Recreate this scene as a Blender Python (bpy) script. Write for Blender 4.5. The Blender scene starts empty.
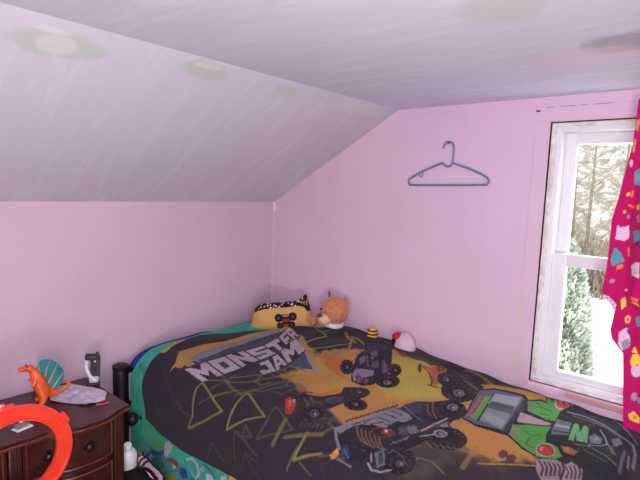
import bpy, bmesh, math, random
import numpy as np
from mathutils import Vector, Matrix, noise
random.seed(7); rng = np.random.default_rng(7)
S = bpy.context.scene
COL = S.collection
PI = math.pi

# ------------------------------------------------------------------ materials
def lin(c):
    return tuple(((x/255)/12.92 if x/255 <= .04045 else ((x/255+.055)/1.055)**2.4) for x in c)
def rgba(c): return (*lin(c), 1)
class N:
    """small node-graph helper"""
    def __init__(s, name):
        s.m = bpy.data.materials.new(name); s.m.use_nodes = True
        s.t = s.m.node_tree; s.b = s.t.nodes['Principled BSDF']; s.out = s.t.nodes['Material Output']
    def n(s, typ, **kw):
        x = s.t.nodes.new(typ)
        for k, v in kw.items(): setattr(x, k, v)
        return x
    def l(s, a, b): s.t.links.new(a, b)
    def set(s, node, **kw):
        for k, v in kw.items():
            i = node.inputs[k.replace('_', ' ')]
            if hasattr(v, 'is_output'): s.l(v, i)
            else: i.default_value = v
    def coord(s, which='Object'): return s.n('ShaderNodeTexCoord').outputs[which]
    def mapping(s, vec, loc=(0,0,0), rot=(0,0,0), scale=(1,1,1)):
        m = s.n('ShaderNodeMapping'); s.l(vec, m.inputs['Vector'])
        m.inputs['Location'].default_value = loc; m.inputs['Rotation'].default_value = rot; m.inputs['Scale'].default_value = scale
        return m.outputs['Vector']
    def noise(s, vec, scale, detail=4, rough=.55, dist=0):
        x = s.n('ShaderNodeTexNoise'); s.l(vec, x.inputs['Vector'])
        s.set(x, Scale=scale, Detail=detail, Roughness=rough, Distortion=dist); return x.outputs['Fac']
    def ramp(s, fac, stops):
        r = s.n('ShaderNodeValToRGB'); s.l(fac, r.inputs['Fac']); e = r.color_ramp.elements
        while len(e) < len(stops): e.new(.5)
        for q, (p, c) in zip(e, stops): q.position = p; q.color = c if len(c) == 4 else (*c, 1)
        return r.outputs['Color']
    def mix(s, fac, a, b, mode='MIX'):
        x = s.n('ShaderNodeMix', data_type='RGBA', blend_type=mode)
        for i, v in ((0, fac), (6, a), (7, b)):
            if hasattr(v, 'is_output'): s.l(v, x.inputs[i])
            else: x.inputs[i].default_value = v
        return x.outputs[2]
    def math(s, op, a, b=0, clamp=False):
        x = s.n('ShaderNodeMath', operation=op, use_clamp=clamp)
        for i, v in ((0, a), (1, b)):
            if hasattr(v, 'is_output'): s.l(v, x.inputs[i])
            else: x.inputs[i].default_value = v
        return x.outputs[0]
    def bump(s, h, strength=.2, dist=.01):
        x = s.n('ShaderNodeBump'); s.set(x, Strength=strength, Distance=dist, Height=h)
        s.l(x.outputs['Normal'], s.b.inputs['Normal'])
    def patch(s, vec, c, r, rot=(0,0,0), rag=.55, nscale=14, edge=.25):
        """ragged elliptical plaster patch: mask 0..1 around the point c with radii r"""
        p = s.mapping(s.mapping(vec, (-c[0], -c[1], -c[2])), (0,0,0), rot, (1/r[0], 1/r[1], 1/r[2]))
        d = s.n('ShaderNodeVectorMath', operation='LENGTH'); s.l(p, d.inputs[0])
        nz = s.noise(vec, nscale, 4, .65)
        v = s.math('ADD', d.outputs['Value'], s.math('MULTIPLY', s.math('SUBTRACT', nz, .5), rag*2))
        mr = s.n('ShaderNodeMapRange', interpolation_type='SMOOTHSTEP')
        s.set(mr, Value=v, From_Min=1.0+edge, From_Max=1.0-edge, To_Min=0.0, To_Max=1.0); return mr.outputs['Result']

def simple(name, c, rough=.6, spec=.4, var=.12, scale=30, bump=0, metal=0, emit=None, coat=0, sheen=0):
    k = N(name); o = k.coord()
    nz = k.noise(o, scale)
    a = rgba(tuple(max(0, x*(1-var)) for x in c)); b = rgba(tuple(min(255, x*(1+var)) for x in c))
    k.l(k.ramp(nz, [(.3, a), (.7, b)]), k.b.inputs['Base Color'])
    k.set(k.b, Roughness=rough, Metallic=metal)
    k.b.inputs['Specular IOR Level'].default_value = spec
    if coat: k.b.inputs['Coat Weight'].default_value = coat
    if sheen: k.b.inputs['Sheen Weight'].default_value = sheen
    if bump: k.bump(k.noise(o, scale*4), bump, .004)
    return k.m

def painted(name, rough=.95, spec=.1, bump=.15, bscale=300):
    """material that shows a woven / printed colour stored on the mesh"""
    k = N(name); a = k.n('ShaderNodeAttribute', attribute_name='print')
    nz = k.noise(k.coord(), 120, 3)
    c = k.mix(.18, a.outputs['Color'], k.ramp(nz, [(.3, (.25,.25,.25)), (.7, (1,1,1))]), 'MULTIPLY')
    k.l(c, k.b.inputs['Base Color']); k.set(k.b, Roughness=rough)
    k.b.inputs['Specular IOR Level'].default_value = spec
    k.b.inputs['Sheen Weight'].default_value = .08
    k.bump(k.noise(k.coord(), bscale, 2), bump, .003)
    return k.m

# ------------------------------------------------------------------ mesh helpers
def obj(name, bm, mat, parent=None, smooth=True, angle=40):
    me = bpy.data.meshes.new(name)
    if isinstance(bm, bmesh.types.BMesh):
        bmesh.ops.recalc_face_normals(bm, faces=bm.faces)
        bm.to_mesh(me); bm.free()
    else:
        me.from_pydata(*bm)
    for m in (mat if isinstance(mat, (list, tuple)) else [mat]): me.materials.append(m)
    if smooth:
        for p in me.polygons: p.use_smooth = True
        me.set_sharp_from_angle(angle=math.radians(angle))
    o = bpy.data.objects.new(name, me); COL.objects.link(o)
    if parent is not None:
        o.parent = parent; o.matrix_parent_inverse = Matrix.Identity(4)
    return o
def tag(o, label, cat, group=None, kind=None):
    o['label'] = label; o['category'] = cat
    if group: o['group'] = group
    if kind: o['kind'] = kind
    return o
def thing(name, label, cat, loc=(0,0,0), rotz=0, group=None):
    o = bpy.data.objects.new(name, None); COL.objects.link(o); o.location = loc; o.rotation_euler = (0,0,rotz)
    o.empty_display_size = .05
    return tag(o, label, cat, group)
def struct(name, bm, mat, parent=None, smooth=False):
    o = obj(name, bm, mat, parent, smooth)
    if parent is None: o['kind'] = 'structure'
    return o
def new(): return bmesh.new()
def box(bm, x0, x1, y0, y1, z0, z1, bev=0, seg=2, M=None):
    r = bmesh.ops.create_cube(bm, size=1)['verts']
    T = Matrix.Translation(((x0+x1)/2, (y0+y1)/2, (z0+z1)/2)) @ Matrix.Diagonal((abs(x1-x0), abs(y1-y0), abs(z1-z0), 1))
    if bev:
        b2 = bmesh.new(); bmesh.ops.create_cube(b2, size=1); bmesh.ops.transform(b2, matrix=T, verts=b2.verts)
        bmesh.ops.bevel(b2, geom=b2.edges[:], offset=bev, segments=seg, affect='EDGES', profile=.5)
        if M is not None: bmesh.ops.transform(b2, matrix=M, verts=b2.verts)
        bmesh.ops.delete(bm, geom=r, context='VERTS'); join(bm, b2); return
    if M is not None: T = M @ T
    bmesh.ops.transform(bm, matrix=T, verts=r)
def join(bm, b2):
    me = bpy.data.meshes.new('tmp'); b2.to_mesh(me); b2.free(); bm.from_mesh(me); bpy.data.meshes.remove(me)
def prism(bm, pts, h, M=None):
    """polygon pts (x,y) extruded from z=0 to z=h"""
    lo = [bm.verts.new((x, y, 0)) for x, y in pts]; hi = [bm.verts.new((x, y, h)) for x, y in pts]
    bm.faces.new(lo[::-1]); bm.faces.new(hi); n = len(pts)
    for i in range(n): bm.faces.new((lo[i], lo[(i+1) % n], hi[(i+1) % n], hi[i]))
    if M is not None: bmesh.ops.transform(bm, matrix=M, verts=lo+hi)
def lathe(bm, prof, seg=24, M=None):
    rings = []; vs = []
    for r, z in prof:
        if r < 1e-6: v = [bm.verts.new((0, 0, z))]
        else: v = [bm.verts.new((r*math.cos(2*PI*i/seg), r*math.sin(2*PI*i/seg), z)) for i in range(seg)]
        rings.append(v); vs += v
    for a, b in zip(rings, rings[1:]):
        for i in range(seg):
            j = (i+1) % seg
            if len(a) == 1 and len(b) == 1: continue
            if len(a) == 1: bm.faces.new((a[0], b[i], b[j]))
            elif len(b) == 1: bm.faces.new((a[i], a[j], b[0]))
            else: bm.faces.new((a[i], a[j], b[j], b[i]))
    if len(rings[0]) > 1: bm.faces.new(rings[0][::-1])
    if len(rings[-1]) > 1: bm.faces.new(rings[-1])
    if M is not None: bmesh.ops.transform(bm, matrix=M, verts=vs)
def tube(bm, pts, r, seg=10, closed=False, cap=True):
    pts = [Vector(p) for p in pts]; n = len(pts); rr = r if isinstance(r, (list, tuple)) else [r]*n
    rings = []; up = None
    for i, p in enumerate(pts):
        a = pts[(i-1) % n] if (closed or i > 0) else p; b = pts[(i+1) % n] if (closed or i < n-1) else p
        t = (b-a).normalized()
        if up is None: up = t.orthogonal().normalized()
        up = (up - t*up.dot(t)); up = up.normalized() if up.length > 1e-6 else t.orthogonal().normalized()
        s = t.cross(up)
        rings.append([bm.verts.new(p + (up*math.cos(2*PI*k/seg) + s*math.sin(2*PI*k/seg))*rr[i]) for k in range(seg)])
    m = n if closed else n-1
    for i in range(m):
        a, b = rings[i], rings[(i+1) % n]
        if closed and i == n-1:      # find best twist
            best = min(range(seg), key=lambda s_: (a[0].co-b[s_].co).length); b = b[best:]+b[:best]
        for k in range(seg): bm.faces.new((a[k], a[(k+1) % seg], b[(k+1) % seg], b[k]))
    if cap and not closed: bm.faces.new(rings[0][::-1]); bm.faces.new(rings[-1])
def smooth_path(pts, n=6):
    """Catmull-Rom through pts"""
    P = [Vector(p) for p in pts]; P = [2*P[0]-P[1]] + P + [2*P[-1]-P[-2]]; out = []
    for i in range(1, len(P)-2):
        for k in range(n):
            t = k/n; a, b, c, d = P[i-1:i+3]
            out.append(.5*((2*b)+(c-a)*t+(2*a-5*b+4*c-d)*t*t+(3*b-a-3*c+d)*t**3))
    return out+[P[-2]]
def ball(bm, c, r, M=None, u=20, v=14):
    q = bmesh.ops.create_uvsphere(bm, u_segments=u, v_segments=v, radius=1)['verts']
    rr = r if isinstance(r, (tuple, list)) else (r, r, r)
    T = Matrix.Translation(c) @ (M if M is not None else Matrix.Identity(4)) @ Matrix.Diagonal((*rr, 1))
    bmesh.ops.transform(bm, matrix=T, verts=q)
def skin(name, verts, edges, radii, mat, parent=None, sub=2):
    """one continuous tapering body grown over a skeleton"""
    me = bpy.data.meshes.new(name); me.from_pydata(verts, edges, []); o = bpy.data.objects.new(name, me); COL.objects.link(o)
    m = o.modifiers.new('skin', 'SKIN'); m.use_smooth_shade = True
    for i, r in enumerate(radii):
        rr = r if isinstance(r, tuple) else (r, r); me.skin_vertices[0].data[i].radius = rr
    me.skin_vertices[0].data[0].use_root = True
    s = o.modifiers.new('sub', 'SUBSURF'); s.levels = sub; s.render_levels = sub
    dg = bpy.context.evaluated_depsgraph_get(); ev = bpy.data.meshes.new_from_object(o.evaluated_get(dg))
    bpy.data.objects.remove(o); bpy.data.meshes.remove(me)
    ev.name = name; ev.materials.clear(); ev.materials.append(mat)
    for p in ev.polygons: p.use_smooth = True
    q = bpy.data.objects.new(name, ev); COL.objects.link(q)
    if parent is not None: q.parent = parent; q.matrix_parent_inverse = Matrix.Identity(4)
    return q

# ------------------------------------------------------------------ camera (room corner is the origin; +x to the window wall, +y to the knee wall)
CAM = (-1.9967, -2.0939, 1.7761); YAW, PITCH, ROLL, FPX = .712, -.109, .037, 484.3
f = Vector((math.cos(PITCH)*math.cos(YAW), math.cos(PITCH)*math.sin(YAW), math.sin(PITCH)))
r = Vector((math.sin(YAW), -math.cos(YAW), 0)); u = r.cross(f)
c_, s_ = math.cos(ROLL), math.sin(ROLL); r2 = r*c_+u*s_; u2 = u*c_-r*s_
cam = bpy.data.cameras.new('camera'); co = bpy.data.objects.new('camera', cam); COL.objects.link(co)
cam.sensor_width = 36; cam.lens = FPX/640*36; cam.clip_start = .02; cam.clip_end = 400
mw = Matrix((r2, u2, -f)).transposed().to_4x4(); mw.translation = CAM; co.matrix_world = mw
S.camera = co

# ------------------------------------------------------------------ room shell
KNEE, RUN, CEIL = 1.678, .832, 2.15
XL, YB = -3.6, -3.5
WY0, WY1, WZ0, WZ1 = -2.34, -1.513, 1.031, 2.055      # window hole in the wall x = 0

def wall_mat(name, base, var, patches=()):
    k = N(name); o = k.coord()
    big = k.noise(o, 1.6, 4, .6); strk = k.noise(k.mapping(o, scale=(6, 6, .8)), 3, 4, .6)
    c = k.ramp(big, [(.3, rgba(tuple(x*(1-var) for x in base))), (.7, rgba(tuple(min(255, x*(1+var*.6)) for x in base)))])
    c = k.mix(k.math('MULTIPLY', strk, .25), c, rgba(tuple(min(255, x*1.07) for x in base)))
    for (p, rr, col, amt, rag) in patches:
        m = k.math('MULTIPLY', k.patch(o, p, rr, rag=rag), amt); c = k.mix(m, c, rgba(col))
    k.l(c, k.b.inputs['Base Color']); k.set(k.b, Roughness=.62); k.b.inputs['Specular IOR Level'].default_value = .25
    k.bump(k.math('ADD', k.noise(o, 45, 3), k.noise(k.mapping(o, scale=(60, 60, 6)), 3, 2)), .18, .004)
    return k.m
PINK = (209, 181, 202)
M_wall = wall_mat('pink_wall_paint', PINK, .025, [
    ((0, -.452, 1.2), (.02, .008, .018), (120, 80, 110), .9, .5),
    ((0, -1.463, 1.12), (.05, .03, .10), (196, 186, 180), .55, .9),
    ((0, -1.46, 1.30), (.05, .02, .10), (200, 190, 186), .45, .9),
    ((0, 0, 1.65), (.02, .03, .03), (235, 205, 228), .8, .6)])
M_knee = wall_mat('pink_knee_wall_paint', (198, 172, 191), .03)

def ceiling_mat(name, base, dark, light, streak_rot, streak_scale, patches, circle=None):
    k = N(name); o = k.coord()
    v = k.mapping(o, rot=streak_rot, scale=streak_scale)
    st = k.noise(v, 3.2, 5, .62, .4); big = k.noise(o, 1.3, 3, .5)
    c = k.ramp(big, [(.3, rgba(dark)), (.68, rgba(base))])
    c = k.mix(k.ramp(st, [(.5, (0,0,0)), (.72, (.75,.75,.75))]), c, rgba(light))
    for (p, rr, rot, col, amt, rag) in patches:
        m = k.math('MULTIPLY', k.patch(o, p, rr, rot, rag=rag, nscale=9), amt); c = k.mix(m, c, rgba(col))
    k.l(c, k.b.inputs['Base Color']); k.set(k.b, Roughness=.55); k.b.inputs['Specular IOR Level'].default_value = .35
    k.bump(k.math('ADD', st, k.math('MULTIPLY', k.noise(o, 60, 3), .35)), .14, .006)
    return k.m
GREY = (180, 188, 182)
M_slope = ceiling_mat('sloped_ceiling_paint', (199, 195, 206), (191, 185, 199), (208, 203, 214), (0, .0, -.5), (9, .8, .8), [
    ((-1.475, -.757, 2.107), (.105, .05, .05), (0,0,.2), GREY, .95, .8),
    ((-1.485, -.755, 2.106), (.05, .035, .035), (0,0,0), (206, 206, 202), .7, .1),
    ((-1.06, -.785, 2.121), (.085, .038, .038), (0,0,0), (180, 188, 180), .9, .8),
    ((-.70, -.788, 2.124), (.06, .03, .03), (0,0,0), (182, 188, 182), .85, .8),
    ((-1.51, -.795, 2.129), (.04, .010, .010), (0,0,0), (226, 222, 226), .4, .8), ((-1.06, -.805, 2.135), (.045, .010, .010), (0,0,0), (222, 220, 220), .4, .9),
    ((-.24, -.80, 2.132), (.16, .05, .05), (0,0,0), (206, 200, 200), .6, .7)])
M_ceil = ceiling_mat('ceiling_paint', (212, 216, 229), (203, 202, 218), (224, 229, 239), (0, 0, .14), (7, .8, 1), [
    ((-.99, -1.69, CEIL), (.08, .09, .1), (0,0,0), (200, 200, 194), .7, .6),
    ((-.60, -1.86, CEIL), (.085, .13, .1), (0,0,0), (158, 146, 154), .8, .6),
    ((-.52, -1.74, CEIL), (.10, .14, .1), (0,0,0), (222, 206, 214), .6, .7)])


def quad_slab(name, pts, mat, thick):
    """flat slab: inner face pts, pushed outward by the vector thick"""
    bm = new(); a = [bm.verts.new(p) for p in pts]; t = Vector(thick); b = [bm.verts.new(Vector(p)+t) for p in pts]
    bm.faces.new(a); bm.faces.new(b[::-1]); n = len(pts)
    for i in range(n): bm.faces.new((a[i], b[i], b[(i+1) % n], a[(i+1) % n]))
    return struct(name, bm, mat)
T = .14
kf = N('wood_floor_boards'); o_ = kf.coord(); br = kf.n('ShaderNodeTexBrick'); kf.l(kf.mapping(o_, rot=(0,0,PI/2)), br.inputs['Vector'])
kf.set(br, Scale=1, Mortar_Size=.003); br.inputs['Color1'].default_value = rgba((120,84,58)); br.inputs['Color2'].default_value = rgba((98,66,45)); br.inputs['Mortar'].default_value = rgba((40,28,20))
br.inputs['Brick Width'].default_value = 1.1; br.inputs['Row Height'].default_value = .09
kf.l(kf.mix(.35, br.outputs['Color'], kf.ramp(kf.noise(kf.mapping(o_, scale=(20,1.5,1)), 4), [(.3,(.4,.4,.4)),(.7,(1,1,1))]), 'MULTIPLY'), kf.b.inputs['Base Color']); kf.set(kf.b, Roughness=.45)
quad_slab('floor', [(XL-T, YB-T, 0), (T, YB-T, 0), (T, T, 0), (XL-T, T, 0)], kf.m, (0, 0, -.12))
quad_slab('wall_back', [(XL, 0, 0), (0, 0, 0), (0, 0, KNEE), (XL, 0, KNEE)], M_knee, (0, T, 0))
quad_slab('ceiling_slope', [(XL, 0, KNEE), (0, 0, KNEE), (0, -RUN, CEIL), (XL, -RUN, CEIL)], M_slope, (0, .05, .1))
quad_slab('ceiling', [(XL, -RUN, CEIL), (0, -RUN, CEIL), (0, YB, CEIL), (XL, YB, CEIL)], M_ceil, (0, 0, .12))
quad_slab('wall_left', [(XL, YB, 0), (XL, 0, 0), (XL, 0, KNEE), (XL, -RUN, CEIL), (XL, YB, CEIL)], M_wall, (-T, 0, 0))
quad_slab('wall_front', [(XL, YB, 0), (0, YB, 0), (0, YB, CEIL), (XL, YB, CEIL)], M_wall, (0, -T, 0))
# window wall: gable outline with a rectangular hole, cut in pieces that share edges
bm = new()
def face_x(x, pts): return bm.faces.new([bm.verts.new((x, y, z)) for y, z in pts])
for x in (0, T):
    face_x(x, [(YB, 0), (WY0, 0), (WY0, CEIL), (YB, CEIL)])
    face_x(x, [(WY0, 0), (WY1, 0), (WY1, WZ0), (WY0, WZ0)])
    face_x(x, [(WY0, WZ1), (WY1, WZ1), (WY1, CEIL), (WY0, CEIL)])
    face_x(x, [(WY1, 0), (0, 0), (0, KNEE), (-RUN, CEIL), (WY1, CEIL)])
ring = [(WY0, WZ0), (WY1, WZ0), (WY1, WZ1), (WY0, WZ1)]
for (a, b), (c, d) in zip(ring, ring[1:]+ring[:1]): bm.faces.new([bm.verts.new(p) for p in ((0, a, b), (0, c, d), (T, c, d), (T, a, b))])
outl = [(YB, 0), (0, 0), (0, KNEE), (-RUN, CEIL), (YB, CEIL)]
for (a, b), (c, d) in zip(outl, outl[1:]+outl[:1]): bm.faces.new([bm.verts.new(p) for p in ((0, a, b), (0, c, d), (T, c, d), (T, a, b))])
bmesh.ops.remove_doubles(bm, verts=bm.verts, dist=1e-5)
struct('wall_right', bm, M_wall)
# baseboards
M_trim = simple('pink_trim_paint', (212, 186, 206), .5, .35, .03, 12)
for nm, b in (('baseboard_back', (XL, -.02, -.015, 0)), ('baseboard_right', (-.015, 0, YB, -.02))):
    bm = new(); box(bm, b[0], b[1], b[2], b[3], 0, .11, .003); struct(nm, bm, M_trim)
# thin raised seam of paint along the corner
bm = new(); tube(bm, [(-.001, -.001, 0), (-.001, -.001, KNEE)], .004, 6); struct('trim_1', bm, M_wall)

# ------------------------------------------------------------------ window
def worn_mat():
    k = N('worn_pink_sill_paint'); o = k.coord()
    m = k.ramp(k.noise(k.mapping(o, scale=(1, 1, 2)), 9, 5, .7), [(.52, (0,0,0)), (.6, (1,1,1))])
    m2 = k.patch(o, (-.02, -1.74, 1.02), (.05, .10, .05), rag=.5, nscale=20)
    c = k.mix(k.math('MULTIPLY', m, .0), rgba((222,184,213)), rgba((205,190,180)))
    c = k.mix(k.math('MULTIPLY', m2, .75), c, rgba((178,128,118)))
    k.l(c, k.b.inputs['Base Color']); k.set(k.b, Roughness=.55); return k.m
M_dark = simple('dark_crack', (60, 42, 52), .9, .1, .2, 40)
# flush casing boards, painted over, with a dark crack where they meet the vinyl
CW = .055
bm = new(); box(bm, -.003, .003, WY1+.004, WY1+CW, WZ0-.001, WZ1+.0035, .0012); box(bm, -.003, .003, WY0-CW, WY0-.004, WZ0-.001, WZ1+.0035, .0012)
box(bm, -.003, .003, WY0-CW, WY1+CW, WZ1+.004, WZ1+CW, .0012); struct('trim_2', bm, M_wall)
bm = new(); box(bm, -.0034, -.0028, WY1+CW-.014, WY1+CW+.001, WZ1+CW-.014, WZ1+CW-.008); [box(bm, -.0034, -.0028, a-l, a, WZ1+CW-.0006, WZ1+CW+.0006) for a, l in ((WY1+.02, .03), (WY1-.03, .05), (WY1-.10, .02), (WY1-.14, .06))]; struct('trim_5', bm, M_dark)
bm = new(); box(bm, -.014, .05, WY0-CW-.02, WY1+.0, WZ0-.026, WZ0-.001, .004); struct('trim_3', bm, worn_mat())
bm = new(); box(bm, -.010, .004, WY0-CW, WY1+CW*.3, WZ0-.085, WZ0-.026, .003); struct('trim_4', bm, M_trim)
M_vinyl = simple('white_vinyl', (222, 223, 228), .35, .5, .012, 8)
M_grime = simple('grimy_stop_wood', (214, 210, 206), .6, .3, .10, 26)
kg = N('window_glass'); tr = kg.n('ShaderNodeBsdfTransparent'); gl = kg.n('ShaderNodeBsdfGlossy'); gl.inputs['Roughness'].default_value = .02
tr.inputs['Color'].default_value = (.96, .97, .97, 1)
mxs = kg.n('ShaderNodeMixShader'); mxs.inputs[0].default_value = .05; kg.l(tr.outputs[0], mxs.inputs[1]); kg.l(gl.outputs[0], mxs.inputs[2]); kg.l(mxs.outputs[0], kg.out.inputs['Surface'])
M_glass = kg.m
win = bpy.data.objects.new('window_1', None); COL.objects.link(win); win['kind'] = 'structure'; win.location = (0, (WY0+WY1)/2, WZ0)
wl = win.location
def frame_bm(x0, x1, y0, y1, z0, z1, w, wb=None, wt=None, bev=.003):
    wb = w if wb is None else wb; wt = w if wt is None else wt
    b = new()
    for q in ((y0, y0+w, z0, z1), (y1-w, y1, z0, z1)): box(b, x0, x1, q[0], q[1], q[2], q[3], bev)
    box(b, x0, x1, y0+w*.98, y1-w*.98, z0, z0+wb, bev); box(b, x0, x1, y0+w*.98, y1-w*.98, z1-wt, z1, bev)
    bmesh.ops.translate(b, vec=-Vector(wl), verts=b.verts); return b
def wpart(name, b, m): return obj(name, b, m, win, True, 30)
wpart('crack', frame_bm(.0, .012, WY0+.0005, WY1-.0005, WZ0+.0005, WZ1-.0005, .0045, .001, .004, 0), M_dark)
wpart('stop', frame_bm(.004, .05, WY0+.004, WY1-.004, WZ0+.001, WZ1-.004, .017, .010, .015), M_grime)
wpart('window_frame', frame_bm(.018, .125, WY0+.018, WY1-.018, WZ0+.008, WZ1-.017, .022, .018, .020), M_vinyl)
ZM = 1.53      # meeting rail
us = wpart('upper_sash', frame_bm(.078, .112, WY0+.038, WY1-.038, ZM-.03, WZ1-.036, .042, .042, .042), M_vinyl)
ls = wpart('lower_sash', frame_bm(.040, .074, WY0+.038, WY1-.038, WZ0+.022, ZM+.022, .052, .032, .045), M_vinyl)
for par, x, z0, z1 in ((us, .095, ZM, WZ1-.07), (ls, .057, WZ0+.04, ZM-.01)):
    b = new(); box(b, x-.002, x+.002, WY0+.07, WY1-.07, z0, z1); bmesh.ops.translate(b, vec=-Vector(wl), verts=b.verts)
    obj('pane', b, M_glass, par, False)
b = new(); box(b, .036, .044, (WY0+WY1)/2-.04, (WY0+WY1)/2+.04, ZM+.022, ZM+.036, .003); bmesh.ops.translate(b, vec=-Vector(wl), verts=b.verts)
obj('lock', b, M_vinyl, ls)

# ------------------------------------------------------------------ outside: snow, an evergreen by the house, bare woods
GZ = -2.6
M_snow = simple('snow', (244, 246, 250), .8, .2, .02, .4)
nb = 40; vs = []; fs = []
for i in range(nb+1):
    for j in range(nb+1):
        x = .6+i/nb*60; y = -25+j/nb*70
        vs.append((x, y, GZ + .06*noise.noise((x*.5, y*.5, 0)) + max(0, x-22)*.10))
for i in range(nb):
    for j in range(nb): a = i*(nb+1)+j; fs.append((a, a+nb+1, a+nb+2, a+1))
g = obj('ground', (vs, [], fs), M_snow); g['kind'] = 'structure'
def ground_z(x): return GZ + max(0, x-22)*.10
M_bark = simple('pale_winter_bark', (116, 106, 92), .9, .1, .2, 6)
M_twig = simple('pale_winter_twigs', (142, 130, 110), .9, .1, .25, 3)
M_brush = simple('dry_brush', (124, 112, 92), .9, .1, .25, 2)
M_ever = simple('washed_out_evergreen', (176, 184, 164), .8, .2, .3, 3)  # green paled in the base colour to imitate the overexposed, washed-out view
def bare_tree(x, y, h, seed, label):
    R_ = random.Random(seed); zg = ground_z(x)-.1
    t = thing('bare_tree', label, 'tree', (x, y, zg), 0, 'bare trees beyond the snow')
    tb, bb = new(), new(); top = Vector((R_.uniform(-.5, .5), R_.uniform(-.5, .5), h))
    path = smooth_path([(0,0,0), (R_.uniform(-.15,.15), R_.uniform(-.15,.15), h*.35), top*.7+Vector((0,0,0)), top], 4)
    tube(tb, path, [.13*(1-.85*i/(len(path)-1)) for i in range(len(path))], 7)
    def branch(p, d, L, r_, lev):
        q = p + d*L*.5 + Vector((R_.uniform(-.1,.1), R_.uniform(-.1,.1), R_.uniform(0,.12)))*L; e = q + (d+Vector((0,0,.25))).normalized()*L*.5
        tube(bb, [p, q, e], [r_, r_*.7, r_*.35], 3, cap=False)
        if lev == 0: return
        for k in range(4 if lev > 1 else 5):
            w = R_.uniform(.3, 1); s = p.lerp(q, w*2) if w < .5 else q.lerp(e, w*2-1)
            dd = (d + Vector((R_.gauss(0,.65), R_.gauss(0,.65), R_.gauss(.15,.5)))).normalized()
            branch(s, dd, L*R_.uniform(.4, .62), r_*.55, lev-1)
    for k in range(34):
        w = .10+.88*k/33; i = w*(len(path)-1); p = path[int(i)].lerp(path[min(len(path)-1, int(i)+1)], i-int(i))
        a = R_.uniform(0, 2*PI); d = Vector((math.cos(a), math.sin(a), R_.uniform(.1, .8))).normalized()
        branch(p, d, h*(.135-.07*w)*R_.uniform(.75, 1.05), .04*(1-.6*w), 2)
    obj('trunk', tb, M_bark, t); obj('branches', bb, M_twig, t, False)
TR = [(23.4, 3.2, 7.6), (26.4, 1.4, 8.4), (26.6, 4.6, 8.6), (29.6, 3.0, 9), (30, 6.2, 9), (24, 6.6, 8), (23.6, -.4, 8), (27, 8.4, 8.6), (27, -2.4, 8.6), (29.9, -.2, 9)]
for i, (x, y, h) in enumerate(TR): bare_tree(x, y, h, 100+i, 'pale bare winter tree in the woods beyond the snowy yard outside the window')
bb = new(); R_ = random.Random(5)
for k in range(2600):
    x = R_.uniform(21.3, 27); y = R_.uniform(-4, 11); z = ground_z(x); L = R_.uniform(.8, 2.6)
    a = R_.uniform(0, 2*PI); d = Vector((math.cos(a)*.45, math.sin(a)*.45, 1))*L
    tube(bb, [(x, y, z), Vector((x, y, z))+d*.5, Vector((x, y, z))+d+Vector((R_.uniform(-.3,.3), R_.uniform(-.3,.3), 0))], [.025, .018, .006], 3, cap=False)
tag(obj('underbrush', bb, M_brush, None, False), 'tangle of dry brush along the edge of the woods outside the window', 'brush', kind='stuff')
def evergreen(x, y, h, rad, seed, label, group=None):
    R_ = random.Random(seed); zg = ground_z(x)-.05
    t = thing('evergreen_tree', label, 'tree', (x, y, zg), 0, group)
    tb = new(); tube(tb, [(0,0,0), (0,0,h*.8)], [.09, .03], 7); obj('trunk', tb, M_bark, t)
    fb = new()
    for k in range(7000):
        z = h*(R_.random()**.9)*.98+.05; rr = rad*min(1, max(0, 1-z/h)**.45*1.05, .5+z/h*4)*R_.uniform(.72, 1.05); a = R_.uniform(0, 2*PI)
        c = Vector((rr*math.cos(a), rr*math.sin(a), z)); d = Vector((math.cos(a), math.sin(a), R_.uniform(.3, 1.6))).normalized(); s = d.orthogonal().normalized()
        s.rotate(Matrix.Rotation(R_.uniform(0, PI), 3, d)); L = R_.uniform(.07, .15); w = L*.3
        v = [fb.verts.new(c-d*.08), fb.verts.new(c+d*L*.4+s*w), fb.verts.new(c+d*L), fb.verts.new(c+d*L*.4-s*w)]; fb.faces.new(v)
    obj('foliage', fb, M_ever, t, False)
evergreen(9, .50, 3.2, .62, 3, 'tall narrow evergreen standing in the snow close outside the left of the window')
evergreen(22.6, 3.9, 2.4, 1.0, 4, 'low rounded evergreen at the edge of the bare woods outside')

# the wooded hill behind
kh2 = N('distant_bare_woods'); o_ = kh2.coord()
tw = kh2.noise(kh2.mapping(o_, scale=(1, 1, .45)), 1.6, 6, .7, .6); tw2 = kh2.noise(o_, .25, 3)
c = kh2.ramp(tw, [(.36, rgba((88, 80, 68))), (.5, rgba((128, 119, 102))), (.6, rgba((196, 190, 182)))])
c = kh2.mix(kh2.math('MULTIPLY', tw2, .25), c, rgba((134, 124, 106))); kh2.l(c, kh2.b.inputs['Base Color']); kh2.set(kh2.b, Roughness=1)
vs = []; fs = []; na, nb2 = 60, 34
for i in range(na+1):
    for j in range(nb2+1):
        y = -25+i/na*70; k = j/nb2; x = 31+k*16
        vs.append((x+1.2*noise.noise((y*.4, k*6, 3)), y, GZ+.8+k**.8*(8.4+1.3*noise.noise((y*.22, 1, 0))+.8*noise.noise((y*.9, 5, 0)))+.9*noise.noise((y*.7, k*9, 7))*k))
for i in range(na):
    for j in range(nb2): a = i*(nb2+1)+j; fs.append((a, a+nb2+1, a+nb2+2, a+1))
hl = obj('hillside', (vs, [], fs), kh2.m); hl['kind'] = 'structure'

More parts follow.
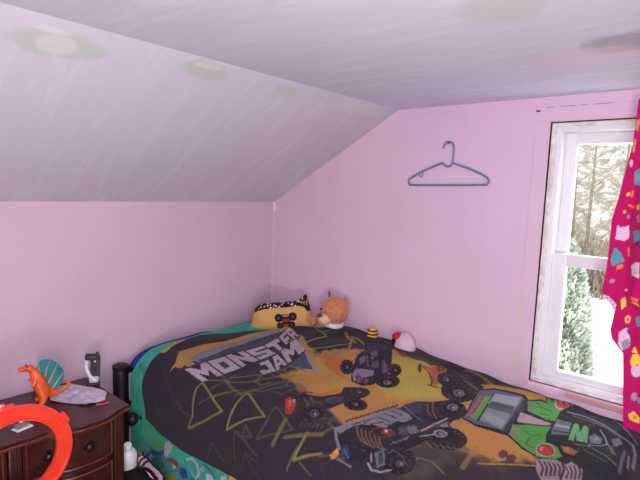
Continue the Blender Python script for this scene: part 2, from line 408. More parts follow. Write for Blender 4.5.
# ------------------------------------------------------------------ bed along the window wall, head at the knee wall
#SURF-BEGIN
BED_X, BR, FT, FR = .83, .13, 1.86, .09     # flat width, side rounding, flat length, foot rounding
def ztop(s, t):
    w = np.interp(t, [0, .10, .35, .57, .91, 1.17, 1.52, 1.95], [1.0, 1.02, 1.035, 1.04, 1.03, 1.0, .98, .955])
    l = np.interp(t, [0, .10, .3, .6, 1.0, 1.5, 1.95], [1.01, 1.01, .995, .98, .97, .96, .95])
    k = np.clip(s/.8, 0, 1); k = k*k*(3-2*k)
    return w*(1-k)+l*k
def wrinkle(s, t, seed):
    return (.006*np.sin(9*s+4*t+seed)*np.sin(5*t-3*s+2*seed) + .004*np.sin(21*s-13*t+seed*3)*np.sin(6*t+9*s) + .0025*np.sin(37*t+17*s+seed))
def fold(s, a, rr):
    """unrolled distance s -> (horizontal distance, drop) over a rounded edge that starts at a"""
    th = np.clip((s-a)/rr, 0, PI/2); over = np.clip(s-a-rr*PI/2, 0, None)
    return np.minimum(s, a)+rr*np.sin(th), rr*(1-np.cos(th))+over
def bed_surface(s, t, off, seed, wav=0.0):
    """s: distance from the window wall, unrolled over the side; t: distance from the head wall, unrolled over the foot; off: layer height"""
    X, dz = fold(s, BED_X, BR+off); Y, dy = fold(t, FT, FR+off)
    side = np.clip((s-BED_X)/.2, 0, 1)
    z = ztop(np.minimum(s, BED_X), np.minimum(t, FT)) - dz - dy + off + wrinkle(s, t, seed)*(1-.6*side)
    x = -(X + side*wav*np.sin(11*t+seed)*np.clip((s-BED_X-.2)/.2, 0, 1))
    return x-.012*(1-np.clip(s/.03, 0, 1)), -Y, z
def blanket_st(uu, vv):
    """grid position -> (s, t) on the black blanket (its head edge runs askew)"""
    smax = np.interp(vv, [0, .06, .14, .3, .45, 1], [1.15, 1.165, 1.16, 1.13, 1.12, 1.11])
    s = uu*smax
    th = np.interp(s, [0, .06, .13, .22, .37, .46, .54, .62, .72, .80, .88, .95, 1.02, 1.06, 1.11],
                   [.60, .555, .50, .41, .285, .215, .165, .135, .15, .17, .20, .222, .238, .25, .268])
    return s, th+vv*(2.22-th)
#SURF-END
def sheet(name, s, t, off, seed, mat, parent, thick, wav=0.0, colour=None):
    x, y, z = bed_surface(s, t, off, seed, wav); nu, nv = s.shape
    co = np.stack([x, y, z], -1).reshape(-1, 3)
    i = np.arange(nu*nv).reshape(nu, nv); q = np.stack([i[:-1,:-1], i[:-1,1:], i[1:,1:], i[1:,:-1]], -1).reshape(-1, 4)
    me = bpy.data.meshes.new(name); me.vertices.add(len(co)); me.vertices.foreach_set('co', co.astype(np.float32).ravel())
    me.loops.add(q.size); me.loops.foreach_set('vertex_index', q.ravel().astype(np.int32))
    me.polygons.add(len(q)); me.polygons.foreach_set('loop_start', np.arange(0, q.size, 4, dtype=np.int32)); me.polygons.foreach_set('use_smooth', np.ones(len(q), dtype=bool))
    me.update(calc_edges=True); me.validate(); me.materials.append(mat)
    if colour is not None:
        a = me.attributes.new('print', 'FLOAT_COLOR', 'POINT'); c = np.ones((len(co), 4), np.float32); c[:, :3] = colour.reshape(-1, 3); a.data.foreach_set('color', c.ravel())
    o = bpy.data.objects.new(name, me); COL.objects.link(o)
    if parent is not None: o.parent = parent
    sm = o.modifiers.new('thickness', 'SOLIDIFY'); sm.thickness = thick; sm.offset = -1
    if q.shape[0] and False: pass
    return o
def lin_np(c):
    c = np.asarray(c, float)/255; return np.where(c <= .04045, c/12.92, ((c+.055)/1.055)**2.4)
class Print:
    """flat shapes printed on cloth: colours kept per point of a fine weave, shapes given in millimetres on the cloth"""
    def __init__(self, s, t, base):
        self.p = np.stack([s.ravel()*1000, t.ravel()*1000], -1); self.c = np.tile(np.array(base, float), (len(self.p), 1))
        self.nz = None
    def _near(self, pts, pad=0):
        pts = np.asarray(pts, float); lo = pts.min(0)-pad; hi = pts.max(0)+pad
        return np.where(np.all((self.p >= lo) & (self.p <= hi), 1))[0]
    def poly(self, pts, col, a=1.0):
        pts = np.asarray(pts, float); k = self._near(pts)
        if not len(k): return
        x, y = self.p[k].T; ins = np.zeros(len(k), bool); n = len(pts)
        for i in range(n):
            (x0, y0), (x1, y1) = pts[i], pts[(i+1) % n]
            if y0 == y1: continue
            ins ^= ((y0 > y) != (y1 > y)) & (x < (x1-x0)*(y-y0)/(y1-y0)+x0)
        k = k[ins]; self.c[k] = self.c[k]*(1-a)+np.array(col)*a
    def line(self, pts, w, col, a=1.0, soft=.5):
        pts = np.asarray(pts, float); k = self._near(pts, w*1.6)
        if not len(k): return
        P = self.p[k]; d = np.full(len(k), 1e9)
        for A, B in zip(pts, pts[1:]):
            v = B-A; q = np.clip(((P-A)@v)/(v@v+1e-9), 0, 1); d = np.minimum(d, np.linalg.norm(P-A-q[:, None]*v, axis=1))
        m = np.clip((w/2-d)/(w*soft*.5+.1)+.5, 0, 1)[:, None]*a; self.c[k] = self.c[k]*(1-m)+np.array(col)*m
    def cloud(self, pts, col, a=1.0, soft=60):
        """soft-edged patch of dye"""
        pts = np.asarray(pts, float); k = self._near(pts, soft); P = self.p[k]; x, y = P.T; ins = np.zeros(len(k), bool); d = np.full(len(k), 1e9); n = len(pts)
        for i in range(n):
            A, B = pts[i], pts[(i+1) % n]; v = B-A; q = np.clip(((P-A)@v)/(v@v+1e-9), 0, 1); d = np.minimum(d, np.linalg.norm(P-A-q[:, None]*v, axis=1))
            if A[1] != B[1]: ins ^= ((A[1] > y) != (B[1] > y)) & (x < (B[0]-A[0])*(y-A[1])/(B[1]-A[1])+A[0])
        sd = np.where(ins, d, -d)+12*np.sin(x/23+y/31)+8*np.sin(x/9-y/13)
        m = np.clip(sd/soft+.5, 0, 1)[:, None]*a; self.c[k] = self.c[k]*(1-m)+np.array(col)*m

bed = thing('bed', 'black framed single bed pushed into the corner along the window wall', 'bed', (-.49, -1, 0))
def toloc(bm, o): bmesh.ops.translate(bm, vec=-Vector(o.location), verts=bm.verts); return bm
M_blackmetal = simple('black_metal', (26, 22, 26), .45, .4, .15, 30)
M_blue = simple('blue_sheet', (38, 66, 140), .95, .1, .12, 20, .2)
for px in (-.975, -.045):
    b = new(); lathe(b, [(.032, 0), (.034, .01), (.034, .915), (.031, .925), (.036, .93), (.036, .943), (.02, .95), (0, .951)], 20, Matrix.Translation((px, -.052, 0))); obj('bed_post', toloc(b, bed), M_blackmetal, bed)
    b = new(); lathe(b, [(.03, 0), (.03, .62), (0, .63)], 16, Matrix.Translation((px if px > -.5 else -.90, -1.90, 0))); obj('bed_post', toloc(b, bed), M_blackmetal, bed)
b = new(); tube(b, [(-.975, -.052, .915), (-.045, -.052, .915)], .017, 10); tube(b, [(-.975, -.052, .75), (-.045, -.052, .75)], .014, 10)
for k in range(7): tube(b, [(-.86+k*.12, -.052, .75), (-.86+k*.12, -.052, .915)], .008, 8)
obj('headboard', toloc(b, bed), M_blackmetal, bed)
b = new()
for x in (-.90, -.05): box(b, x-.015, x+.015, -1.90, -.06, .60, .66, .004)
for k in range(9): box(b, -.90, -.05, -.25-k*.2-.03, -.25-k*.2+.03, .645, .665)
obj('bed_frame', toloc(b, bed), M_blackmetal, bed)
b = new(); tube(b, [(-.915, -.19, .735), (-.94, -.19, .737), (-.955, -.195, .74)], .010, 10); ball(b, (-.99, -.185, .742), (.026, .026, .028)); obj('rail_knob', toloc(b, bed), M_blackmetal, bed)
# mattress under a blue fitted sheet
ss, tt = np.meshgrid(np.linspace(.012, .96, 60), np.linspace(.066, 2.0, 90), indexing='ij')
m = sheet('mattress_sheet', ss, tt, -.0095, 2.0, M_blue, bed, .004); m.location = -bed.location
b = new(); box(b, -.925, -.03, -1.88, -.105, .668, .90, .04, 3); obj('mattress', toloc(b, bed), M_blue, bed)

# ---- teal comforter
M_teal = painted('teal_plush', .9, .1, .3, 180)
us = np.linspace(0, 1, 330); vs_ = np.linspace(0, 1, 420)
U, V = np.meshgrid(us, vs_, indexing='ij'); ss = .05+U*(1.36-.05+.012*np.sin(9*V)); tt = .094+.018*np.clip((ss-.72)/.2, 0, 1)+V*1.85
pr = Print(ss, tt, (54, 172, 142))
pr.cloud([(1141, 92), (991, 172), (825, 132), (854, 92), (982, 126), (1116, 92)], (57, 155, 129), 0.5, 40)
pr.line([(1138, 117), (1188, 117)], 9, (72, 163, 138), 0.45)
pr.line([(932, 138), (985, 169)], 8, (34, 108, 95), 0.45)
pr.line([(1007, 123), (1041, 151)], 9, (72, 163, 138), 0.45)
pr.line([(1063, 231), (1088, 237)], 9, (34, 108, 95), 0.45)
pr.line([(1244, 178), (1294, 185)], 8, (72, 163, 138), 0.45)
pr.line([(929, 145), (966, 197)], 8, (34, 108, 95), 0.45)
pr.line([(941, 92), (966, 132)], 7, (72, 163, 138), 0.45)
pr.line([(1241, 194), (1297, 206)], 8, (34, 108, 95), 0.45)
pr.line([(1232, 141), (1294, 141)], 9, (72, 163, 138), 0.45)
pr.line([(932, 185), (960, 203)], 8, (34, 108, 95), 0.45)
pr.line([(1038, 256), (1069, 262)], 9, (72, 163, 138), 0.45)
pr.line([(1050, 172), (1101, 166)], 9, (34, 108, 95), 0.45)
pr.line([(1260, 172), (1319, 182)], 9, (72, 163, 138), 0.45)
pr.line([(1276, 219), (1301, 228)], 9, (34, 108, 95), 0.45)
pr.line([(1266, 216), (1304, 237)], 9, (72, 163, 138), 0.45)
pr.line([(975, 197), (1010, 228)], 8, (34, 108, 95), 0.45)
pr.line([(950, 95), (997, 145)], 8, (72, 163, 138), 0.45)
pr.line([(1251, 92), (1282, 92)], 8, (34, 108, 95), 0.45)
pr.line([(1226, 126), (1244, 141)], 8, (72, 163, 138), 0.45)
pr.line([(929, 132), (954, 172)], 8, (34, 108, 95), 0.45)
pr.line([(1269, 222), (1335, 225)], 8, (72, 163, 138), 0.45)
pr.line([(954, 101), (969, 123)], 7, (34, 108, 95), 0.45)
pr.line([(1082, 111), (1110, 120)], 9, (72, 163, 138), 0.45)
pr.line([(1279, 92), (1344, 92)], 7, (34, 108, 95), 0.45)
pr.line([(1019, 246), (1063, 243)], 9, (72, 163, 138), 0.45)
pr.line([(1129, 188), (1179, 191)], 9, (34, 108, 95), 0.45)
pr.line([(1066, 250), (1122, 243)], 9, (72, 163, 138), 0.45)
pr.line([(1035, 120), (1072, 145)], 9, (34, 108, 95), 0.45)
pr.line([(922, 111), (957, 151)], 8, (72, 163, 138), 0.45)
pr.line([(1176, 92), (1204, 92)], 8, (34, 108, 95), 0.45)
pr.line([(1075, 191), (1110, 200)], 9, (72, 163, 138), 0.45)
pr.line([(1182, 197), (1216, 178)], 9, (34, 108, 95), 0.45)
pr.line([(1279, 185), (1322, 182)], 8, (72, 163, 138), 0.45)
pr.line([(1019, 188), (1057, 185)], 9, (34, 108, 95), 0.45)
pr.line([(1151, 138), (1194, 135)], 8, (72, 163, 138), 0.45)
pr.line([(913, 141), (957, 197)], 8, (34, 108, 95), 0.45)
pr.line([(1000, 132), (1025, 154)], 9, (72, 163, 138), 0.45)
pr.line([(1094, 111), (1119, 120)], 9, (34, 108, 95), 0.45)
pr.line([(1041, 138), (1079, 154)], 9, (72, 163, 138), 0.45)
pr.line([(957, 206), (994, 231)], 7, (34, 108, 95), 0.45)
pr.line([(388, 175), (372, 203)], 10, (60, 151, 126), 0.4)
pr.line([(516, 92), (447, 92)], 8, (29, 100, 86), 0.4)
pr.line([(682, 92), (622, 92)], 3, (60, 151, 126), 0.4)
pr.line([(400, 138), (388, 163)], 9, (29, 100, 86), 0.4)
pr.line([(391, 117), (372, 151)], 10, (60, 151, 126), 0.4)
pr.line([(572, 92), (522, 117)], 10, (29, 100, 86), 0.4)
pr.line([(782, 104), (725, 111)], 9, (60, 151, 126), 0.4)
pr.line([(613, 157), (575, 197)], 9, (29, 100, 86), 0.4)
pr.line([(475, 188), (441, 222)], 11, (60, 151, 126), 0.4)
pr.line([(632, 92), (603, 92)], 6, (29, 100, 86), 0.4)
pr.line([(485, 92), (441, 123)], 10, (60, 151, 126), 0.4)
pr.line([(406, 212), (353, 240)], 10, (29, 100, 86), 0.4)
pr.line([(394, 194), (372, 200)], 10, (60, 151, 126), 0.4)
pr.line([(688, 92), (638, 92)], 3, (29, 100, 86), 0.4)
pr.line([(619, 151), (588, 182)], 9, (60, 151, 126), 0.4)
pr.line([(675, 117), (635, 123)], 10, (29, 100, 86), 0.4)
pr.line([(600, 92), (553, 92)], 5, (60, 151, 126), 0.4)
pr.line([(700, 98), (644, 111)], 10, (29, 100, 86), 0.4)
pr.line([(350, 92), (288, 92)], 11, (60, 151, 126), 0.4)
pr.line([(744, 92), (713, 92)], 3, (29, 100, 86), 0.4)
pr.line([(575, 95), (535, 126)], 10, (60, 151, 126), 0.4)
pr.line([(741, 92), (716, 92)], 3, (29, 100, 86), 0.4)
pr.line([(400, 253), (381, 268)], 10, (60, 151, 126), 0.4)
pr.line([(619, 92), (582, 92)], 5, (29, 100, 86), 0.4)
pr.line([(488, 92), (463, 107)], 10, (60, 151, 126), 0.4)
pr.line([(716, 92), (663, 92)], 8, (29, 100, 86), 0.4)
pr.cloud([(1279, 163), (1244, 259), (1276, 293), (1344, 209), (1332, 151)], (120, 169, 169), 0.8, 14)
pr.cloud([(1269, 240), (1132, 688), (1116, 858), (1144, 858), (1347, 429), (1335, 330)], (60, 138, 138), 0.7, 18)
pr.poly([(1213, 209), (1194, 237), (1210, 262), (1219, 277), (1244, 234), (1235, 212)], (100, 169, 89))
pr.poly([(1219, 277), (1191, 333), (1172, 392), (1204, 392), (1241, 351), (1266, 283), (1247, 268)], (76, 160, 89))
pr.poly([(1301, 243), (1269, 277), (1251, 333), (1204, 401), (1219, 407), (1263, 351), (1297, 274), (1360, 209), (1357, 194)], (31, 60, 136))
pr.poly([(1179, 398), (1157, 432), (1166, 460), (1201, 444), (1241, 407), (1229, 388)], (169, 177, 181))
pr.poly([(1319, 240), (1288, 268), (1301, 287), (1338, 250)], (151, 169, 175))
pr.poly([(1344, 151), (1326, 172), (1322, 200), (1344, 194), (1354, 166)], (203, 184, 60))
pr.poly([(1316, 194), (1316, 209), (1341, 206), (1344, 200)], (34, 34, 38))
pr.poly([(1307, 274), (1254, 370), (1288, 392), (1344, 330), (1351, 268)], (34, 120, 110))
pr.poly([(1251, 398), (1216, 453), (1207, 503), (1219, 518), (1235, 497), (1232, 466), (1257, 410)], (126, 64, 46))
pr.poly([(1238, 463), (1232, 497), (1254, 472)], (194, 189, 184))
pr.poly([(1332, 388), (1301, 419), (1297, 453), (1266, 481), (1279, 503), (1307, 497), (1360, 398)], (138, 151, 55))
pr.poly([(1322, 438), (1294, 475), (1316, 481)], (194, 163, 52))
pr.poly([(1191, 494), (1179, 534), (1194, 549), (1207, 509)], (60, 172, 146))
pr.poly([(1179, 673), (1169, 710), (1191, 722), (1207, 679)], (172, 184, 184))
pr.poly([(1229, 589), (1213, 636), (1235, 651), (1257, 602)], (31, 103, 138))
pr.poly([(1132, 722), (1129, 756), (1151, 744)], (103, 172, 95))
pr.poly([(1216, 524), (1207, 561), (1238, 577), (1260, 540), (1244, 518)], (26, 69, 129))
pr.line([(1169, 561), (1151, 595), (1163, 626), (1194, 639), (1222, 620)], 11, (163, 177, 179), 0.95)
pr.line([(1185, 574), (1204, 589), (1219, 611)], 9, (129, 163, 163), 0.8)
pr.poly([(1163, 666), (1169, 666), (1172, 663), (1176, 660), (1179, 654), (1179, 651), (1179, 648), (1176, 645), (1172, 645), (1169, 645), (1166, 648), (1163, 651), (1160, 654), (1157, 660), (1160, 663), (1160, 666)], (163, 177, 177))
pr.poly([(1166, 660), (1169, 660), (1169, 660), (1172, 657), (1176, 654), (1176, 654), (1176, 651), (1172, 651), (1169, 651), (1169, 651), (1166, 651), (1163, 654), (1163, 654), (1163, 657), (1163, 660), (1166, 660)], (52, 129, 129))
pr.line([(1147, 666), (1157, 700), (1179, 722)], 10, (26, 103, 103), 0.8)
pr.poly([(1157, 756), (1135, 790), (1166, 793), (1182, 759)], (172, 181, 182))
pr.poly([(1126, 809), (1107, 836), (1122, 846), (1160, 821), (1163, 799)], (200, 177, 52))
pr.poly([(1107, 852), (1091, 898), (1097, 923), (1141, 855)], (120, 72, 48))

teal = sheet('comforter', ss, tt, -.008, 2.0, M_teal, None, .008, .012, lin_np(pr.c))
tag(teal, 'teal printed comforter spread under the black blanket, hanging down the side of the bed', 'comforter')
# ---- black printed blanket
M_blanket = painted('black_fleece_print', .95, .08, .3, 200)
U, V = np.meshgrid(np.linspace(0, 1, 360), np.linspace(0, 1, 640), indexing='ij'); ss, tt = blanket_st(U, V)
pr = Print(ss, tt, (47, 41, 51))
pr.cloud([(726, 1359), (592, 1429), (572, 1539), (567, 1676), (644, 1701), (884, 1459)], (101, 87, 60), 0.55, 70)
pr.cloud([(643, 754), (468, 713), (340, 720), (273, 782), (94, 967), (54, 1150), (93, 1308), (0, 1595), (131, 1628), (329, 1611), (438, 1703), (488, 1703), (565, 1630), (630, 1580), (606, 1521), (598, 1448), (678, 1402), (747, 1373), (739, 1294), (761, 1189), (757, 1108), (656, 975), (664, 870)], (183, 134, 71), 0.95, 36)
pr.cloud([(213, 978), (126, 1065), (89, 1169), (127, 1331), (261, 1363), (360, 1309), (442, 1206), (466, 1132), (471, 1074), (323, 1071)], (176, 160, 71), 0.9, 40)
pr.cloud([(553, 928), (509, 1004), (471, 1074), (578, 1097), (655, 1038)], (165, 148, 55), 0.4, 40)
pr.cloud([(450, 1467), (441, 1567), (486, 1622), (595, 1597), (561, 1518)], (186, 126, 71), 0.5, 60)
pr.cloud([(391, 735), (328, 775), (387, 885), (494, 942), (474, 851)], (180, 97, 52), 0.85, 24)
pr.cloud([(742, 1506), (641, 1528), (628, 1594), (619, 1636), (535, 1711), (635, 1743), (852, 1533)], (50, 42, 52), 0.8, 30)
pr.cloud([(647, 1498), (609, 1540), (600, 1591), (658, 1591), (710, 1538)], (66, 50, 55), 0.6, 24)
pr.cloud([(751, 1383), (693, 1426), (695, 1482), (755, 1493), (820, 1432)], (67, 55, 60), 0.7, 24)
pr.poly([(533, 1627), (541, 1630), (548, 1629), (554, 1626), (561, 1623), (563, 1619), (563, 1612), (559, 1608), (552, 1604), (546, 1602), (537, 1603), (531, 1605), (524, 1608), (524, 1615), (524, 1619), (526, 1624)], (71, 54, 54), 0.85)
pr.poly([(533, 1652), (541, 1653), (548, 1652), (556, 1651), (561, 1646), (563, 1642), (563, 1637), (561, 1633), (554, 1629), (548, 1627), (539, 1628), (533, 1632), (526, 1635), (524, 1640), (524, 1644), (526, 1649)], (71, 54, 54), 0.85)
pr.poly([(559, 1656), (565, 1655), (571, 1654), (578, 1649), (584, 1644), (591, 1639), (593, 1631), (591, 1627), (589, 1625), (582, 1623), (574, 1624), (567, 1630), (561, 1635), (556, 1642), (554, 1647), (554, 1652)], (71, 54, 54), 0.85)
pr.line([(641, 1579), (582, 1637), (524, 1708)], 7, (165, 139, 81), 0.9)
pr.line([(703, 1556), (621, 1545), (553, 1537)], 15, (148, 126, 67), 0.7)
pr.line([(829, 1437), (749, 1438), (742, 1481), (768, 1531)], 7, (143, 126, 72), 0.6)
pr.cloud([(155, 475), (20, 585), (0, 912), (0, 1124), (0, 1315), (0, 1577), (0, 1586), (39, 1415), (54, 1254), (130, 1141), (133, 964), (187, 758), (252, 645)], (52, 47, 47), 0.95, 22)
pr.line([(58, 860), (94, 967), (57, 1040)], 12, (94, 97, 55), 0.7)
pr.line([(139, 1004), (104, 1078), (91, 1130)], 13, (91, 94, 55), 0.6)
pr.line([(22, 1259), (43, 1321), (56, 1362)], 14, (126, 118, 55), 0.8)
pr.line([(35, 931), (30, 1087), (33, 1188)], 12, (81, 82, 60), 0.6)
pr.line([(848, 201), (800, 172), (760, 160), (720, 150)], 27, (176, 160, 71), 0.95)
pr.poly([(915, 352), (868, 329), (802, 251), (735, 237), (669, 237), (579, 279), (453, 291), (301, 342), (239, 394), (256, 425), (426, 387), (600, 395), (759, 384), (838, 374), (880, 393), (884, 352)], (171, 134, 66))
pr.poly([(857, 342), (814, 339), (838, 467), (861, 472), (862, 410)], (165, 134, 67))
pr.poly([(818, 338), (706, 312), (594, 313), (450, 327), (299, 354), (245, 422), (305, 515), (384, 622), (515, 666), (559, 534), (668, 480), (799, 475), (803, 411)], (123, 123, 133))
pr.poly([(788, 375), (674, 379), (476, 355), (305, 389), (269, 466), (384, 622), (542, 695), (609, 590), (635, 473), (802, 471)], (55, 62, 79))
pr.line([(768, 391), (793, 458)], 5, (81, 87, 101), 0.7)
pr.line([(750, 389), (773, 452)], 5, (81, 87, 101), 0.7)
pr.line([(734, 390), (753, 447)], 5, (81, 87, 101), 0.7)
pr.line([(718, 389), (735, 446)], 5, (81, 87, 101), 0.7)
pr.line([(703, 392), (717, 444)], 5, (81, 87, 101), 0.7)
pr.line([(687, 394), (699, 442)], 4, (81, 87, 101), 0.7)
pr.line([(671, 395), (684, 442)], 4, (81, 87, 101), 0.7)
pr.line([(655, 397), (666, 442)], 5, (81, 87, 101), 0.7)
pr.line([(638, 397), (648, 442)], 4, (81, 87, 101), 0.7)
pr.line([(620, 397), (630, 442)], 4, (81, 87, 101), 0.7)
pr.line([(600, 395), (612, 441)], 4, (81, 87, 101), 0.7)
pr.line([(577, 390), (592, 441)], 4, (81, 87, 101), 0.7)
pr.line([(555, 386), (572, 438)], 4, (81, 87, 101), 0.7)
pr.line([(531, 378), (552, 435)], 4, (81, 87, 101), 0.7)
pr.line([(509, 375), (532, 434)], 5, (81, 87, 101), 0.7)
pr.line([(489, 375), (514, 437)], 5, (81, 87, 101), 0.7)
pr.line([(471, 376), (497, 438)], 5, (81, 87, 101), 0.7)
pr.line([(453, 378), (479, 441)], 5, (81, 87, 101), 0.7)
pr.line([(435, 382), (461, 442)], 5, (81, 87, 101), 0.7)
pr.line([(417, 384), (443, 445)], 5, (81, 87, 101), 0.7)
pr.line([(397, 386), (428, 449)], 5, (81, 87, 101), 0.7)
pr.line([(379, 388), (408, 450)], 5, (81, 87, 101), 0.7)
pr.line([(358, 389), (388, 451)], 5, (81, 87, 101), 0.7)
pr.line([(340, 391), (365, 450)], 5, (81, 87, 101), 0.7)
pr.line([(322, 395), (345, 450)], 5, (81, 87, 101), 0.7)
pr.line([(303, 399), (328, 453)], 5, (81, 87, 101), 0.7)
pr.line([(668, 655), (643, 713), (556, 709), (544, 779)], 13, (84, 82, 92), 0.8)
pr.poly([(526, 666), (397, 629), (512, 801), (539, 762), (548, 700)], (62, 72, 94))
pr.line([(493, 665), (544, 745)], 4, (87, 97, 114), 0.6)
pr.line([(478, 670), (535, 755)], 4, (87, 97, 114), 0.6)
pr.line([(460, 672), (526, 766)], 4, (87, 97, 114), 0.6)
pr.line([(445, 677), (515, 775)], 4, (87, 97, 114), 0.6)
pr.line([(428, 681), (506, 786)], 4, (87, 97, 114), 0.6)
pr.line([(374, 614), (448, 719), (518, 828)], 16, (133, 131, 138))
pr.line([(513, 826), (547, 771), (554, 701)], 8, (126, 126, 134), 0.9)
pr.line([(298, 522), (344, 592), (391, 668), (444, 757), (483, 843), (511, 976)], 32, (171, 141, 71), 0.9)
pr.poly([(880, 405), (869, 412), (851, 419), (828, 421), (801, 414), (772, 408), (787, 457), (793, 492), (796, 523), (796, 550), (799, 580), (826, 586), (848, 586), (867, 582), (881, 571), (891, 564), (888, 533), (886, 500), (885, 471), (884, 439)], (45, 40, 50))
pr.poly([(779, 409), (756, 409), (736, 409), (714, 409), (693, 414), (675, 416), (681, 449), (692, 490), (699, 523), (702, 551), (703, 576), (723, 577), (741, 576), (761, 575), (784, 577), (806, 582), (801, 549), (801, 521), (800, 494), (793, 458)], (45, 40, 50))
pr.poly([(682, 417), (662, 416), (644, 419), (624, 421), (599, 425), (577, 427), (576, 453), (575, 476), (582, 508), (594, 544), (599, 575), (625, 576), (650, 577), (670, 577), (690, 577), (710, 577), (707, 551), (706, 524), (699, 490), (688, 450)], (45, 40, 50))
pr.poly([(581, 426), (559, 429), (535, 431), (510, 433), (490, 439), (468, 443), (472, 469), (476, 494), (479, 519), (487, 547), (499, 579), (518, 576), (538, 573), (560, 573), (582, 573), (606, 575), (600, 544), (589, 509), (584, 478), (583, 453)], (45, 40, 50))
pr.poly([(477, 440), (459, 448), (434, 442), (406, 434), (375, 424), (348, 419), (368, 455), (387, 490), (400, 521), (411, 547), (425, 577), (442, 579), (457, 578), (475, 580), (490, 581), (507, 579), (496, 547), (488, 517), (485, 492), (481, 467)], (45, 40, 50))
pr.poly([(357, 420), (339, 415), (324, 409), (310, 404), (296, 398), (285, 395), (293, 422), (303, 450), (318, 484), (334, 514), (342, 540), (358, 546), (375, 553), (393, 561), (412, 570), (429, 576), (415, 546), (405, 520), (394, 492), (376, 457)], (45, 40, 50))
pr.poly([(292, 398), (280, 395), (269, 392), (257, 391), (246, 390), (242, 392), (249, 416), (254, 439), (264, 464), (276, 491), (291, 521), (300, 525), (311, 529), (325, 534), (338, 539), (351, 544), (343, 518), (329, 488), (312, 453), (300, 425)], (45, 40, 50))
pr.poly([(880, 413), (875, 419), (868, 423), (864, 428), (859, 449), (854, 468), (848, 486), (842, 473), (832, 456), (819, 434), (807, 430), (796, 427), (785, 424), (801, 485), (802, 526), (806, 571), (815, 571), (824, 572), (835, 575), (831, 547), (828, 523), (827, 500), (837, 517), (843, 528), (853, 545), (857, 525), (863, 509), (866, 490), (869, 513), (870, 538), (873, 564), (879, 562), (884, 556), (889, 551), (886, 507), (883, 462)], (173, 160, 168))
pr.poly([(774, 422), (742, 422), (713, 423), (684, 426), (697, 479), (708, 528), (710, 568), (737, 566), (764, 564), (795, 568), (793, 527), (792, 485)], (173, 160, 168))
pr.poly([(758, 474), (740, 472), (725, 471), (732, 505), (735, 533), (748, 531), (766, 532), (763, 504)], (55, 60, 76))
pr.poly([(675, 425), (668, 427), (659, 425), (650, 427), (643, 451), (635, 475), (624, 502), (619, 474), (616, 452), (615, 429), (606, 432), (595, 433), (583, 434), (584, 469), (593, 514), (606, 564), (617, 565), (628, 565), (637, 566), (649, 542), (659, 518), (663, 488), (670, 519), (676, 545), (677, 566), (686, 567), (693, 566), (701, 567), (699, 527), (688, 480)], (173, 160, 168))
pr.poly([(575, 435), (539, 438), (508, 443), (477, 449), (479, 459), (481, 469), (481, 478), (501, 472), (521, 468), (543, 466), (542, 468), (542, 473), (542, 478), (520, 480), (502, 487), (483, 491), (486, 514), (492, 538), (501, 566), (530, 561), (562, 563), (595, 562), (594, 551), (588, 537), (584, 524), (560, 522), (536, 521), (516, 525), (514, 519), (514, 514), (512, 509), (532, 505), (554, 503), (578, 505), (575, 481), (574, 456)], (173, 160, 168))
pr.poly([(472, 454), (441, 451), (403, 442), (363, 430), (372, 447), (383, 465), (392, 481), (401, 481), (414, 485), (423, 486), (431, 513), (439, 539), (449, 565), (458, 567), (464, 567), (473, 570), (461, 538), (455, 512), (449, 488), (461, 489), (467, 488), (476, 485), (474, 473), (474, 464)], (173, 160, 168))
pr.poly([(350, 428), (329, 418), (311, 412), (292, 404), (295, 414), (297, 423), (302, 433), (314, 437), (328, 443), (343, 452), (348, 459), (352, 467), (356, 474), (343, 467), (330, 460), (316, 454), (321, 465), (330, 479), (336, 491), (349, 498), (360, 503), (374, 508), (376, 513), (378, 521), (380, 526), (367, 520), (351, 512), (336, 506), (340, 516), (345, 525), (347, 534), (369, 542), (391, 551), (415, 561), (400, 525), (381, 482)], (173, 160, 168))
pr.poly([(287, 404), (274, 400), (260, 399), (246, 398), (251, 421), (259, 441), (267, 464), (271, 466), (274, 468), (278, 471), (280, 484), (285, 497), (289, 512), (294, 513), (300, 516), (305, 517), (303, 506), (298, 493), (296, 480), (298, 480), (301, 481), (305, 484), (312, 499), (318, 513), (322, 525), (329, 528), (334, 529), (340, 531), (323, 489), (300, 443)], (173, 160, 168))
pr.poly([(281, 427), (275, 426), (268, 426), (270, 436), (273, 446), (282, 449), (289, 450), (284, 437)], (55, 60, 76))
pr.poly([(650, 579), (636, 580), (616, 579), (599, 580), (579, 578), (562, 581), (576, 607), (588, 629), (602, 655), (622, 687), (640, 715), (652, 711), (665, 708), (678, 707), (689, 704), (698, 700), (691, 679), (679, 652), (665, 625), (657, 601)], (45, 40, 50))
pr.poly([(562, 579), (544, 577), (525, 573), (508, 570), (488, 564), (469, 558), (492, 592), (508, 620), (520, 643), (532, 665), (548, 691), (565, 693), (585, 699), (604, 705), (623, 710), (640, 715), (624, 687), (604, 657), (588, 629), (576, 605)], (45, 40, 50))
pr.poly([(469, 558), (441, 546), (413, 536), (387, 525), (354, 517), (320, 512), (336, 541), (347, 565), (357, 589), (376, 619), (394, 651), (437, 664), (473, 675), (499, 680), (523, 683), (548, 691), (534, 666), (522, 642), (510, 621), (492, 592)], (45, 40, 50))
pr.poly([(625, 588), (605, 587), (588, 588), (570, 588), (586, 623), (608, 660), (636, 705), (657, 700), (679, 698), (697, 693), (691, 679), (685, 666), (679, 652), (670, 651), (661, 652), (652, 651), (656, 659), (661, 664), (663, 669), (654, 668), (647, 669), (638, 668), (626, 648), (616, 628), (608, 612), (617, 611), (624, 611), (632, 612), (628, 602), (627, 595)], (173, 160, 168))
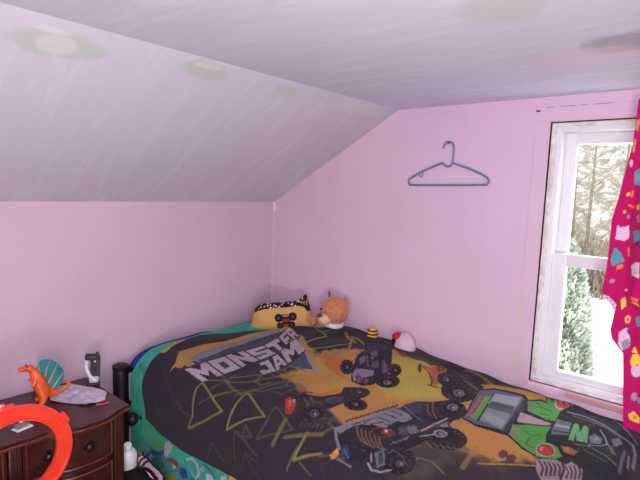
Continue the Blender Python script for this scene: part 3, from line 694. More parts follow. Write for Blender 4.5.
pr.poly([(540, 583), (529, 582), (518, 581), (505, 576), (523, 617), (533, 649), (544, 680), (553, 683), (561, 685), (568, 685), (564, 677), (562, 668), (558, 660), (567, 663), (573, 665), (582, 668), (588, 675), (596, 687), (604, 696), (615, 700), (623, 704), (632, 705), (595, 659), (566, 621)], (173, 160, 168))
pr.poly([(549, 620), (545, 618), (540, 617), (544, 630), (548, 640), (557, 640), (566, 642), (557, 631)], (55, 60, 76))
pr.poly([(473, 567), (462, 564), (449, 559), (437, 551), (436, 565), (436, 576), (435, 590), (412, 567), (391, 547), (374, 528), (358, 526), (342, 525), (327, 522), (344, 560), (361, 595), (388, 640), (412, 649), (431, 654), (450, 660), (440, 640), (426, 616), (405, 585), (432, 612), (453, 632), (470, 647), (475, 638), (477, 628), (480, 618), (490, 638), (500, 655), (508, 672), (519, 676), (529, 677), (538, 678), (520, 646), (504, 615)], (173, 160, 168))
pr.line([(893, 556), (918, 650), (943, 736), (999, 675), (1058, 589), (1007, 604), (923, 553), (893, 556)], 9, (126, 118, 57), 0.85)
pr.line([(834, 756), (863, 838), (892, 919), (931, 856), (984, 797), (919, 777), (880, 769), (834, 756)], 8, (126, 118, 57), 0.95)
pr.line([(829, 907), (909, 943), (965, 944), (936, 982), (884, 1046), (860, 984), (829, 907)], 7, (82, 76, 54), 0.9)
pr.line([(1062, 866), (973, 837), (1008, 968)], 7, (82, 76, 54), 0.7)
pr.line([(946, 868), (968, 920), (980, 882), (946, 868)], 6, (82, 76, 54), 0.8)
pr.line([(1128, 709), (1052, 733), (1099, 808)], 8, (82, 76, 54), 0.6)
pr.line([(1019, 915), (1050, 947), (1073, 996)], 6, (82, 76, 54), 0.5)
pr.line([(1087, 901), (1021, 915), (1026, 973)], 6, (82, 76, 54), 0.5)
pr.line([(874, 1104), (922, 1113), (965, 1115), (936, 1153), (912, 1194)], 9, (126, 118, 57), 0.9)
pr.line([(955, 1016), (911, 1008), (862, 991)], 16, (116, 106, 59), 0.75)
pr.line([(917, 1043), (894, 1086), (859, 1151)], 16, (118, 106, 59), 0.75)
pr.line([(859, 1151), (815, 1160), (796, 1123)], 12, (118, 106, 59), 0.6)
pr.line([(896, 1113), (941, 1107), (998, 1104)], 7, (126, 118, 57), 0.6)
pr.line([(923, 1193), (903, 1228), (901, 1277)], 6, (126, 118, 57), 0.5)
pr.line([(960, 1137), (979, 1197)], 5, (126, 118, 57), 0.5)
pr.line([(879, 564), (821, 650), (760, 699), (636, 758), (575, 789)], 9, (123, 114, 62), 0.6375)
pr.line([(819, 584), (845, 666), (853, 748), (833, 781)], 14, (123, 114, 62), 0.525)
pr.line([(794, 616), (699, 689), (751, 711), (755, 750), (717, 758)], 11, (123, 114, 62), 0.6375)
pr.line([(869, 734), (771, 769), (664, 787), (583, 822)], 13, (123, 114, 62), 0.525)
pr.line([(916, 654), (835, 716), (790, 791), (685, 835)], 12, (123, 114, 62), 0.45)
pr.line([(597, 714), (635, 786), (650, 834)], 16, (123, 114, 62), 0.6)
pr.line([(531, 743), (612, 775), (696, 824)], 12, (123, 114, 62), 0.525)
pr.line([(675, 649), (668, 738), (573, 760)], 9, (123, 114, 62), 0.45)
pr.line([(896, 617), (840, 636), (760, 600)], 8, (123, 114, 62), 0.45)
pr.line([(959, 610), (906, 656), (865, 704)], 8, (123, 114, 62), 0.375)
pr.line([(772, 804), (754, 860), (677, 862)], 8, (123, 114, 62), 0.45)
pr.line([(921, 320), (974, 431), (1002, 492)], 6, (123, 114, 62), 0.15)
pr.line([(1035, 344), (1082, 376), (1107, 436)], 9, (123, 114, 62), 0.135)
pr.line([(989, 485), (1017, 542), (1007, 604)], 8, (123, 114, 62), 0.2625)
pr.line([(146, 484), (186, 574), (210, 616), (264, 597), (326, 581)], 12, (141, 128, 64), 0.9)
pr.line([(168, 565), (121, 565), (98, 600)], 15, (141, 128, 64), 0.9)
pr.line([(362, 652), (297, 719), (210, 770)], 11, (141, 128, 64), 0.9)
pr.line([(134, 724), (223, 774), (284, 809)], 13, (141, 128, 64), 0.9)
pr.line([(416, 721), (379, 723), (397, 769), (320, 750), (351, 798), (280, 776)], 12, (141, 128, 64), 0.9)
pr.line([(105, 657), (159, 718), (186, 776)], 15, (141, 128, 64), 0.9)
pr.line([(125, 710), (151, 779), (170, 816)], 13, (141, 128, 64), 0.9)
pr.line([(333, 574), (368, 646), (369, 679)], 19, (160, 143, 76), 0.8)
pr.poly([(385, 919), (404, 931), (423, 938), (440, 941), (453, 936), (456, 924), (450, 907), (435, 888), (420, 872), (403, 861), (383, 855), (368, 854), (360, 862), (355, 873), (359, 890), (370, 905)], (32, 27, 34))
pr.poly([(387, 918), (404, 928), (421, 935), (436, 936), (447, 931), (449, 921), (443, 906), (433, 889), (418, 875), (403, 864), (385, 858), (372, 861), (364, 866), (361, 878), (363, 889), (372, 904)], (42, 36, 44))
pr.line([(400, 920), (400, 926)], 6, (81, 67, 66), 0.8)
pr.line([(423, 927), (430, 935)], 6, (81, 67, 66), 0.8)
pr.line([(436, 921), (449, 930)], 6, (81, 67, 66), 0.8)
pr.line([(432, 901), (443, 904)], 6, (81, 67, 66), 0.8)
pr.line([(415, 881), (420, 876)], 7, (81, 67, 66), 0.8)
pr.line([(394, 868), (392, 861)], 6, (81, 67, 66), 0.8)
pr.line([(377, 869), (368, 861)], 6, (81, 67, 66), 0.8)
pr.line([(370, 883), (361, 880)], 6, (81, 67, 66), 0.8)
pr.line([(378, 903), (372, 904)], 6, (81, 67, 66), 0.8)
pr.poly([(391, 909), (402, 916), (415, 921), (423, 921), (430, 917), (432, 912), (428, 901), (422, 891), (413, 882), (402, 875), (392, 872), (383, 872), (377, 876), (374, 883), (376, 891), (383, 900)], (29, 24, 30))
pr.poly([(396, 904), (402, 908), (409, 911), (415, 912), (417, 908), (419, 905), (417, 900), (413, 893), (409, 889), (402, 883), (396, 883), (392, 883), (387, 885), (385, 888), (387, 894), (391, 900)], (52, 47, 54))
pr.poly([(400, 900), (402, 901), (406, 903), (411, 903), (413, 902), (413, 900), (411, 896), (409, 893), (407, 890), (402, 888), (398, 886), (396, 887), (394, 888), (394, 890), (394, 892), (396, 896)], (59, 52, 62))
pr.poly([(400, 902), (402, 903), (404, 904), (406, 905), (406, 903), (406, 903), (406, 901), (404, 900), (402, 897), (400, 896), (398, 894), (398, 894), (396, 896), (396, 898), (396, 898), (398, 901)], (143, 136, 139))
pr.poly([(264, 1080), (282, 1088), (299, 1091), (314, 1092), (325, 1087), (329, 1078), (329, 1068), (321, 1055), (306, 1044), (286, 1033), (265, 1026), (245, 1024), (235, 1028), (234, 1040), (239, 1054), (251, 1068)], (32, 27, 34))
pr.poly([(266, 1079), (282, 1085), (299, 1089), (312, 1089), (320, 1085), (325, 1076), (323, 1067), (316, 1055), (303, 1045), (286, 1035), (267, 1029), (252, 1029), (241, 1033), (239, 1042), (245, 1055), (254, 1067)], (42, 36, 44))
pr.line([(279, 1078), (279, 1084)], 6, (81, 67, 66), 0.8)
pr.line([(301, 1084), (305, 1090)], 6, (81, 67, 66), 0.8)
pr.line([(314, 1077), (323, 1081)], 6, (81, 67, 66), 0.8)
pr.line([(314, 1065), (323, 1065)], 6, (81, 67, 66), 0.8)
pr.line([(301, 1050), (306, 1046)], 6, (81, 67, 66), 0.8)
pr.line([(278, 1038), (273, 1032)], 6, (81, 67, 66), 0.8)
pr.line([(256, 1037), (245, 1028)], 7, (81, 67, 66), 0.8)
pr.line([(249, 1049), (239, 1044)], 6, (81, 67, 66), 0.8)
pr.line([(260, 1066), (254, 1067)], 6, (81, 67, 66), 0.8)
pr.poly([(273, 1071), (284, 1078), (292, 1080), (303, 1079), (310, 1077), (312, 1072), (310, 1065), (306, 1057), (297, 1050), (286, 1046), (273, 1040), (265, 1041), (258, 1044), (256, 1049), (258, 1056), (264, 1065)], (29, 24, 30))
pr.poly([(277, 1067), (284, 1070), (290, 1073), (295, 1073), (299, 1070), (301, 1067), (301, 1063), (297, 1059), (293, 1055), (286, 1052), (280, 1049), (273, 1050), (271, 1052), (269, 1055), (269, 1059), (273, 1063)], (62, 55, 64))
pr.poly([(282, 1065), (286, 1067), (290, 1066), (292, 1067), (295, 1066), (295, 1064), (295, 1062), (293, 1059), (290, 1058), (286, 1054), (282, 1054), (280, 1053), (277, 1054), (275, 1056), (277, 1059), (280, 1062)], (59, 52, 62))
pr.poly([(282, 1067), (284, 1068), (286, 1069), (288, 1068), (290, 1068), (290, 1066), (290, 1066), (288, 1065), (286, 1062), (284, 1061), (282, 1060), (280, 1062), (280, 1062), (280, 1062), (280, 1064), (282, 1065)], (143, 136, 139))
pr.poly([(308, 877), (233, 861), (159, 813), (135, 807), (82, 846), (79, 914), (187, 982), (314, 1060), (372, 1044), (428, 1055), (472, 1027), (483, 980), (413, 928)], (42, 37, 50))
pr.poly([(144, 814), (98, 852), (218, 935), (247, 889)], (55, 47, 67))
pr.poly([(100, 865), (99, 920), (220, 998), (237, 958)], (49, 44, 59))
pr.poly([(438, 951), (382, 929), (369, 972), (354, 1002), (386, 1020), (425, 997), (461, 1015), (472, 982)], (126, 116, 134))
pr.poly([(442, 969), (421, 973), (431, 1000), (461, 1015), (468, 995)], (94, 60, 102))
pr.poly([(427, 1005), (414, 1020), (444, 1030), (455, 1020)], (101, 67, 109))
pr.poly([(320, 897), (283, 898), (309, 927), (352, 928)], (108, 101, 119))
pr.poly([(236, 898), (195, 902), (225, 929), (289, 940)], (99, 92, 113))
pr.poly([(294, 948), (257, 955), (306, 1000), (341, 992)], (81, 74, 94))
pr.poly([(263, 980), (263, 1011), (325, 1053), (349, 1038)], (77, 71, 91))
pr.line([(273, 906), (343, 963)], 5, (109, 102, 121), 0.8)
pr.line([(241, 976), (334, 1044)], 6, (109, 102, 121), 0.8)
pr.line([(93, 854), (360, 1037)], 8, (29, 24, 32))
pr.line([(310, 885), (260, 904), (220, 998)], 7, (30, 25, 35), 0.9)
pr.line([(410, 929), (348, 956), (336, 1020)], 6, (30, 25, 35), 0.9)
pr.line([(474, 988), (449, 974)], 5, (143, 126, 126), 0.9)
pr.line([(466, 1002), (442, 989)], 5, (143, 126, 126), 0.9)
pr.poly([(348, 1124), (369, 1133), (391, 1135), (410, 1126), (421, 1113), (426, 1093), (424, 1072), (418, 1055), (405, 1044), (390, 1038), (370, 1038), (351, 1046), (334, 1057), (323, 1073), (320, 1091), (329, 1110)], (32, 27, 34))
pr.poly([(350, 1121), (369, 1129), (389, 1129), (406, 1122), (415, 1109), (419, 1092), (419, 1074), (413, 1057), (403, 1047), (388, 1041), (370, 1042), (353, 1049), (338, 1061), (329, 1076), (327, 1092), (333, 1108)], (42, 36, 44))
pr.line([(367, 1117), (365, 1129)], 6, (81, 67, 66), 0.8)
pr.line([(393, 1116), (399, 1127)], 6, (81, 67, 66), 0.8)
pr.line([(408, 1099), (417, 1104)], 6, (81, 67, 66), 0.8)
pr.line([(409, 1075), (417, 1071)], 6, (81, 67, 66), 0.8)
pr.line([(398, 1055), (405, 1048)], 5, (81, 67, 66), 0.8)
pr.line([(377, 1050), (377, 1042)], 5, (81, 67, 66), 0.8)
pr.line([(353, 1060), (347, 1052)], 6, (81, 67, 66), 0.8)
pr.line([(338, 1080), (327, 1079)], 6, (81, 67, 66), 0.8)
pr.line([(344, 1103), (333, 1108)], 6, (81, 67, 66), 0.8)
pr.poly([(367, 1115), (380, 1120), (393, 1119), (404, 1114), (410, 1107), (413, 1095), (411, 1082), (407, 1071), (400, 1065), (389, 1059), (379, 1060), (368, 1065), (359, 1074), (353, 1083), (353, 1094), (359, 1106)], (29, 24, 30))
pr.poly([(374, 1103), (382, 1106), (389, 1107), (393, 1103), (400, 1098), (400, 1092), (400, 1085), (398, 1080), (394, 1075), (387, 1071), (381, 1072), (374, 1075), (370, 1079), (366, 1086), (365, 1092), (370, 1099)], (108, 102, 108))
pr.poly([(378, 1095), (383, 1097), (387, 1097), (391, 1098), (393, 1095), (393, 1090), (393, 1086), (391, 1082), (389, 1079), (385, 1079), (381, 1079), (378, 1080), (376, 1083), (374, 1086), (374, 1090), (376, 1094)], (59, 52, 62))
pr.poly([(380, 1096), (383, 1097), (385, 1098), (387, 1097), (389, 1097), (389, 1094), (389, 1092), (387, 1091), (387, 1089), (385, 1088), (381, 1087), (378, 1088), (378, 1091), (376, 1091), (378, 1093), (378, 1095)], (143, 136, 139))
pr.poly([(724, 906), (683, 893), (643, 965), (584, 1006), (539, 988), (498, 1017), (480, 1053), (503, 1088), (550, 1093), (630, 1066), (704, 1056), (763, 1040), (781, 981)], (39, 32, 39))
pr.poly([(492, 1080), (507, 1086), (527, 1089), (546, 1085), (559, 1075), (568, 1062), (568, 1046), (560, 1029), (549, 1018), (536, 1012), (519, 1012), (502, 1016), (489, 1025), (478, 1038), (473, 1053), (480, 1067)], (32, 27, 34))
pr.poly([(495, 1077), (510, 1083), (525, 1085), (542, 1081), (557, 1074), (564, 1061), (562, 1045), (558, 1032), (547, 1021), (534, 1015), (519, 1014), (504, 1019), (491, 1027), (482, 1039), (478, 1052), (482, 1066)], (42, 36, 44))
pr.line([(508, 1075), (505, 1082)], 6, (81, 67, 66), 0.8)
pr.line([(531, 1076), (535, 1083)], 6, (81, 67, 66), 0.8)
pr.line([(551, 1066), (557, 1069)], 6, (81, 67, 66), 0.8)
pr.line([(553, 1045), (564, 1045)], 6, (81, 67, 66), 0.8)
pr.line([(543, 1028), (549, 1022)], 6, (81, 67, 66), 0.8)
pr.line([(523, 1021), (526, 1014)], 6, (81, 67, 66), 0.8)
pr.line([(502, 1027), (498, 1022)], 7, (81, 67, 66), 0.8)
pr.line([(489, 1043), (480, 1042)], 6, (81, 67, 66), 0.8)
pr.line([(491, 1060), (482, 1066)], 6, (81, 67, 66), 0.8)
pr.poly([(503, 1067), (512, 1071), (525, 1073), (536, 1069), (544, 1065), (549, 1057), (549, 1048), (545, 1037), (538, 1030), (530, 1026), (519, 1025), (508, 1027), (500, 1035), (493, 1042), (493, 1051), (495, 1059)], (29, 24, 30))
pr.poly([(510, 1058), (516, 1063), (523, 1063), (529, 1060), (534, 1059), (536, 1053), (538, 1048), (536, 1042), (532, 1039), (525, 1034), (519, 1034), (512, 1037), (508, 1041), (504, 1044), (504, 1049), (506, 1055)], (62, 52, 55))
pr.poly([(516, 1053), (519, 1055), (523, 1056), (525, 1055), (529, 1053), (532, 1050), (532, 1048), (529, 1044), (527, 1043), (523, 1040), (521, 1041), (517, 1040), (514, 1043), (512, 1046), (512, 1048), (512, 1050)], (59, 52, 62))
pr.poly([(519, 1055), (521, 1057), (521, 1057), (523, 1056), (525, 1055), (527, 1054), (525, 1053), (525, 1050), (523, 1049), (521, 1047), (519, 1048), (519, 1048), (516, 1049), (514, 1050), (514, 1052), (516, 1053)], (143, 136, 139))
pr.poly([(591, 1138), (608, 1144), (623, 1142), (638, 1134), (649, 1121), (656, 1105), (654, 1086), (647, 1072), (635, 1059), (618, 1052), (600, 1053), (585, 1061), (574, 1075), (568, 1092), (570, 1110), (578, 1127)], (32, 27, 34))
pr.poly([(591, 1133), (606, 1140), (623, 1139), (636, 1131), (645, 1118), (652, 1105), (652, 1088), (645, 1074), (633, 1061), (617, 1056), (602, 1057), (589, 1064), (578, 1078), (574, 1093), (574, 1109), (580, 1124)], (42, 36, 44))
pr.line([(606, 1130), (602, 1138)], 5, (81, 67, 66), 0.8)
pr.line([(626, 1126), (630, 1135)], 5, (81, 67, 66), 0.8)
pr.line([(641, 1111), (647, 1114)], 5, (81, 67, 66), 0.8)
pr.line([(643, 1090), (650, 1086)], 5, (81, 67, 66), 0.8)
pr.line([(630, 1070), (635, 1064)], 5, (81, 67, 66), 0.8)
pr.line([(611, 1067), (609, 1056)], 5, (81, 67, 66), 0.8)
pr.line([(591, 1078), (585, 1070)], 5, (81, 67, 66), 0.8)
pr.line([(583, 1098), (574, 1098)], 5, (81, 67, 66), 0.8)
pr.line([(587, 1118), (580, 1124)], 5, (81, 67, 66), 0.8)
pr.poly([(600, 1122), (608, 1125), (619, 1125), (628, 1119), (634, 1113), (639, 1101), (639, 1092), (634, 1082), (626, 1075), (617, 1073), (606, 1072), (600, 1078), (593, 1087), (589, 1097), (589, 1106), (591, 1115)], (29, 24, 30))
pr.poly([(606, 1112), (611, 1113), (617, 1114), (621, 1112), (626, 1107), (628, 1100), (628, 1096), (626, 1089), (621, 1086), (617, 1084), (611, 1085), (604, 1087), (602, 1092), (600, 1097), (600, 1104), (602, 1108)], (71, 60, 66))
pr.poly([(611, 1106), (615, 1108), (617, 1107), (619, 1105), (621, 1102), (624, 1100), (624, 1098), (621, 1093), (619, 1091), (615, 1089), (613, 1090), (611, 1092), (606, 1093), (606, 1098), (606, 1100), (608, 1104)], (59, 52, 62))
pr.poly([(611, 1106), (613, 1106), (615, 1108), (617, 1107), (617, 1105), (617, 1103), (619, 1102), (617, 1100), (615, 1099), (615, 1099), (613, 1099), (611, 1099), (608, 1100), (608, 1102), (608, 1102), (608, 1104)], (143, 136, 139))
pr.poly([(625, 989), (592, 1022), (628, 1068), (676, 1060), (683, 1019)], (64, 52, 55))
pr.line([(704, 929), (730, 971), (766, 1000)], 10, (106, 84, 74), 0.8)
pr.line([(682, 939), (706, 980), (692, 997)], 11, (106, 84, 74), 0.8)
pr.line([(662, 1001), (623, 1007), (624, 1038)], 7, (101, 87, 92), 0.8)
pr.line([(663, 916), (637, 960), (573, 987)], 21, (185, 108, 50), 0.95)
pr.line([(703, 897), (672, 898), (650, 919)], 10, (126, 44, 37), 0.9)
pr.poly([(762, 889), (740, 890), (752, 924), (765, 947), (814, 978), (836, 985), (843, 967)], (178, 52, 40))
pr.poly([(764, 903), (751, 906), (776, 935), (808, 952)], (198, 94, 71))
pr.poly([(744, 909), (739, 918), (759, 934), (761, 925)], (168, 160, 160))
pr.poly([(777, 1111), (811, 1130), (835, 1135), (850, 1126), (857, 1107), (855, 1085), (845, 1058), (828, 1031), (809, 1013), (783, 998), (757, 991), (733, 995), (720, 1009), (717, 1032), (728, 1058), (747, 1084)], (32, 27, 34))
pr.poly([(779, 1107), (809, 1125), (831, 1127), (846, 1121), (850, 1104), (851, 1084), (840, 1059), (826, 1035), (807, 1017), (785, 1005), (762, 999), (742, 1003), (729, 1015), (726, 1035), (734, 1059), (751, 1082)], (42, 36, 44))
pr.line([(798, 1107), (803, 1121)], 5, (81, 67, 66), 0.8)
pr.line([(820, 1114), (828, 1129)], 4, (81, 67, 66), 0.8)
pr.line([(835, 1108), (846, 1121)], 4, (81, 67, 66), 0.8)
pr.line([(840, 1093), (852, 1102)], 4, (81, 67, 66), 0.8)
pr.line([(836, 1071), (847, 1074)], 5, (81, 67, 66), 0.8)
pr.line([(823, 1048), (834, 1046)], 5, (81, 67, 66), 0.8)
pr.line([(809, 1032), (815, 1024)], 5, (81, 67, 66), 0.8)
pr.line([(791, 1019), (792, 1008)], 5, (81, 67, 66), 0.8)
pr.line([(770, 1014), (764, 999)], 5, (81, 67, 66), 0.8)
pr.line([(752, 1018), (740, 1003)], 5, (81, 67, 66), 0.8)
pr.line([(744, 1031), (729, 1019)], 5, (81, 67, 66), 0.8)
pr.line([(743, 1049), (728, 1045)], 5, (81, 67, 66), 0.8)
pr.line([(751, 1068), (741, 1069)], 6, (81, 67, 66), 0.8)
pr.line([(773, 1090), (768, 1098)], 6, (81, 67, 66), 0.8)
pr.poly([(762, 1070), (781, 1082), (796, 1084), (807, 1081), (812, 1071), (812, 1057), (808, 1043), (798, 1027), (787, 1016), (770, 1007), (755, 1003), (742, 1005), (733, 1013), (733, 1027), (737, 1043), (747, 1059)], (29, 24, 30))
pr.poly([(767, 1059), (777, 1065), (786, 1066), (793, 1065), (795, 1059), (797, 1052), (793, 1042), (789, 1035), (780, 1027), (772, 1023), (763, 1020), (757, 1023), (752, 1027), (750, 1034), (754, 1044), (758, 1051)], (77, 79, 91))
pr.poly([(771, 1051), (776, 1054), (782, 1057), (786, 1055), (789, 1053), (789, 1049), (787, 1044), (785, 1039), (778, 1033), (774, 1030), (767, 1030), (765, 1031), (761, 1033), (761, 1038), (763, 1043), (767, 1048)], (59, 52, 62))
pr.poly([(771, 1051), (776, 1054), (778, 1054), (780, 1054), (782, 1052), (782, 1050), (780, 1047), (778, 1045), (776, 1042), (772, 1039), (769, 1039), (767, 1041), (765, 1041), (765, 1043), (767, 1045), (769, 1048)], (143, 136, 139))
pr.line([(862, 1057), (839, 1049)], 6, (106, 81, 67), 0.7)
pr.line([(858, 1072), (834, 1064)], 6, (106, 81, 67), 0.7)
pr.line([(855, 1089), (829, 1079)], 6, (106, 81, 67), 0.7)
pr.line([(850, 1104), (824, 1094)], 6, (106, 81, 67), 0.7)
pr.line([(848, 1119), (820, 1107)], 6, (106, 81, 67), 0.7)
pr.line([(841, 1131), (816, 1122)], 6, (106, 81, 67), 0.7)
pr.poly([(773, 1444), (803, 1456), (831, 1463), (850, 1456), (863, 1445), (867, 1427), (865, 1409), (857, 1392), (842, 1378), (820, 1368), (795, 1362), (771, 1366), (751, 1376), (741, 1391), (740, 1409), (753, 1429)], (35, 30, 39))
pr.poly([(790, 1446), (813, 1456), (835, 1459), (852, 1454), (861, 1444), (865, 1429), (863, 1413), (857, 1399), (844, 1388), (827, 1380), (805, 1377), (786, 1379), (769, 1387), (760, 1400), (762, 1416), (770, 1430)], (32, 27, 34))
pr.poly([(792, 1444), (811, 1451), (833, 1456), (848, 1451), (859, 1442), (861, 1429), (861, 1415), (853, 1400), (842, 1390), (825, 1382), (807, 1380), (788, 1382), (775, 1390), (766, 1403), (766, 1416), (775, 1431)], (42, 36, 44))
pr.line([(811, 1444), (807, 1450)], 4, (81, 67, 66), 0.8)
pr.line([(837, 1445), (841, 1453)], 4, (81, 67, 66), 0.8)
pr.line([(852, 1434), (859, 1437)], 3, (81, 67, 66), 0.8)
pr.line([(852, 1416), (861, 1413)], 3, (81, 67, 66), 0.8)
pr.line([(840, 1398), (844, 1392)], 4, (81, 67, 66), 0.8)
pr.line([(814, 1388), (814, 1381)], 4, (81, 67, 66), 0.8)
pr.line([(788, 1391), (782, 1386)], 4, (81, 67, 66), 0.8)
pr.line([(777, 1408), (766, 1405)], 4, (81, 67, 66), 0.8)
pr.line([(783, 1427), (775, 1431)], 4, (81, 67, 66), 0.8)
pr.poly([(801, 1433), (813, 1440), (829, 1442), (839, 1441), (846, 1435), (850, 1427), (848, 1418), (842, 1408), (833, 1400), (822, 1393), (809, 1391), (799, 1394), (788, 1398), (784, 1407), (783, 1416), (790, 1425)], (29, 24, 30))
pr.poly([(809, 1428), (816, 1431), (824, 1432), (831, 1431), (835, 1427), (837, 1423), (837, 1418), (833, 1411), (827, 1408), (820, 1404), (814, 1403), (805, 1402), (801, 1406), (796, 1410), (799, 1417), (801, 1422)], (76, 74, 82))
pr.poly([(811, 1421), (818, 1425), (822, 1425), (827, 1426), (829, 1424), (829, 1419), (829, 1417), (827, 1414), (824, 1412), (818, 1409), (814, 1408), (809, 1407), (807, 1409), (805, 1411), (807, 1416), (809, 1419)], (59, 52, 62))
pr.poly([(814, 1422), (818, 1425), (820, 1425), (822, 1425), (824, 1423), (824, 1423), (824, 1421), (822, 1418), (820, 1416), (818, 1415), (816, 1415), (812, 1414), (811, 1417), (809, 1416), (811, 1419), (814, 1422)], (143, 136, 139))
pr.poly([(824, 1180), (755, 1184), (703, 1196), (625, 1237), (498, 1227), (438, 1252), (409, 1302), (351, 1330), (446, 1415), (530, 1418), (637, 1416), (712, 1402), (760, 1381), (810, 1364), (849, 1332), (888, 1300), (888, 1260)], (39, 34, 45))
pr.poly([(813, 1162), (761, 1173), (712, 1181), (625, 1195), (515, 1201), (528, 1266), (547, 1307), (599, 1298), (614, 1275), (670, 1270), (692, 1237), (714, 1204), (755, 1193), (824, 1196)], (126, 123, 134))
pr.line([(811, 1166), (847, 1201), (875, 1237), (910, 1236)], 9, (133, 129, 139), 0.9)
pr.line([(634, 1214), (634, 1263)], 7, (62, 57, 71), 0.9)
pr.line([(597, 1215), (597, 1264)], 8, (62, 57, 71), 0.9)
pr.line([(558, 1215), (567, 1269)], 8, (62, 57, 71), 0.9)
pr.line([(524, 1219), (534, 1275)], 8, (62, 57, 71), 0.9)
pr.line([(692, 1196), (655, 1211)], 7, (62, 57, 71), 0.9)
pr.line([(692, 1221), (649, 1248)], 6, (62, 57, 71), 0.9)
pr.line([(748, 1187), (709, 1192)], 7, (62, 57, 71), 0.9)
pr.line([(653, 1260), (649, 1280)], 7, (62, 57, 71), 0.9)
pr.line([(748, 1162), (720, 1154)], 7, (44, 37, 44), 0.9)
pr.line([(725, 1164), (699, 1157)], 7, (44, 37, 44), 0.9)
pr.line([(703, 1166), (679, 1160)], 7, (44, 37, 44), 0.9)
pr.line([(684, 1170), (660, 1165)], 7, (44, 37, 44), 0.9)
pr.line([(662, 1173), (640, 1171)], 7, (44, 37, 44), 0.9)
pr.line([(643, 1178), (619, 1174)], 7, (44, 37, 44), 0.9)
pr.line([(623, 1184), (599, 1180)], 7, (44, 37, 44), 0.9)
pr.line([(604, 1189), (578, 1184)], 8, (44, 37, 44), 0.9)
pr.line([(584, 1195), (556, 1188)], 8, (44, 37, 44), 0.9)
pr.line([(563, 1199), (535, 1193)], 8, (44, 37, 44), 0.9)
pr.line([(539, 1203), (513, 1200)], 8, (44, 37, 44), 0.9)
pr.line([(520, 1209), (496, 1207)], 8, (44, 37, 44), 0.9)
pr.poly([(660, 1207), (657, 1230), (677, 1227)], (160, 148, 92), 0.7)
pr.poly([(737, 1322), (769, 1334), (797, 1337), (821, 1332), (836, 1318), (842, 1299), (838, 1278), (819, 1252), (793, 1232), (763, 1217), (731, 1210), (705, 1215), (688, 1230), (681, 1253), (687, 1276), (707, 1300)], (32, 27, 34))
pr.line([(746, 1203), (780, 1235), (808, 1273), (812, 1303)], 7, (126, 94, 71), 0.85)
pr.line([(742, 1219), (778, 1251), (806, 1286), (808, 1311)], 7, (126, 94, 71), 0.85)
pr.line([(735, 1232), (776, 1266), (804, 1302), (803, 1322)], 6, (126, 94, 71), 0.85)
pr.line([(731, 1247), (774, 1282), (799, 1315), (799, 1331)], 6, (126, 94, 71), 0.85)
pr.line([(726, 1263), (771, 1298), (795, 1326), (795, 1342)], 6, (126, 94, 71), 0.85)
pr.line([(722, 1278), (771, 1314), (790, 1339), (790, 1350)], 6, (126, 94, 71), 0.85)
pr.poly([(681, 1313), (696, 1318), (709, 1317), (719, 1308), (730, 1298), (735, 1282), (735, 1268), (731, 1256), (722, 1246), (709, 1243), (696, 1244), (681, 1250), (672, 1263), (666, 1277), (666, 1291), (672, 1305)], (111, 52, 47))
pr.poly([(692, 1302), (700, 1305), (711, 1303), (722, 1299), (728, 1288), (733, 1277), (733, 1266), (731, 1256), (724, 1251), (716, 1248), (705, 1250), (694, 1253), (685, 1262), (679, 1273), (679, 1285), (683, 1294)], (37, 30, 39))
pr.poly([(681, 1301), (689, 1304), (698, 1304), (704, 1303), (711, 1298), (713, 1292), (713, 1285), (709, 1277), (705, 1273), (698, 1270), (690, 1269), (681, 1271), (677, 1275), (672, 1282), (672, 1289), (674, 1294)], (126, 54, 50))
pr.poly([(683, 1287), (687, 1290), (689, 1290), (692, 1288), (694, 1288), (696, 1286), (694, 1281), (694, 1279), (692, 1279), (687, 1276), (685, 1276), (681, 1276), (681, 1278), (679, 1280), (679, 1282), (681, 1285)], (190, 180, 176))
pr.poly([(622, 1320), (590, 1339), (629, 1372), (665, 1360)], (106, 109, 126))
pr.poly([(646, 1303), (616, 1316), (661, 1353), (689, 1336)], (71, 71, 84))
pr.line([(756, 1342), (732, 1342)], 5, (148, 126, 101), 0.8)
pr.line([(736, 1349), (713, 1349)], 5, (148, 126, 101), 0.8)
pr.line([(717, 1354), (693, 1355)], 5, (148, 126, 101), 0.8)
pr.line([(700, 1362), (672, 1360)], 6, (148, 126, 101), 0.8)
pr.poly([(867, 1236), (847, 1248), (884, 1284), (901, 1268)], (52, 55, 94))
pr.poly([(908, 1224), (877, 1229), (892, 1251), (912, 1243)], (195, 118, 52))
pr.poly([(895, 1229), (877, 1231), (890, 1246)], (200, 160, 67))
pr.line([(908, 1247), (907, 1278), (905, 1305)], 4, (139, 134, 141), 0.8)
pr.line([(869, 1250), (890, 1284)], 3, (101, 106, 126), 0.8)
pr.poly([(831, 1334), (790, 1343), (850, 1386), (872, 1374)], (94, 102, 111))
pr.poly([(825, 1344), (808, 1348), (851, 1380), (859, 1372)], (60, 66, 76))
pr.line([(872, 1342), (883, 1362), (878, 1391), (859, 1412)], 6, (144, 144, 148), 0.95)
pr.line([(838, 1328), (864, 1348)], 5, (148, 144, 148), 0.9)
pr.line([(797, 1362), (771, 1366), (777, 1399), (811, 1439)], 6, (92, 84, 87), 0.8)
pr.line([(760, 1374), (741, 1379)], 4, (84, 77, 77), 0.7)
pr.line([(760, 1388), (743, 1396)], 4, (84, 77, 77), 0.7)
pr.line([(758, 1402), (747, 1412)], 4, (84, 77, 77), 0.7)
pr.line([(758, 1415), (751, 1429)], 4, (84, 77, 77), 0.7)
pr.poly([(502, 1235), (448, 1248), (420, 1291), (485, 1319), (515, 1374), (601, 1374), (573, 1321)], (47, 42, 55))
pr.poly([(479, 1224), (438, 1252), (444, 1287), (511, 1309), (524, 1276)], (72, 72, 91), 0.6)
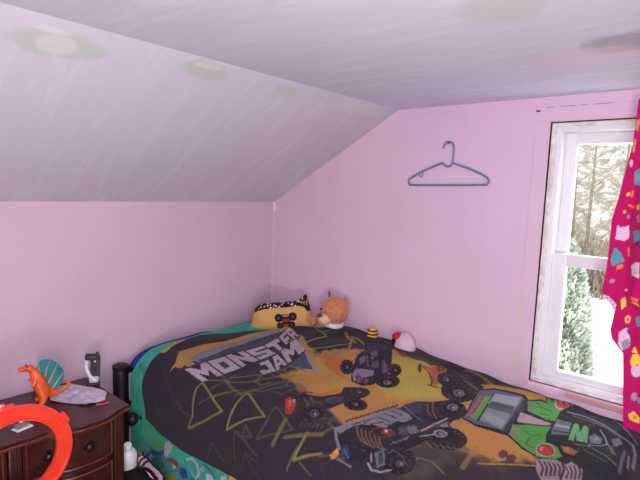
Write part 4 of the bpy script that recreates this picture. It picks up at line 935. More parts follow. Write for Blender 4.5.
pr.line([(494, 1233), (526, 1285), (543, 1328)], 7, (101, 99, 114), 0.8)
pr.poly([(370, 1419), (403, 1428), (435, 1429), (459, 1420), (476, 1404), (482, 1385), (480, 1363), (472, 1345), (452, 1331), (427, 1322), (392, 1319), (358, 1325), (336, 1340), (330, 1361), (334, 1385), (347, 1404)], (32, 27, 34))
pr.poly([(373, 1414), (400, 1423), (431, 1424), (454, 1417), (469, 1401), (476, 1384), (474, 1364), (465, 1347), (448, 1334), (424, 1327), (394, 1325), (366, 1330), (345, 1343), (336, 1363), (340, 1385), (353, 1402)], (42, 36, 44))
pr.line([(396, 1411), (394, 1422)], 6, (81, 67, 66), 0.8)
pr.line([(420, 1412), (424, 1424)], 6, (81, 67, 66), 0.8)
pr.line([(439, 1408), (448, 1419)], 5, (81, 67, 66), 0.8)
pr.line([(454, 1399), (465, 1405)], 5, (81, 67, 66), 0.8)
pr.line([(461, 1386), (474, 1387)], 5, (81, 67, 66), 0.8)
pr.line([(463, 1369), (476, 1368)], 5, (81, 67, 66), 0.8)
pr.line([(457, 1356), (467, 1350)], 5, (81, 67, 66), 0.8)
pr.line([(446, 1346), (455, 1336)], 5, (81, 67, 66), 0.8)
pr.line([(429, 1339), (433, 1328)], 5, (81, 67, 66), 0.8)
pr.line([(405, 1336), (401, 1324)], 5, (81, 67, 66), 0.8)
pr.line([(384, 1339), (373, 1328)], 6, (81, 67, 66), 0.8)
pr.line([(364, 1348), (347, 1340)], 6, (81, 67, 66), 0.8)
pr.line([(355, 1362), (338, 1358)], 5, (81, 67, 66), 0.8)
pr.line([(353, 1378), (338, 1379)], 5, (81, 67, 66), 0.8)
pr.line([(362, 1392), (349, 1399)], 6, (81, 67, 66), 0.8)
pr.line([(377, 1404), (366, 1412)], 5, (81, 67, 66), 0.8)
pr.poly([(360, 1399), (377, 1402), (394, 1403), (413, 1399), (424, 1389), (431, 1378), (431, 1367), (424, 1356), (414, 1346), (394, 1340), (373, 1339), (353, 1342), (340, 1351), (336, 1363), (338, 1377), (347, 1389)], (29, 24, 30))
pr.poly([(370, 1387), (381, 1390), (392, 1391), (401, 1388), (409, 1383), (411, 1375), (411, 1369), (409, 1363), (401, 1357), (392, 1354), (379, 1354), (368, 1355), (360, 1361), (358, 1368), (358, 1374), (362, 1381)], (108, 102, 108))
pr.poly([(379, 1380), (383, 1380), (392, 1382), (396, 1380), (401, 1377), (403, 1374), (403, 1370), (401, 1366), (396, 1363), (390, 1361), (383, 1361), (375, 1362), (373, 1365), (368, 1368), (371, 1372), (373, 1375)], (59, 52, 62))
pr.poly([(381, 1379), (383, 1380), (388, 1381), (392, 1380), (394, 1379), (394, 1377), (394, 1375), (392, 1373), (388, 1370), (386, 1369), (383, 1370), (379, 1369), (375, 1370), (375, 1372), (375, 1375), (379, 1377)], (143, 136, 139))
pr.line([(435, 1299), (472, 1316), (495, 1341)], 7, (126, 94, 71), 0.8)
pr.line([(407, 1305), (461, 1330), (491, 1362)], 7, (126, 94, 71), 0.8)
pr.poly([(515, 1374), (476, 1400), (514, 1433), (575, 1426), (590, 1399)], (81, 76, 87))
pr.poly([(517, 1389), (495, 1406), (525, 1424), (549, 1414)], (126, 124, 136))
pr.poly([(542, 1500), (568, 1505), (598, 1502), (628, 1492), (650, 1475), (665, 1455), (667, 1434), (659, 1413), (639, 1398), (607, 1389), (571, 1388), (538, 1398), (521, 1418), (512, 1443), (514, 1467), (525, 1487)], (32, 27, 34))
pr.poly([(544, 1495), (568, 1499), (596, 1497), (622, 1487), (643, 1472), (656, 1454), (659, 1434), (652, 1417), (635, 1402), (607, 1394), (575, 1394), (545, 1403), (527, 1421), (521, 1445), (521, 1466), (529, 1484)], (42, 36, 44))
pr.line([(568, 1487), (564, 1499)], 5, (81, 67, 66), 0.8)
pr.line([(585, 1487), (585, 1499)], 5, (81, 67, 66), 0.8)
pr.line([(604, 1482), (611, 1493)], 5, (81, 67, 66), 0.8)
pr.line([(622, 1473), (632, 1481)], 5, (81, 67, 66), 0.8)
pr.line([(635, 1462), (650, 1468)], 4, (81, 67, 66), 0.8)
pr.line([(643, 1449), (658, 1450)], 4, (81, 67, 66), 0.8)
pr.line([(643, 1435), (659, 1431)], 4, (81, 67, 66), 0.8)
pr.line([(639, 1423), (652, 1417)], 4, (81, 67, 66), 0.8)
pr.line([(626, 1413), (637, 1405)], 5, (81, 67, 66), 0.8)
pr.line([(609, 1408), (613, 1395)], 4, (81, 67, 66), 0.8)
pr.line([(588, 1406), (586, 1393)], 5, (81, 67, 66), 0.8)
pr.line([(566, 1409), (555, 1397)], 5, (81, 67, 66), 0.8)
pr.line([(549, 1419), (536, 1410)], 5, (81, 67, 66), 0.8)
pr.line([(538, 1432), (523, 1429)], 5, (81, 67, 66), 0.8)
pr.line([(534, 1449), (521, 1450)], 5, (81, 67, 66), 0.8)
pr.line([(534, 1463), (521, 1468)], 4, (81, 67, 66), 0.8)
pr.line([(540, 1475), (529, 1484)], 4, (81, 67, 66), 0.8)
pr.line([(551, 1483), (544, 1495)], 5, (81, 67, 66), 0.8)
pr.poly([(551, 1453), (566, 1455), (585, 1455), (600, 1448), (618, 1439), (626, 1427), (628, 1413), (622, 1401), (605, 1390), (586, 1383), (562, 1382), (545, 1390), (534, 1401), (527, 1416), (529, 1432), (540, 1445)], (29, 24, 30))
pr.poly([(562, 1440), (570, 1441), (583, 1441), (592, 1438), (600, 1432), (607, 1424), (607, 1417), (605, 1410), (594, 1403), (583, 1400), (570, 1399), (560, 1403), (551, 1409), (549, 1419), (551, 1428), (553, 1434)], (128, 126, 134))
pr.poly([(570, 1432), (577, 1433), (583, 1432), (590, 1431), (594, 1428), (596, 1423), (596, 1419), (594, 1414), (588, 1411), (581, 1409), (575, 1408), (566, 1409), (564, 1414), (562, 1419), (562, 1424), (566, 1428)], (59, 52, 62))
pr.poly([(572, 1429), (577, 1431), (581, 1430), (583, 1430), (585, 1427), (588, 1427), (585, 1423), (585, 1420), (581, 1419), (579, 1419), (575, 1417), (570, 1418), (568, 1420), (568, 1423), (568, 1425), (570, 1427)], (143, 136, 139))
pr.line([(616, 1372), (530, 1375), (467, 1391)], 8, (173, 156, 148))
pr.line([(614, 1381), (538, 1386), (495, 1395)], 7, (94, 50, 47), 0.9)
pr.line([(652, 1389), (601, 1411)], 6, (166, 151, 144))
pr.line([(661, 1418), (671, 1439)], 5, (126, 102, 87), 0.8)
pr.line([(650, 1435), (658, 1454)], 5, (126, 102, 87), 0.8)
pr.line([(637, 1451), (643, 1470)], 5, (126, 102, 87), 0.8)
pr.line([(626, 1469), (628, 1483)], 6, (126, 102, 87), 0.8)
pr.line([(615, 1485), (613, 1497)], 6, (126, 102, 87), 0.8)
pr.poly([(80, 1154), (41, 1203), (54, 1291), (80, 1371), (226, 1408), (164, 1305), (188, 1247), (151, 1191)], (44, 37, 42))
pr.poly([(167, 1122), (145, 1151), (80, 1164), (84, 1199), (160, 1223), (214, 1223), (239, 1245), (285, 1243), (233, 1203), (184, 1162)], (165, 94, 59))
pr.poly([(165, 1131), (169, 1164), (212, 1196), (201, 1180)], (190, 134, 92))
pr.line([(167, 1122), (188, 1168), (240, 1210), (287, 1232)], 7, (44, 34, 37), 0.9)
pr.line([(278, 1257), (285, 1243)], 7, (50, 37, 39))
pr.poly([(108, 1159), (67, 1172), (106, 1196), (151, 1191)], (126, 55, 44))
pr.poly([(178, 1107), (150, 1107), (195, 1136), (229, 1146), (210, 1125)], (81, 52, 44))
pr.line([(293, 1221), (285, 1243)], 8, (67, 54, 42))
pr.poly([(188, 1287), (211, 1290), (229, 1288), (242, 1281), (250, 1269), (250, 1254), (242, 1240), (224, 1225), (199, 1211), (169, 1203), (143, 1202), (123, 1207), (115, 1219), (119, 1236), (140, 1258), (164, 1276)], (32, 27, 34))
pr.poly([(190, 1284), (209, 1287), (226, 1285), (237, 1278), (244, 1267), (246, 1254), (237, 1240), (222, 1226), (199, 1215), (173, 1208), (147, 1206), (130, 1212), (121, 1222), (127, 1238), (147, 1258), (168, 1273)], (42, 36, 44))
pr.line([(203, 1279), (205, 1288)], 6, (81, 67, 66), 0.8)
pr.line([(226, 1275), (233, 1282)], 6, (81, 67, 66), 0.8)
pr.line([(235, 1261), (246, 1262)], 6, (81, 67, 66), 0.8)
pr.line([(229, 1242), (235, 1239)], 6, (81, 67, 66), 0.8)
pr.line([(201, 1224), (201, 1216)], 6, (81, 67, 66), 0.8)
pr.line([(164, 1215), (156, 1206)], 7, (81, 67, 66), 0.8)
pr.line([(140, 1223), (125, 1216)], 8, (81, 67, 66), 0.8)
pr.line([(147, 1244), (132, 1243)], 7, (81, 67, 66), 0.8)
pr.line([(175, 1268), (168, 1273)], 6, (81, 67, 66), 0.8)
pr.poly([(192, 1273), (205, 1276), (216, 1274), (224, 1270), (229, 1262), (229, 1254), (224, 1244), (214, 1235), (199, 1227), (181, 1223), (164, 1221), (153, 1225), (151, 1234), (153, 1243), (164, 1256), (179, 1266)], (29, 24, 30))
pr.poly([(194, 1263), (203, 1265), (209, 1265), (214, 1261), (216, 1258), (216, 1252), (214, 1247), (207, 1242), (199, 1237), (188, 1235), (179, 1234), (173, 1236), (171, 1241), (173, 1247), (179, 1254), (186, 1260)], (94, 77, 77))
pr.poly([(196, 1256), (201, 1258), (205, 1258), (209, 1257), (211, 1254), (209, 1251), (207, 1248), (203, 1245), (199, 1243), (192, 1241), (188, 1241), (183, 1242), (183, 1246), (183, 1247), (188, 1251), (192, 1255)], (59, 52, 62))
pr.poly([(196, 1258), (198, 1259), (201, 1258), (203, 1259), (203, 1257), (203, 1255), (203, 1255), (201, 1252), (196, 1250), (194, 1250), (190, 1250), (190, 1250), (188, 1251), (188, 1253), (190, 1254), (192, 1257)], (143, 136, 139))
pr.poly([(241, 1397), (274, 1403), (302, 1397), (325, 1384), (340, 1364), (340, 1338), (325, 1308), (302, 1284), (276, 1268), (246, 1260), (214, 1263), (183, 1275), (162, 1296), (155, 1321), (164, 1348), (198, 1377)], (32, 27, 34))
pr.poly([(243, 1392), (274, 1397), (297, 1392), (317, 1379), (330, 1359), (330, 1336), (317, 1309), (295, 1287), (274, 1273), (246, 1267), (218, 1269), (192, 1280), (173, 1299), (164, 1323), (175, 1347), (207, 1373)], (42, 36, 44))
pr.line([(263, 1382), (267, 1397)], 5, (81, 67, 66), 0.8)
pr.line([(282, 1381), (291, 1395)], 5, (81, 67, 66), 0.8)
pr.line([(299, 1375), (308, 1386)], 5, (81, 67, 66), 0.8)
pr.line([(308, 1363), (325, 1371)], 6, (81, 67, 66), 0.8)
pr.line([(315, 1348), (332, 1352)], 6, (81, 67, 66), 0.8)
pr.line([(310, 1329), (328, 1330)], 6, (81, 67, 66), 0.8)
pr.line([(300, 1312), (315, 1306)], 6, (81, 67, 66), 0.8)
pr.line([(285, 1295), (295, 1287)], 6, (81, 67, 66), 0.8)
pr.line([(270, 1285), (276, 1274)], 6, (81, 67, 66), 0.8)
pr.line([(252, 1280), (255, 1267)], 6, (81, 67, 66), 0.8)
pr.line([(231, 1281), (229, 1268)], 5, (81, 67, 66), 0.8)
pr.line([(214, 1287), (203, 1275)], 6, (81, 67, 66), 0.8)
pr.line([(196, 1298), (181, 1288)], 6, (81, 67, 66), 0.8)
pr.line([(188, 1312), (168, 1307)], 6, (81, 67, 66), 0.8)
pr.line([(185, 1327), (166, 1327)], 7, (81, 67, 66), 0.8)
pr.line([(196, 1346), (177, 1349)], 7, (81, 67, 66), 0.8)
pr.line([(216, 1362), (205, 1372)], 6, (81, 67, 66), 0.8)
pr.line([(241, 1376), (239, 1389)], 6, (81, 67, 66), 0.8)
pr.poly([(259, 1380), (278, 1383), (295, 1381), (306, 1372), (315, 1359), (312, 1343), (304, 1325), (289, 1310), (272, 1301), (254, 1296), (235, 1298), (220, 1306), (209, 1319), (207, 1335), (218, 1351), (237, 1368)], (29, 24, 30))
pr.poly([(261, 1363), (272, 1365), (280, 1363), (289, 1358), (293, 1350), (291, 1341), (285, 1331), (276, 1322), (265, 1316), (257, 1313), (244, 1314), (237, 1319), (231, 1328), (231, 1336), (237, 1347), (248, 1355)], (108, 102, 108))
pr.poly([(261, 1350), (267, 1352), (274, 1351), (278, 1350), (280, 1345), (280, 1339), (276, 1334), (269, 1328), (263, 1325), (257, 1323), (250, 1324), (246, 1326), (244, 1331), (244, 1337), (248, 1341), (254, 1347)], (59, 52, 62))
pr.poly([(261, 1348), (267, 1350), (272, 1350), (272, 1348), (274, 1347), (274, 1343), (269, 1341), (267, 1337), (263, 1335), (259, 1335), (254, 1334), (252, 1335), (250, 1338), (252, 1341), (254, 1345), (259, 1347)], (143, 136, 139))
pr.line([(142, 1301), (151, 1325)], 8, (123, 111, 106), 0.8)
pr.line([(149, 1317), (157, 1341)], 7, (123, 111, 106), 0.8)
pr.line([(155, 1333), (166, 1359)], 8, (123, 111, 106), 0.8)
pr.line([(160, 1350), (179, 1376)], 9, (123, 111, 106), 0.8)
pr.line([(172, 1367), (194, 1395)], 8, (123, 111, 106), 0.8)
pr.line([(65, 1214), (106, 1280), (155, 1354)], 8, (92, 87, 76), 0.7)
pr.poly([(112, 1364), (65, 1424), (43, 1505), (4, 1592), (73, 1601), (93, 1522), (151, 1405)], (175, 134, 62))
pr.poly([(437, 1431), (172, 1381), (108, 1417), (73, 1523), (103, 1551), (60, 1583), (101, 1669), (211, 1697), (359, 1706), (374, 1746), (410, 1754), (444, 1739), (481, 1697), (479, 1648), (432, 1587), (458, 1489)], (35, 30, 37))
pr.poly([(426, 1432), (185, 1391), (129, 1421), (90, 1521), (116, 1547), (406, 1578), (445, 1486)], (94, 94, 109))
pr.poly([(398, 1434), (250, 1414), (230, 1429), (409, 1457)], (156, 97, 106))
pr.poly([(409, 1457), (230, 1429), (205, 1445), (415, 1479)], (84, 155, 62))
pr.line([(377, 1439), (347, 1440)], 7, (92, 50, 59), 0.7)
pr.line([(338, 1435), (314, 1436)], 6, (92, 50, 59), 0.7)
pr.line([(304, 1432), (284, 1432)], 6, (92, 50, 59), 0.7)
pr.line([(267, 1428), (250, 1428)], 6, (92, 50, 59), 0.7)
pr.line([(417, 1481), (177, 1444)], 8, (40, 42, 45))
pr.poly([(409, 1483), (164, 1442), (101, 1521), (409, 1566)], (123, 133, 138))
pr.poly([(271, 1457), (168, 1444), (103, 1521), (245, 1546)], (143, 153, 156))
pr.poly([(301, 1464), (250, 1461), (230, 1538), (299, 1550)], (81, 91, 96))
pr.poly([(280, 1461), (243, 1459), (211, 1535), (262, 1545)], (62, 74, 79), 0.8)
pr.poly([(387, 1481), (336, 1474), (353, 1558), (398, 1563)], (141, 153, 155), 0.8)
pr.line([(411, 1568), (299, 1563), (114, 1542)], 18, (60, 55, 74))
pr.line([(409, 1560), (295, 1554), (105, 1526)], 6, (108, 101, 118), 0.9)
pr.poly([(110, 1551), (82, 1589), (116, 1669), (202, 1682), (221, 1648), (217, 1581)], (81, 150, 67))
pr.poly([(116, 1549), (103, 1566), (161, 1595), (207, 1581)], (108, 118, 99), 0.8)
pr.line([(103, 1577), (146, 1612), (144, 1645)], 7, (59, 87, 54), 0.8)
pr.line([(194, 1619), (181, 1643)], 8, (55, 92, 55), 0.7)
pr.poly([(256, 1569), (247, 1604), (236, 1672), (262, 1666), (301, 1619), (327, 1580)], (165, 146, 148))
pr.poly([(353, 1575), (310, 1620), (266, 1677), (337, 1681), (378, 1691), (372, 1710), (378, 1745), (408, 1750), (438, 1738), (473, 1698), (468, 1648), (419, 1588)], (81, 150, 67))
pr.poly([(361, 1579), (346, 1600), (402, 1610), (404, 1633), (430, 1609), (411, 1586)], (126, 126, 101), 0.75)
pr.line([(353, 1615), (374, 1649), (344, 1665)], 8, (62, 106, 59), 0.7)
pr.line([(391, 1647), (438, 1649), (443, 1673)], 7, (55, 97, 54), 0.7)
pr.line([(329, 1584), (297, 1634), (264, 1674)], 5, (77, 67, 76), 0.8)
pr.line([(247, 1566), (239, 1619), (228, 1672)], 5, (77, 67, 76), 0.8)
pr.poly([(67, 1599), (0, 1638), (0, 1714), (73, 1722), (112, 1685), (114, 1637)], (82, 133, 71))
pr.poly([(397, 1726), (412, 1727), (427, 1725), (442, 1719), (453, 1711), (460, 1703), (460, 1691), (453, 1684), (443, 1680), (425, 1677), (410, 1680), (393, 1686), (385, 1694), (380, 1703), (380, 1714), (387, 1722)], (165, 148, 151))
pr.poly([(399, 1723), (412, 1725), (427, 1722), (440, 1718), (449, 1709), (453, 1702), (453, 1693), (449, 1687), (438, 1683), (425, 1681), (410, 1682), (397, 1687), (389, 1695), (384, 1705), (387, 1713), (393, 1720)], (50, 37, 42))
pr.poly([(402, 1723), (412, 1723), (423, 1721), (434, 1717), (442, 1711), (447, 1703), (449, 1696), (443, 1688), (434, 1686), (423, 1684), (410, 1686), (400, 1691), (393, 1699), (389, 1706), (389, 1713), (393, 1718)], (181, 52, 52))
pr.poly([(419, 1684), (404, 1692), (427, 1696), (438, 1691)], (200, 118, 118))
pr.poly([(60, 1685), (77, 1686), (95, 1684), (105, 1677), (112, 1668), (112, 1658), (110, 1649), (97, 1642), (82, 1636), (62, 1634), (45, 1637), (30, 1643), (17, 1651), (19, 1662), (34, 1673), (45, 1681)], (165, 148, 151))
pr.poly([(58, 1680), (71, 1680), (82, 1677), (92, 1673), (95, 1665), (97, 1657), (95, 1650), (86, 1643), (73, 1639), (62, 1638), (47, 1640), (37, 1645), (32, 1653), (30, 1661), (34, 1669), (45, 1675)], (180, 55, 55))
pr.line([(13, 1589), (65, 1606)], 7, (59, 50, 47), 0.9)
pr.line([(6, 1609), (65, 1626)], 7, (59, 50, 47), 0.9)
pr.line([(9, 1630), (67, 1646)], 7, (59, 50, 47), 0.9)
pr.line([(13, 1651), (65, 1665)], 7, (59, 50, 47), 0.9)
pr.line([(9, 1670), (58, 1683)], 7, (59, 50, 47), 0.9)
pr.line([(0, 1688), (49, 1700)], 7, (59, 50, 47), 0.9)
pr.line([(0, 1706), (39, 1717)], 7, (59, 50, 47), 0.9)
pr.poly([(0, 1694), (0, 1732), (0, 1769), (0, 1813), (6, 1860), (0, 1906), (227, 1951), (315, 1945), (446, 1878), (429, 1806), (417, 1755), (367, 1721), (367, 1693), (329, 1685), (181, 1671), (123, 1667)], (42, 39, 47))
pr.poly([(264, 1682), (183, 1674), (174, 1718), (288, 1736), (324, 1692)], (104, 108, 119))
pr.poly([(224, 1682), (215, 1724), (238, 1729), (249, 1683)], (148, 150, 156))
pr.poly([(284, 1689), (264, 1733), (279, 1736), (301, 1690)], (66, 69, 77))
pr.line([(142, 1673), (140, 1712), (137, 1757)], 5, (45, 77, 52), 0.8)
pr.line([(352, 1699), (335, 1730), (322, 1763)], 4, (45, 77, 52), 0.8)
pr.line([(314, 1745), (183, 1731), (298, 1765), (174, 1759), (290, 1779)], 5, (108, 173, 113), 0.95)
pr.line([(311, 1754), (178, 1740), (294, 1774), (174, 1769), (286, 1789)], 5, (108, 173, 113), 0.95)
pr.line([(307, 1749), (174, 1733), (292, 1769), (168, 1763), (281, 1783)], 5, (108, 173, 113), 0.95)
pr.poly([(234, 1784), (198, 1794), (202, 1819), (251, 1824), (275, 1799)], (113, 113, 126))
pr.poly([(228, 1796), (208, 1806), (223, 1815), (251, 1803)], (148, 148, 156))
pr.poly([(180, 1842), (150, 1860), (182, 1875), (230, 1860)], (118, 118, 129))
pr.poly([(227, 1840), (234, 1855), (296, 1876), (298, 1863)], (101, 102, 114))
pr.line([(105, 1690), (88, 1740), (103, 1800), (133, 1862), (152, 1900), (204, 1915), (298, 1922)], 10, (123, 126, 136), 0.95)
pr.line([(0, 1746), (0, 1809), (67, 1869), (127, 1909)], 9, (101, 101, 111), 0.95)
pr.line([(118, 1710), (118, 1765), (125, 1823), (146, 1863)], 6, (99, 139, 81), 0.95)
pr.line([(322, 1763), (301, 1804), (324, 1849), (354, 1882)], 7, (94, 126, 76), 0.95)
pr.line([(157, 1804), (193, 1827), (234, 1841)], 6, (143, 144, 151), 0.95)
pr.line([(294, 1797), (264, 1826), (227, 1840)], 5, (143, 144, 151), 0.95)
pr.line([(333, 1794), (350, 1832), (365, 1861)], 5, (92, 94, 104), 0.95)
pr.line([(221, 1888), (311, 1891), (380, 1898)], 8, (101, 102, 114), 0.95)
pr.line([(245, 1902), (328, 1911)], 6, (126, 128, 138), 0.95)
pr.line([(0, 1706), (0, 1712)], 3, (29, 24, 29), 0.9)
pr.line([(0, 1728), (0, 1733)], 3, (29, 24, 29), 0.9)
pr.line([(0, 1751), (0, 1757)], 3, (29, 24, 29), 0.9)
pr.line([(0, 1773), (0, 1780)], 3, (29, 24, 29), 0.9)
pr.line([(0, 1797), (0, 1802)], 6, (29, 24, 29), 0.9)
pr.line([(0, 1818), (0, 1824)], 8, (29, 24, 29), 0.9)
pr.line([(0, 1838), (0, 1845)], 8, (29, 24, 29), 0.9)
pr.line([(9, 1860), (0, 1865)], 8, (29, 24, 29), 0.9)
pr.poly([(361, 1731), (348, 1757), (354, 1782), (384, 1778), (382, 1746)], (148, 94, 67))
pr.poly([(361, 1740), (354, 1756), (369, 1757), (369, 1744)], (173, 126, 92))
pr.poly([(494, 1699), (460, 1718), (440, 1742), (451, 1764), (577, 1794), (618, 1759), (545, 1714)], (148, 133, 134))
pr.poly([(464, 1765), (421, 1781), (448, 1816), (541, 1831), (584, 1791)], (156, 143, 144))
pr.line([(492, 1706), (520, 1727), (567, 1735)], 6, (49, 40, 47), 0.9)
pr.line([(485, 1719), (509, 1735), (558, 1745)], 6, (49, 40, 47), 0.9)
pr.line([(477, 1729), (502, 1745), (550, 1755)], 6, (49, 40, 47), 0.9)
pr.line([(470, 1741), (492, 1754), (541, 1763)], 6, (49, 40, 47), 0.9)
pr.line([(464, 1751), (483, 1764), (532, 1773)], 6, (49, 40, 47), 0.9)
pr.line([(459, 1772), (489, 1788), (530, 1792)], 5, (49, 40, 47), 0.9)
pr.line([(451, 1782), (481, 1796), (521, 1802)], 5, (49, 40, 47), 0.9)
pr.line([(440, 1791), (470, 1804), (513, 1810)], 5, (49, 40, 47), 0.9)
pr.line([(431, 1801), (463, 1814), (504, 1818)], 5, (49, 40, 47), 0.9)
pr.line([(434, 1756), (485, 1775), (547, 1781)], 6, (37, 30, 37))
pr.line([(845, 1299), (842, 1306)], 3, (126, 118, 126), 0.6)
pr.line([(847, 1275), (851, 1278)], 3, (126, 118, 126), 0.6)
pr.line([(698, 1265), (702, 1268)], 5, (29, 24, 30), 0.6)
pr.line([(778, 1209), (774, 1213)], 4, (29, 24, 30), 0.6)
pr.line([(773, 1319), (784, 1320)], 4, (126, 118, 126), 0.6)
pr.line([(483, 1290), (491, 1292)], 5, (25, 22, 27), 0.6)
pr.line([(787, 1206), (780, 1214)], 4, (76, 71, 87), 0.6)
pr.line([(601, 1332), (599, 1335)], 5, (126, 118, 126), 0.6)
pr.line([(655, 1244), (660, 1237)], 4, (25, 22, 27), 0.6)
pr.line([(666, 1279), (674, 1284)], 4, (29, 24, 30), 0.6)
pr.line([(843, 1272), (840, 1278)], 3, (25, 22, 27), 0.6)
pr.line([(758, 1276), (767, 1281)], 5, (118, 92, 77), 0.6)
pr.line([(804, 1247), (808, 1250)], 4, (76, 71, 87), 0.6)
pr.line([(588, 1328), (597, 1338)], 5, (118, 92, 77), 0.6)
pr.line([(705, 1233), (709, 1238)], 4, (25, 22, 27), 0.6)
pr.line([(530, 1288), (536, 1293)], 5, (25, 22, 27), 0.6)
pr.line([(513, 1266), (517, 1262)], 5, (126, 118, 126), 0.6)
pr.line([(866, 1254), (866, 1258)], 3, (29, 24, 30), 0.6)
pr.line([(521, 1286), (528, 1289)], 5, (126, 118, 126), 0.6)
pr.line([(640, 1264), (638, 1268)], 4, (126, 118, 126), 0.6)
pr.line([(629, 1309), (631, 1321)], 5, (29, 24, 30), 0.6)
pr.line([(721, 1350), (721, 1354)], 4, (92, 82, 91), 0.6)
pr.line([(767, 1277), (765, 1281)], 5, (118, 92, 77), 0.6)
pr.line([(478, 1280), (485, 1278)], 5, (76, 71, 87), 0.6)
pr.line([(881, 1272), (888, 1268)], 3, (76, 71, 87), 0.6)
pr.line([(767, 1226), (770, 1229)], 4, (92, 82, 91), 0.6)
pr.line([(668, 1286), (672, 1291)], 4, (126, 118, 126), 0.6)
pr.line([(843, 1265), (851, 1267)], 3, (76, 71, 87), 0.6)
pr.line([(674, 1326), (681, 1331)], 4, (118, 92, 77), 0.6)
pr.line([(640, 1224), (638, 1229)], 5, (92, 82, 91), 0.6)
pr.line([(674, 1326), (678, 1326)], 4, (118, 92, 77), 0.6)
pr.line([(612, 1317), (618, 1311)], 5, (76, 71, 87), 0.6)
pr.line([(728, 1298), (728, 1302)], 4, (76, 71, 87), 0.6)
pr.line([(728, 1263), (728, 1268)], 5, (118, 92, 77), 0.6)
pr.line([(631, 1351), (640, 1345)], 5, (92, 82, 91), 0.6)
pr.line([(595, 1248), (603, 1256)], 5, (25, 22, 27), 0.6)
pr.line([(603, 1318), (618, 1323)], 5, (118, 92, 77), 0.6)
pr.line([(593, 1253), (601, 1258)], 4, (76, 71, 87), 0.6)
pr.line([(569, 1296), (571, 1305)], 5, (25, 22, 27), 0.6)
pr.line([(720, 1297), (726, 1307)], 5, (76, 71, 87), 0.6)
pr.line([(722, 1251), (728, 1256)], 4, (126, 118, 126), 0.6)
pr.line([(696, 1205), (705, 1206)], 5, (29, 24, 30), 0.6)
pr.line([(642, 1322), (655, 1320)], 5, (118, 92, 77), 0.6)
pr.line([(614, 1312), (620, 1322)], 5, (29, 24, 30), 0.6)
pr.line([(731, 1222), (731, 1229)], 4, (29, 24, 30), 0.6)
pr.line([(821, 1289), (832, 1293)], 4, (118, 92, 77), 0.6)
pr.line([(638, 1236), (636, 1238)], 4, (92, 82, 91), 0.6)
pr.line([(706, 1360), (715, 1356)], 4, (92, 82, 91), 0.6)
pr.line([(791, 1200), (791, 1202)], 4, (29, 24, 30), 0.6)
pr.line([(672, 1365), (676, 1361)], 4, (76, 71, 87), 0.6)
pr.line([(816, 1315), (810, 1321)], 4, (126, 118, 126), 0.6)
pr.line([(627, 1334), (635, 1344)], 5, (92, 82, 91), 0.6)
pr.line([(655, 1313), (657, 1318)], 5, (118, 92, 77), 0.6)
pr.line([(491, 1288), (500, 1281)], 5, (76, 71, 87), 0.6)
pr.line([(688, 1223), (688, 1228)], 4, (29, 24, 30), 0.6)
pr.line([(560, 1256), (567, 1260)], 5, (92, 82, 91), 0.6)
pr.line([(696, 1226), (701, 1224)], 4, (25, 22, 27), 0.6)
pr.line([(742, 1210), (748, 1210)], 4, (92, 82, 91), 0.6)
pr.line([(631, 1302), (642, 1308)], 4, (92, 82, 91), 0.6)
pr.line([(511, 1289), (515, 1294)], 5, (92, 82, 91), 0.6)
pr.line([(793, 1234), (802, 1235)], 4, (25, 22, 27), 0.6)
pr.line([(653, 1281), (659, 1274)], 4, (25, 22, 27), 0.6)
pr.line([(616, 1346), (620, 1341)], 5, (118, 92, 77), 0.6)
pr.line([(683, 1333), (685, 1340)], 4, (29, 24, 30), 0.6)
pr.line([(670, 1353), (672, 1360)], 4, (76, 71, 87), 0.6)
pr.line([(760, 1326), (762, 1331)], 4, (76, 71, 87), 0.6)
pr.line([(670, 1224), (677, 1229)], 4, (118, 92, 77), 0.6)
pr.line([(655, 1214), (662, 1223)], 4, (118, 92, 77), 0.6)
pr.line([(660, 1212), (666, 1205)], 5, (126, 118, 126), 0.6)
pr.line([(774, 1202), (778, 1205)], 4, (29, 24, 30), 0.6)
pr.line([(532, 1411), (536, 1407)], 4, (76, 71, 87), 0.5)
pr.line([(594, 1364), (609, 1366)], 4, (118, 92, 77), 0.5)
pr.line([(511, 1327), (506, 1335)], 4, (25, 22, 27), 0.5)
pr.line([(506, 1347), (510, 1352)], 4, (29, 24, 30), 0.5)
pr.line([(566, 1400), (562, 1403)], 4, (25, 22, 27), 0.5)
pr.line([(540, 1431), (536, 1439)], 4, (76, 71, 87), 0.5)
pr.line([(493, 1359), (500, 1362)], 4, (25, 22, 27), 0.5)
pr.line([(420, 1304), (427, 1309)], 4, (25, 22, 27), 0.5)
pr.line([(635, 1418), (637, 1425)], 4, (29, 24, 30), 0.5)
pr.line([(392, 1356), (403, 1352)], 4, (92, 82, 91), 0.5)
pr.line([(572, 1434), (577, 1440)], 4, (29, 24, 30), 0.5)
pr.line([(549, 1389), (549, 1396)], 4, (76, 71, 87), 0.5)
pr.line([(463, 1311), (468, 1310)], 4, (25, 22, 27), 0.5)
pr.line([(416, 1385), (422, 1385)], 4, (92, 82, 91), 0.5)
pr.line([(336, 1378), (345, 1383)], 5, (118, 92, 77), 0.5)
pr.line([(656, 1438), (667, 1439)], 4, (76, 71, 87), 0.5)
pr.line([(489, 1347), (485, 1350)], 4, (118, 92, 77), 0.5)
pr.line([(461, 1421), (463, 1419)], 4, (25, 22, 27), 0.5)
pr.line([(560, 1353), (573, 1360)], 5, (25, 22, 27), 0.5)
pr.line([(465, 1418), (465, 1425)], 4, (126, 118, 126), 0.5)
pr.line([(616, 1390), (626, 1388)], 4, (118, 92, 77), 0.5)
pr.line([(458, 1433), (458, 1440)], 4, (25, 22, 27), 0.5)
pr.line([(429, 1297), (425, 1303)], 4, (25, 22, 27), 0.5)
pr.line([(440, 1297), (448, 1294)], 4, (118, 92, 77), 0.5)
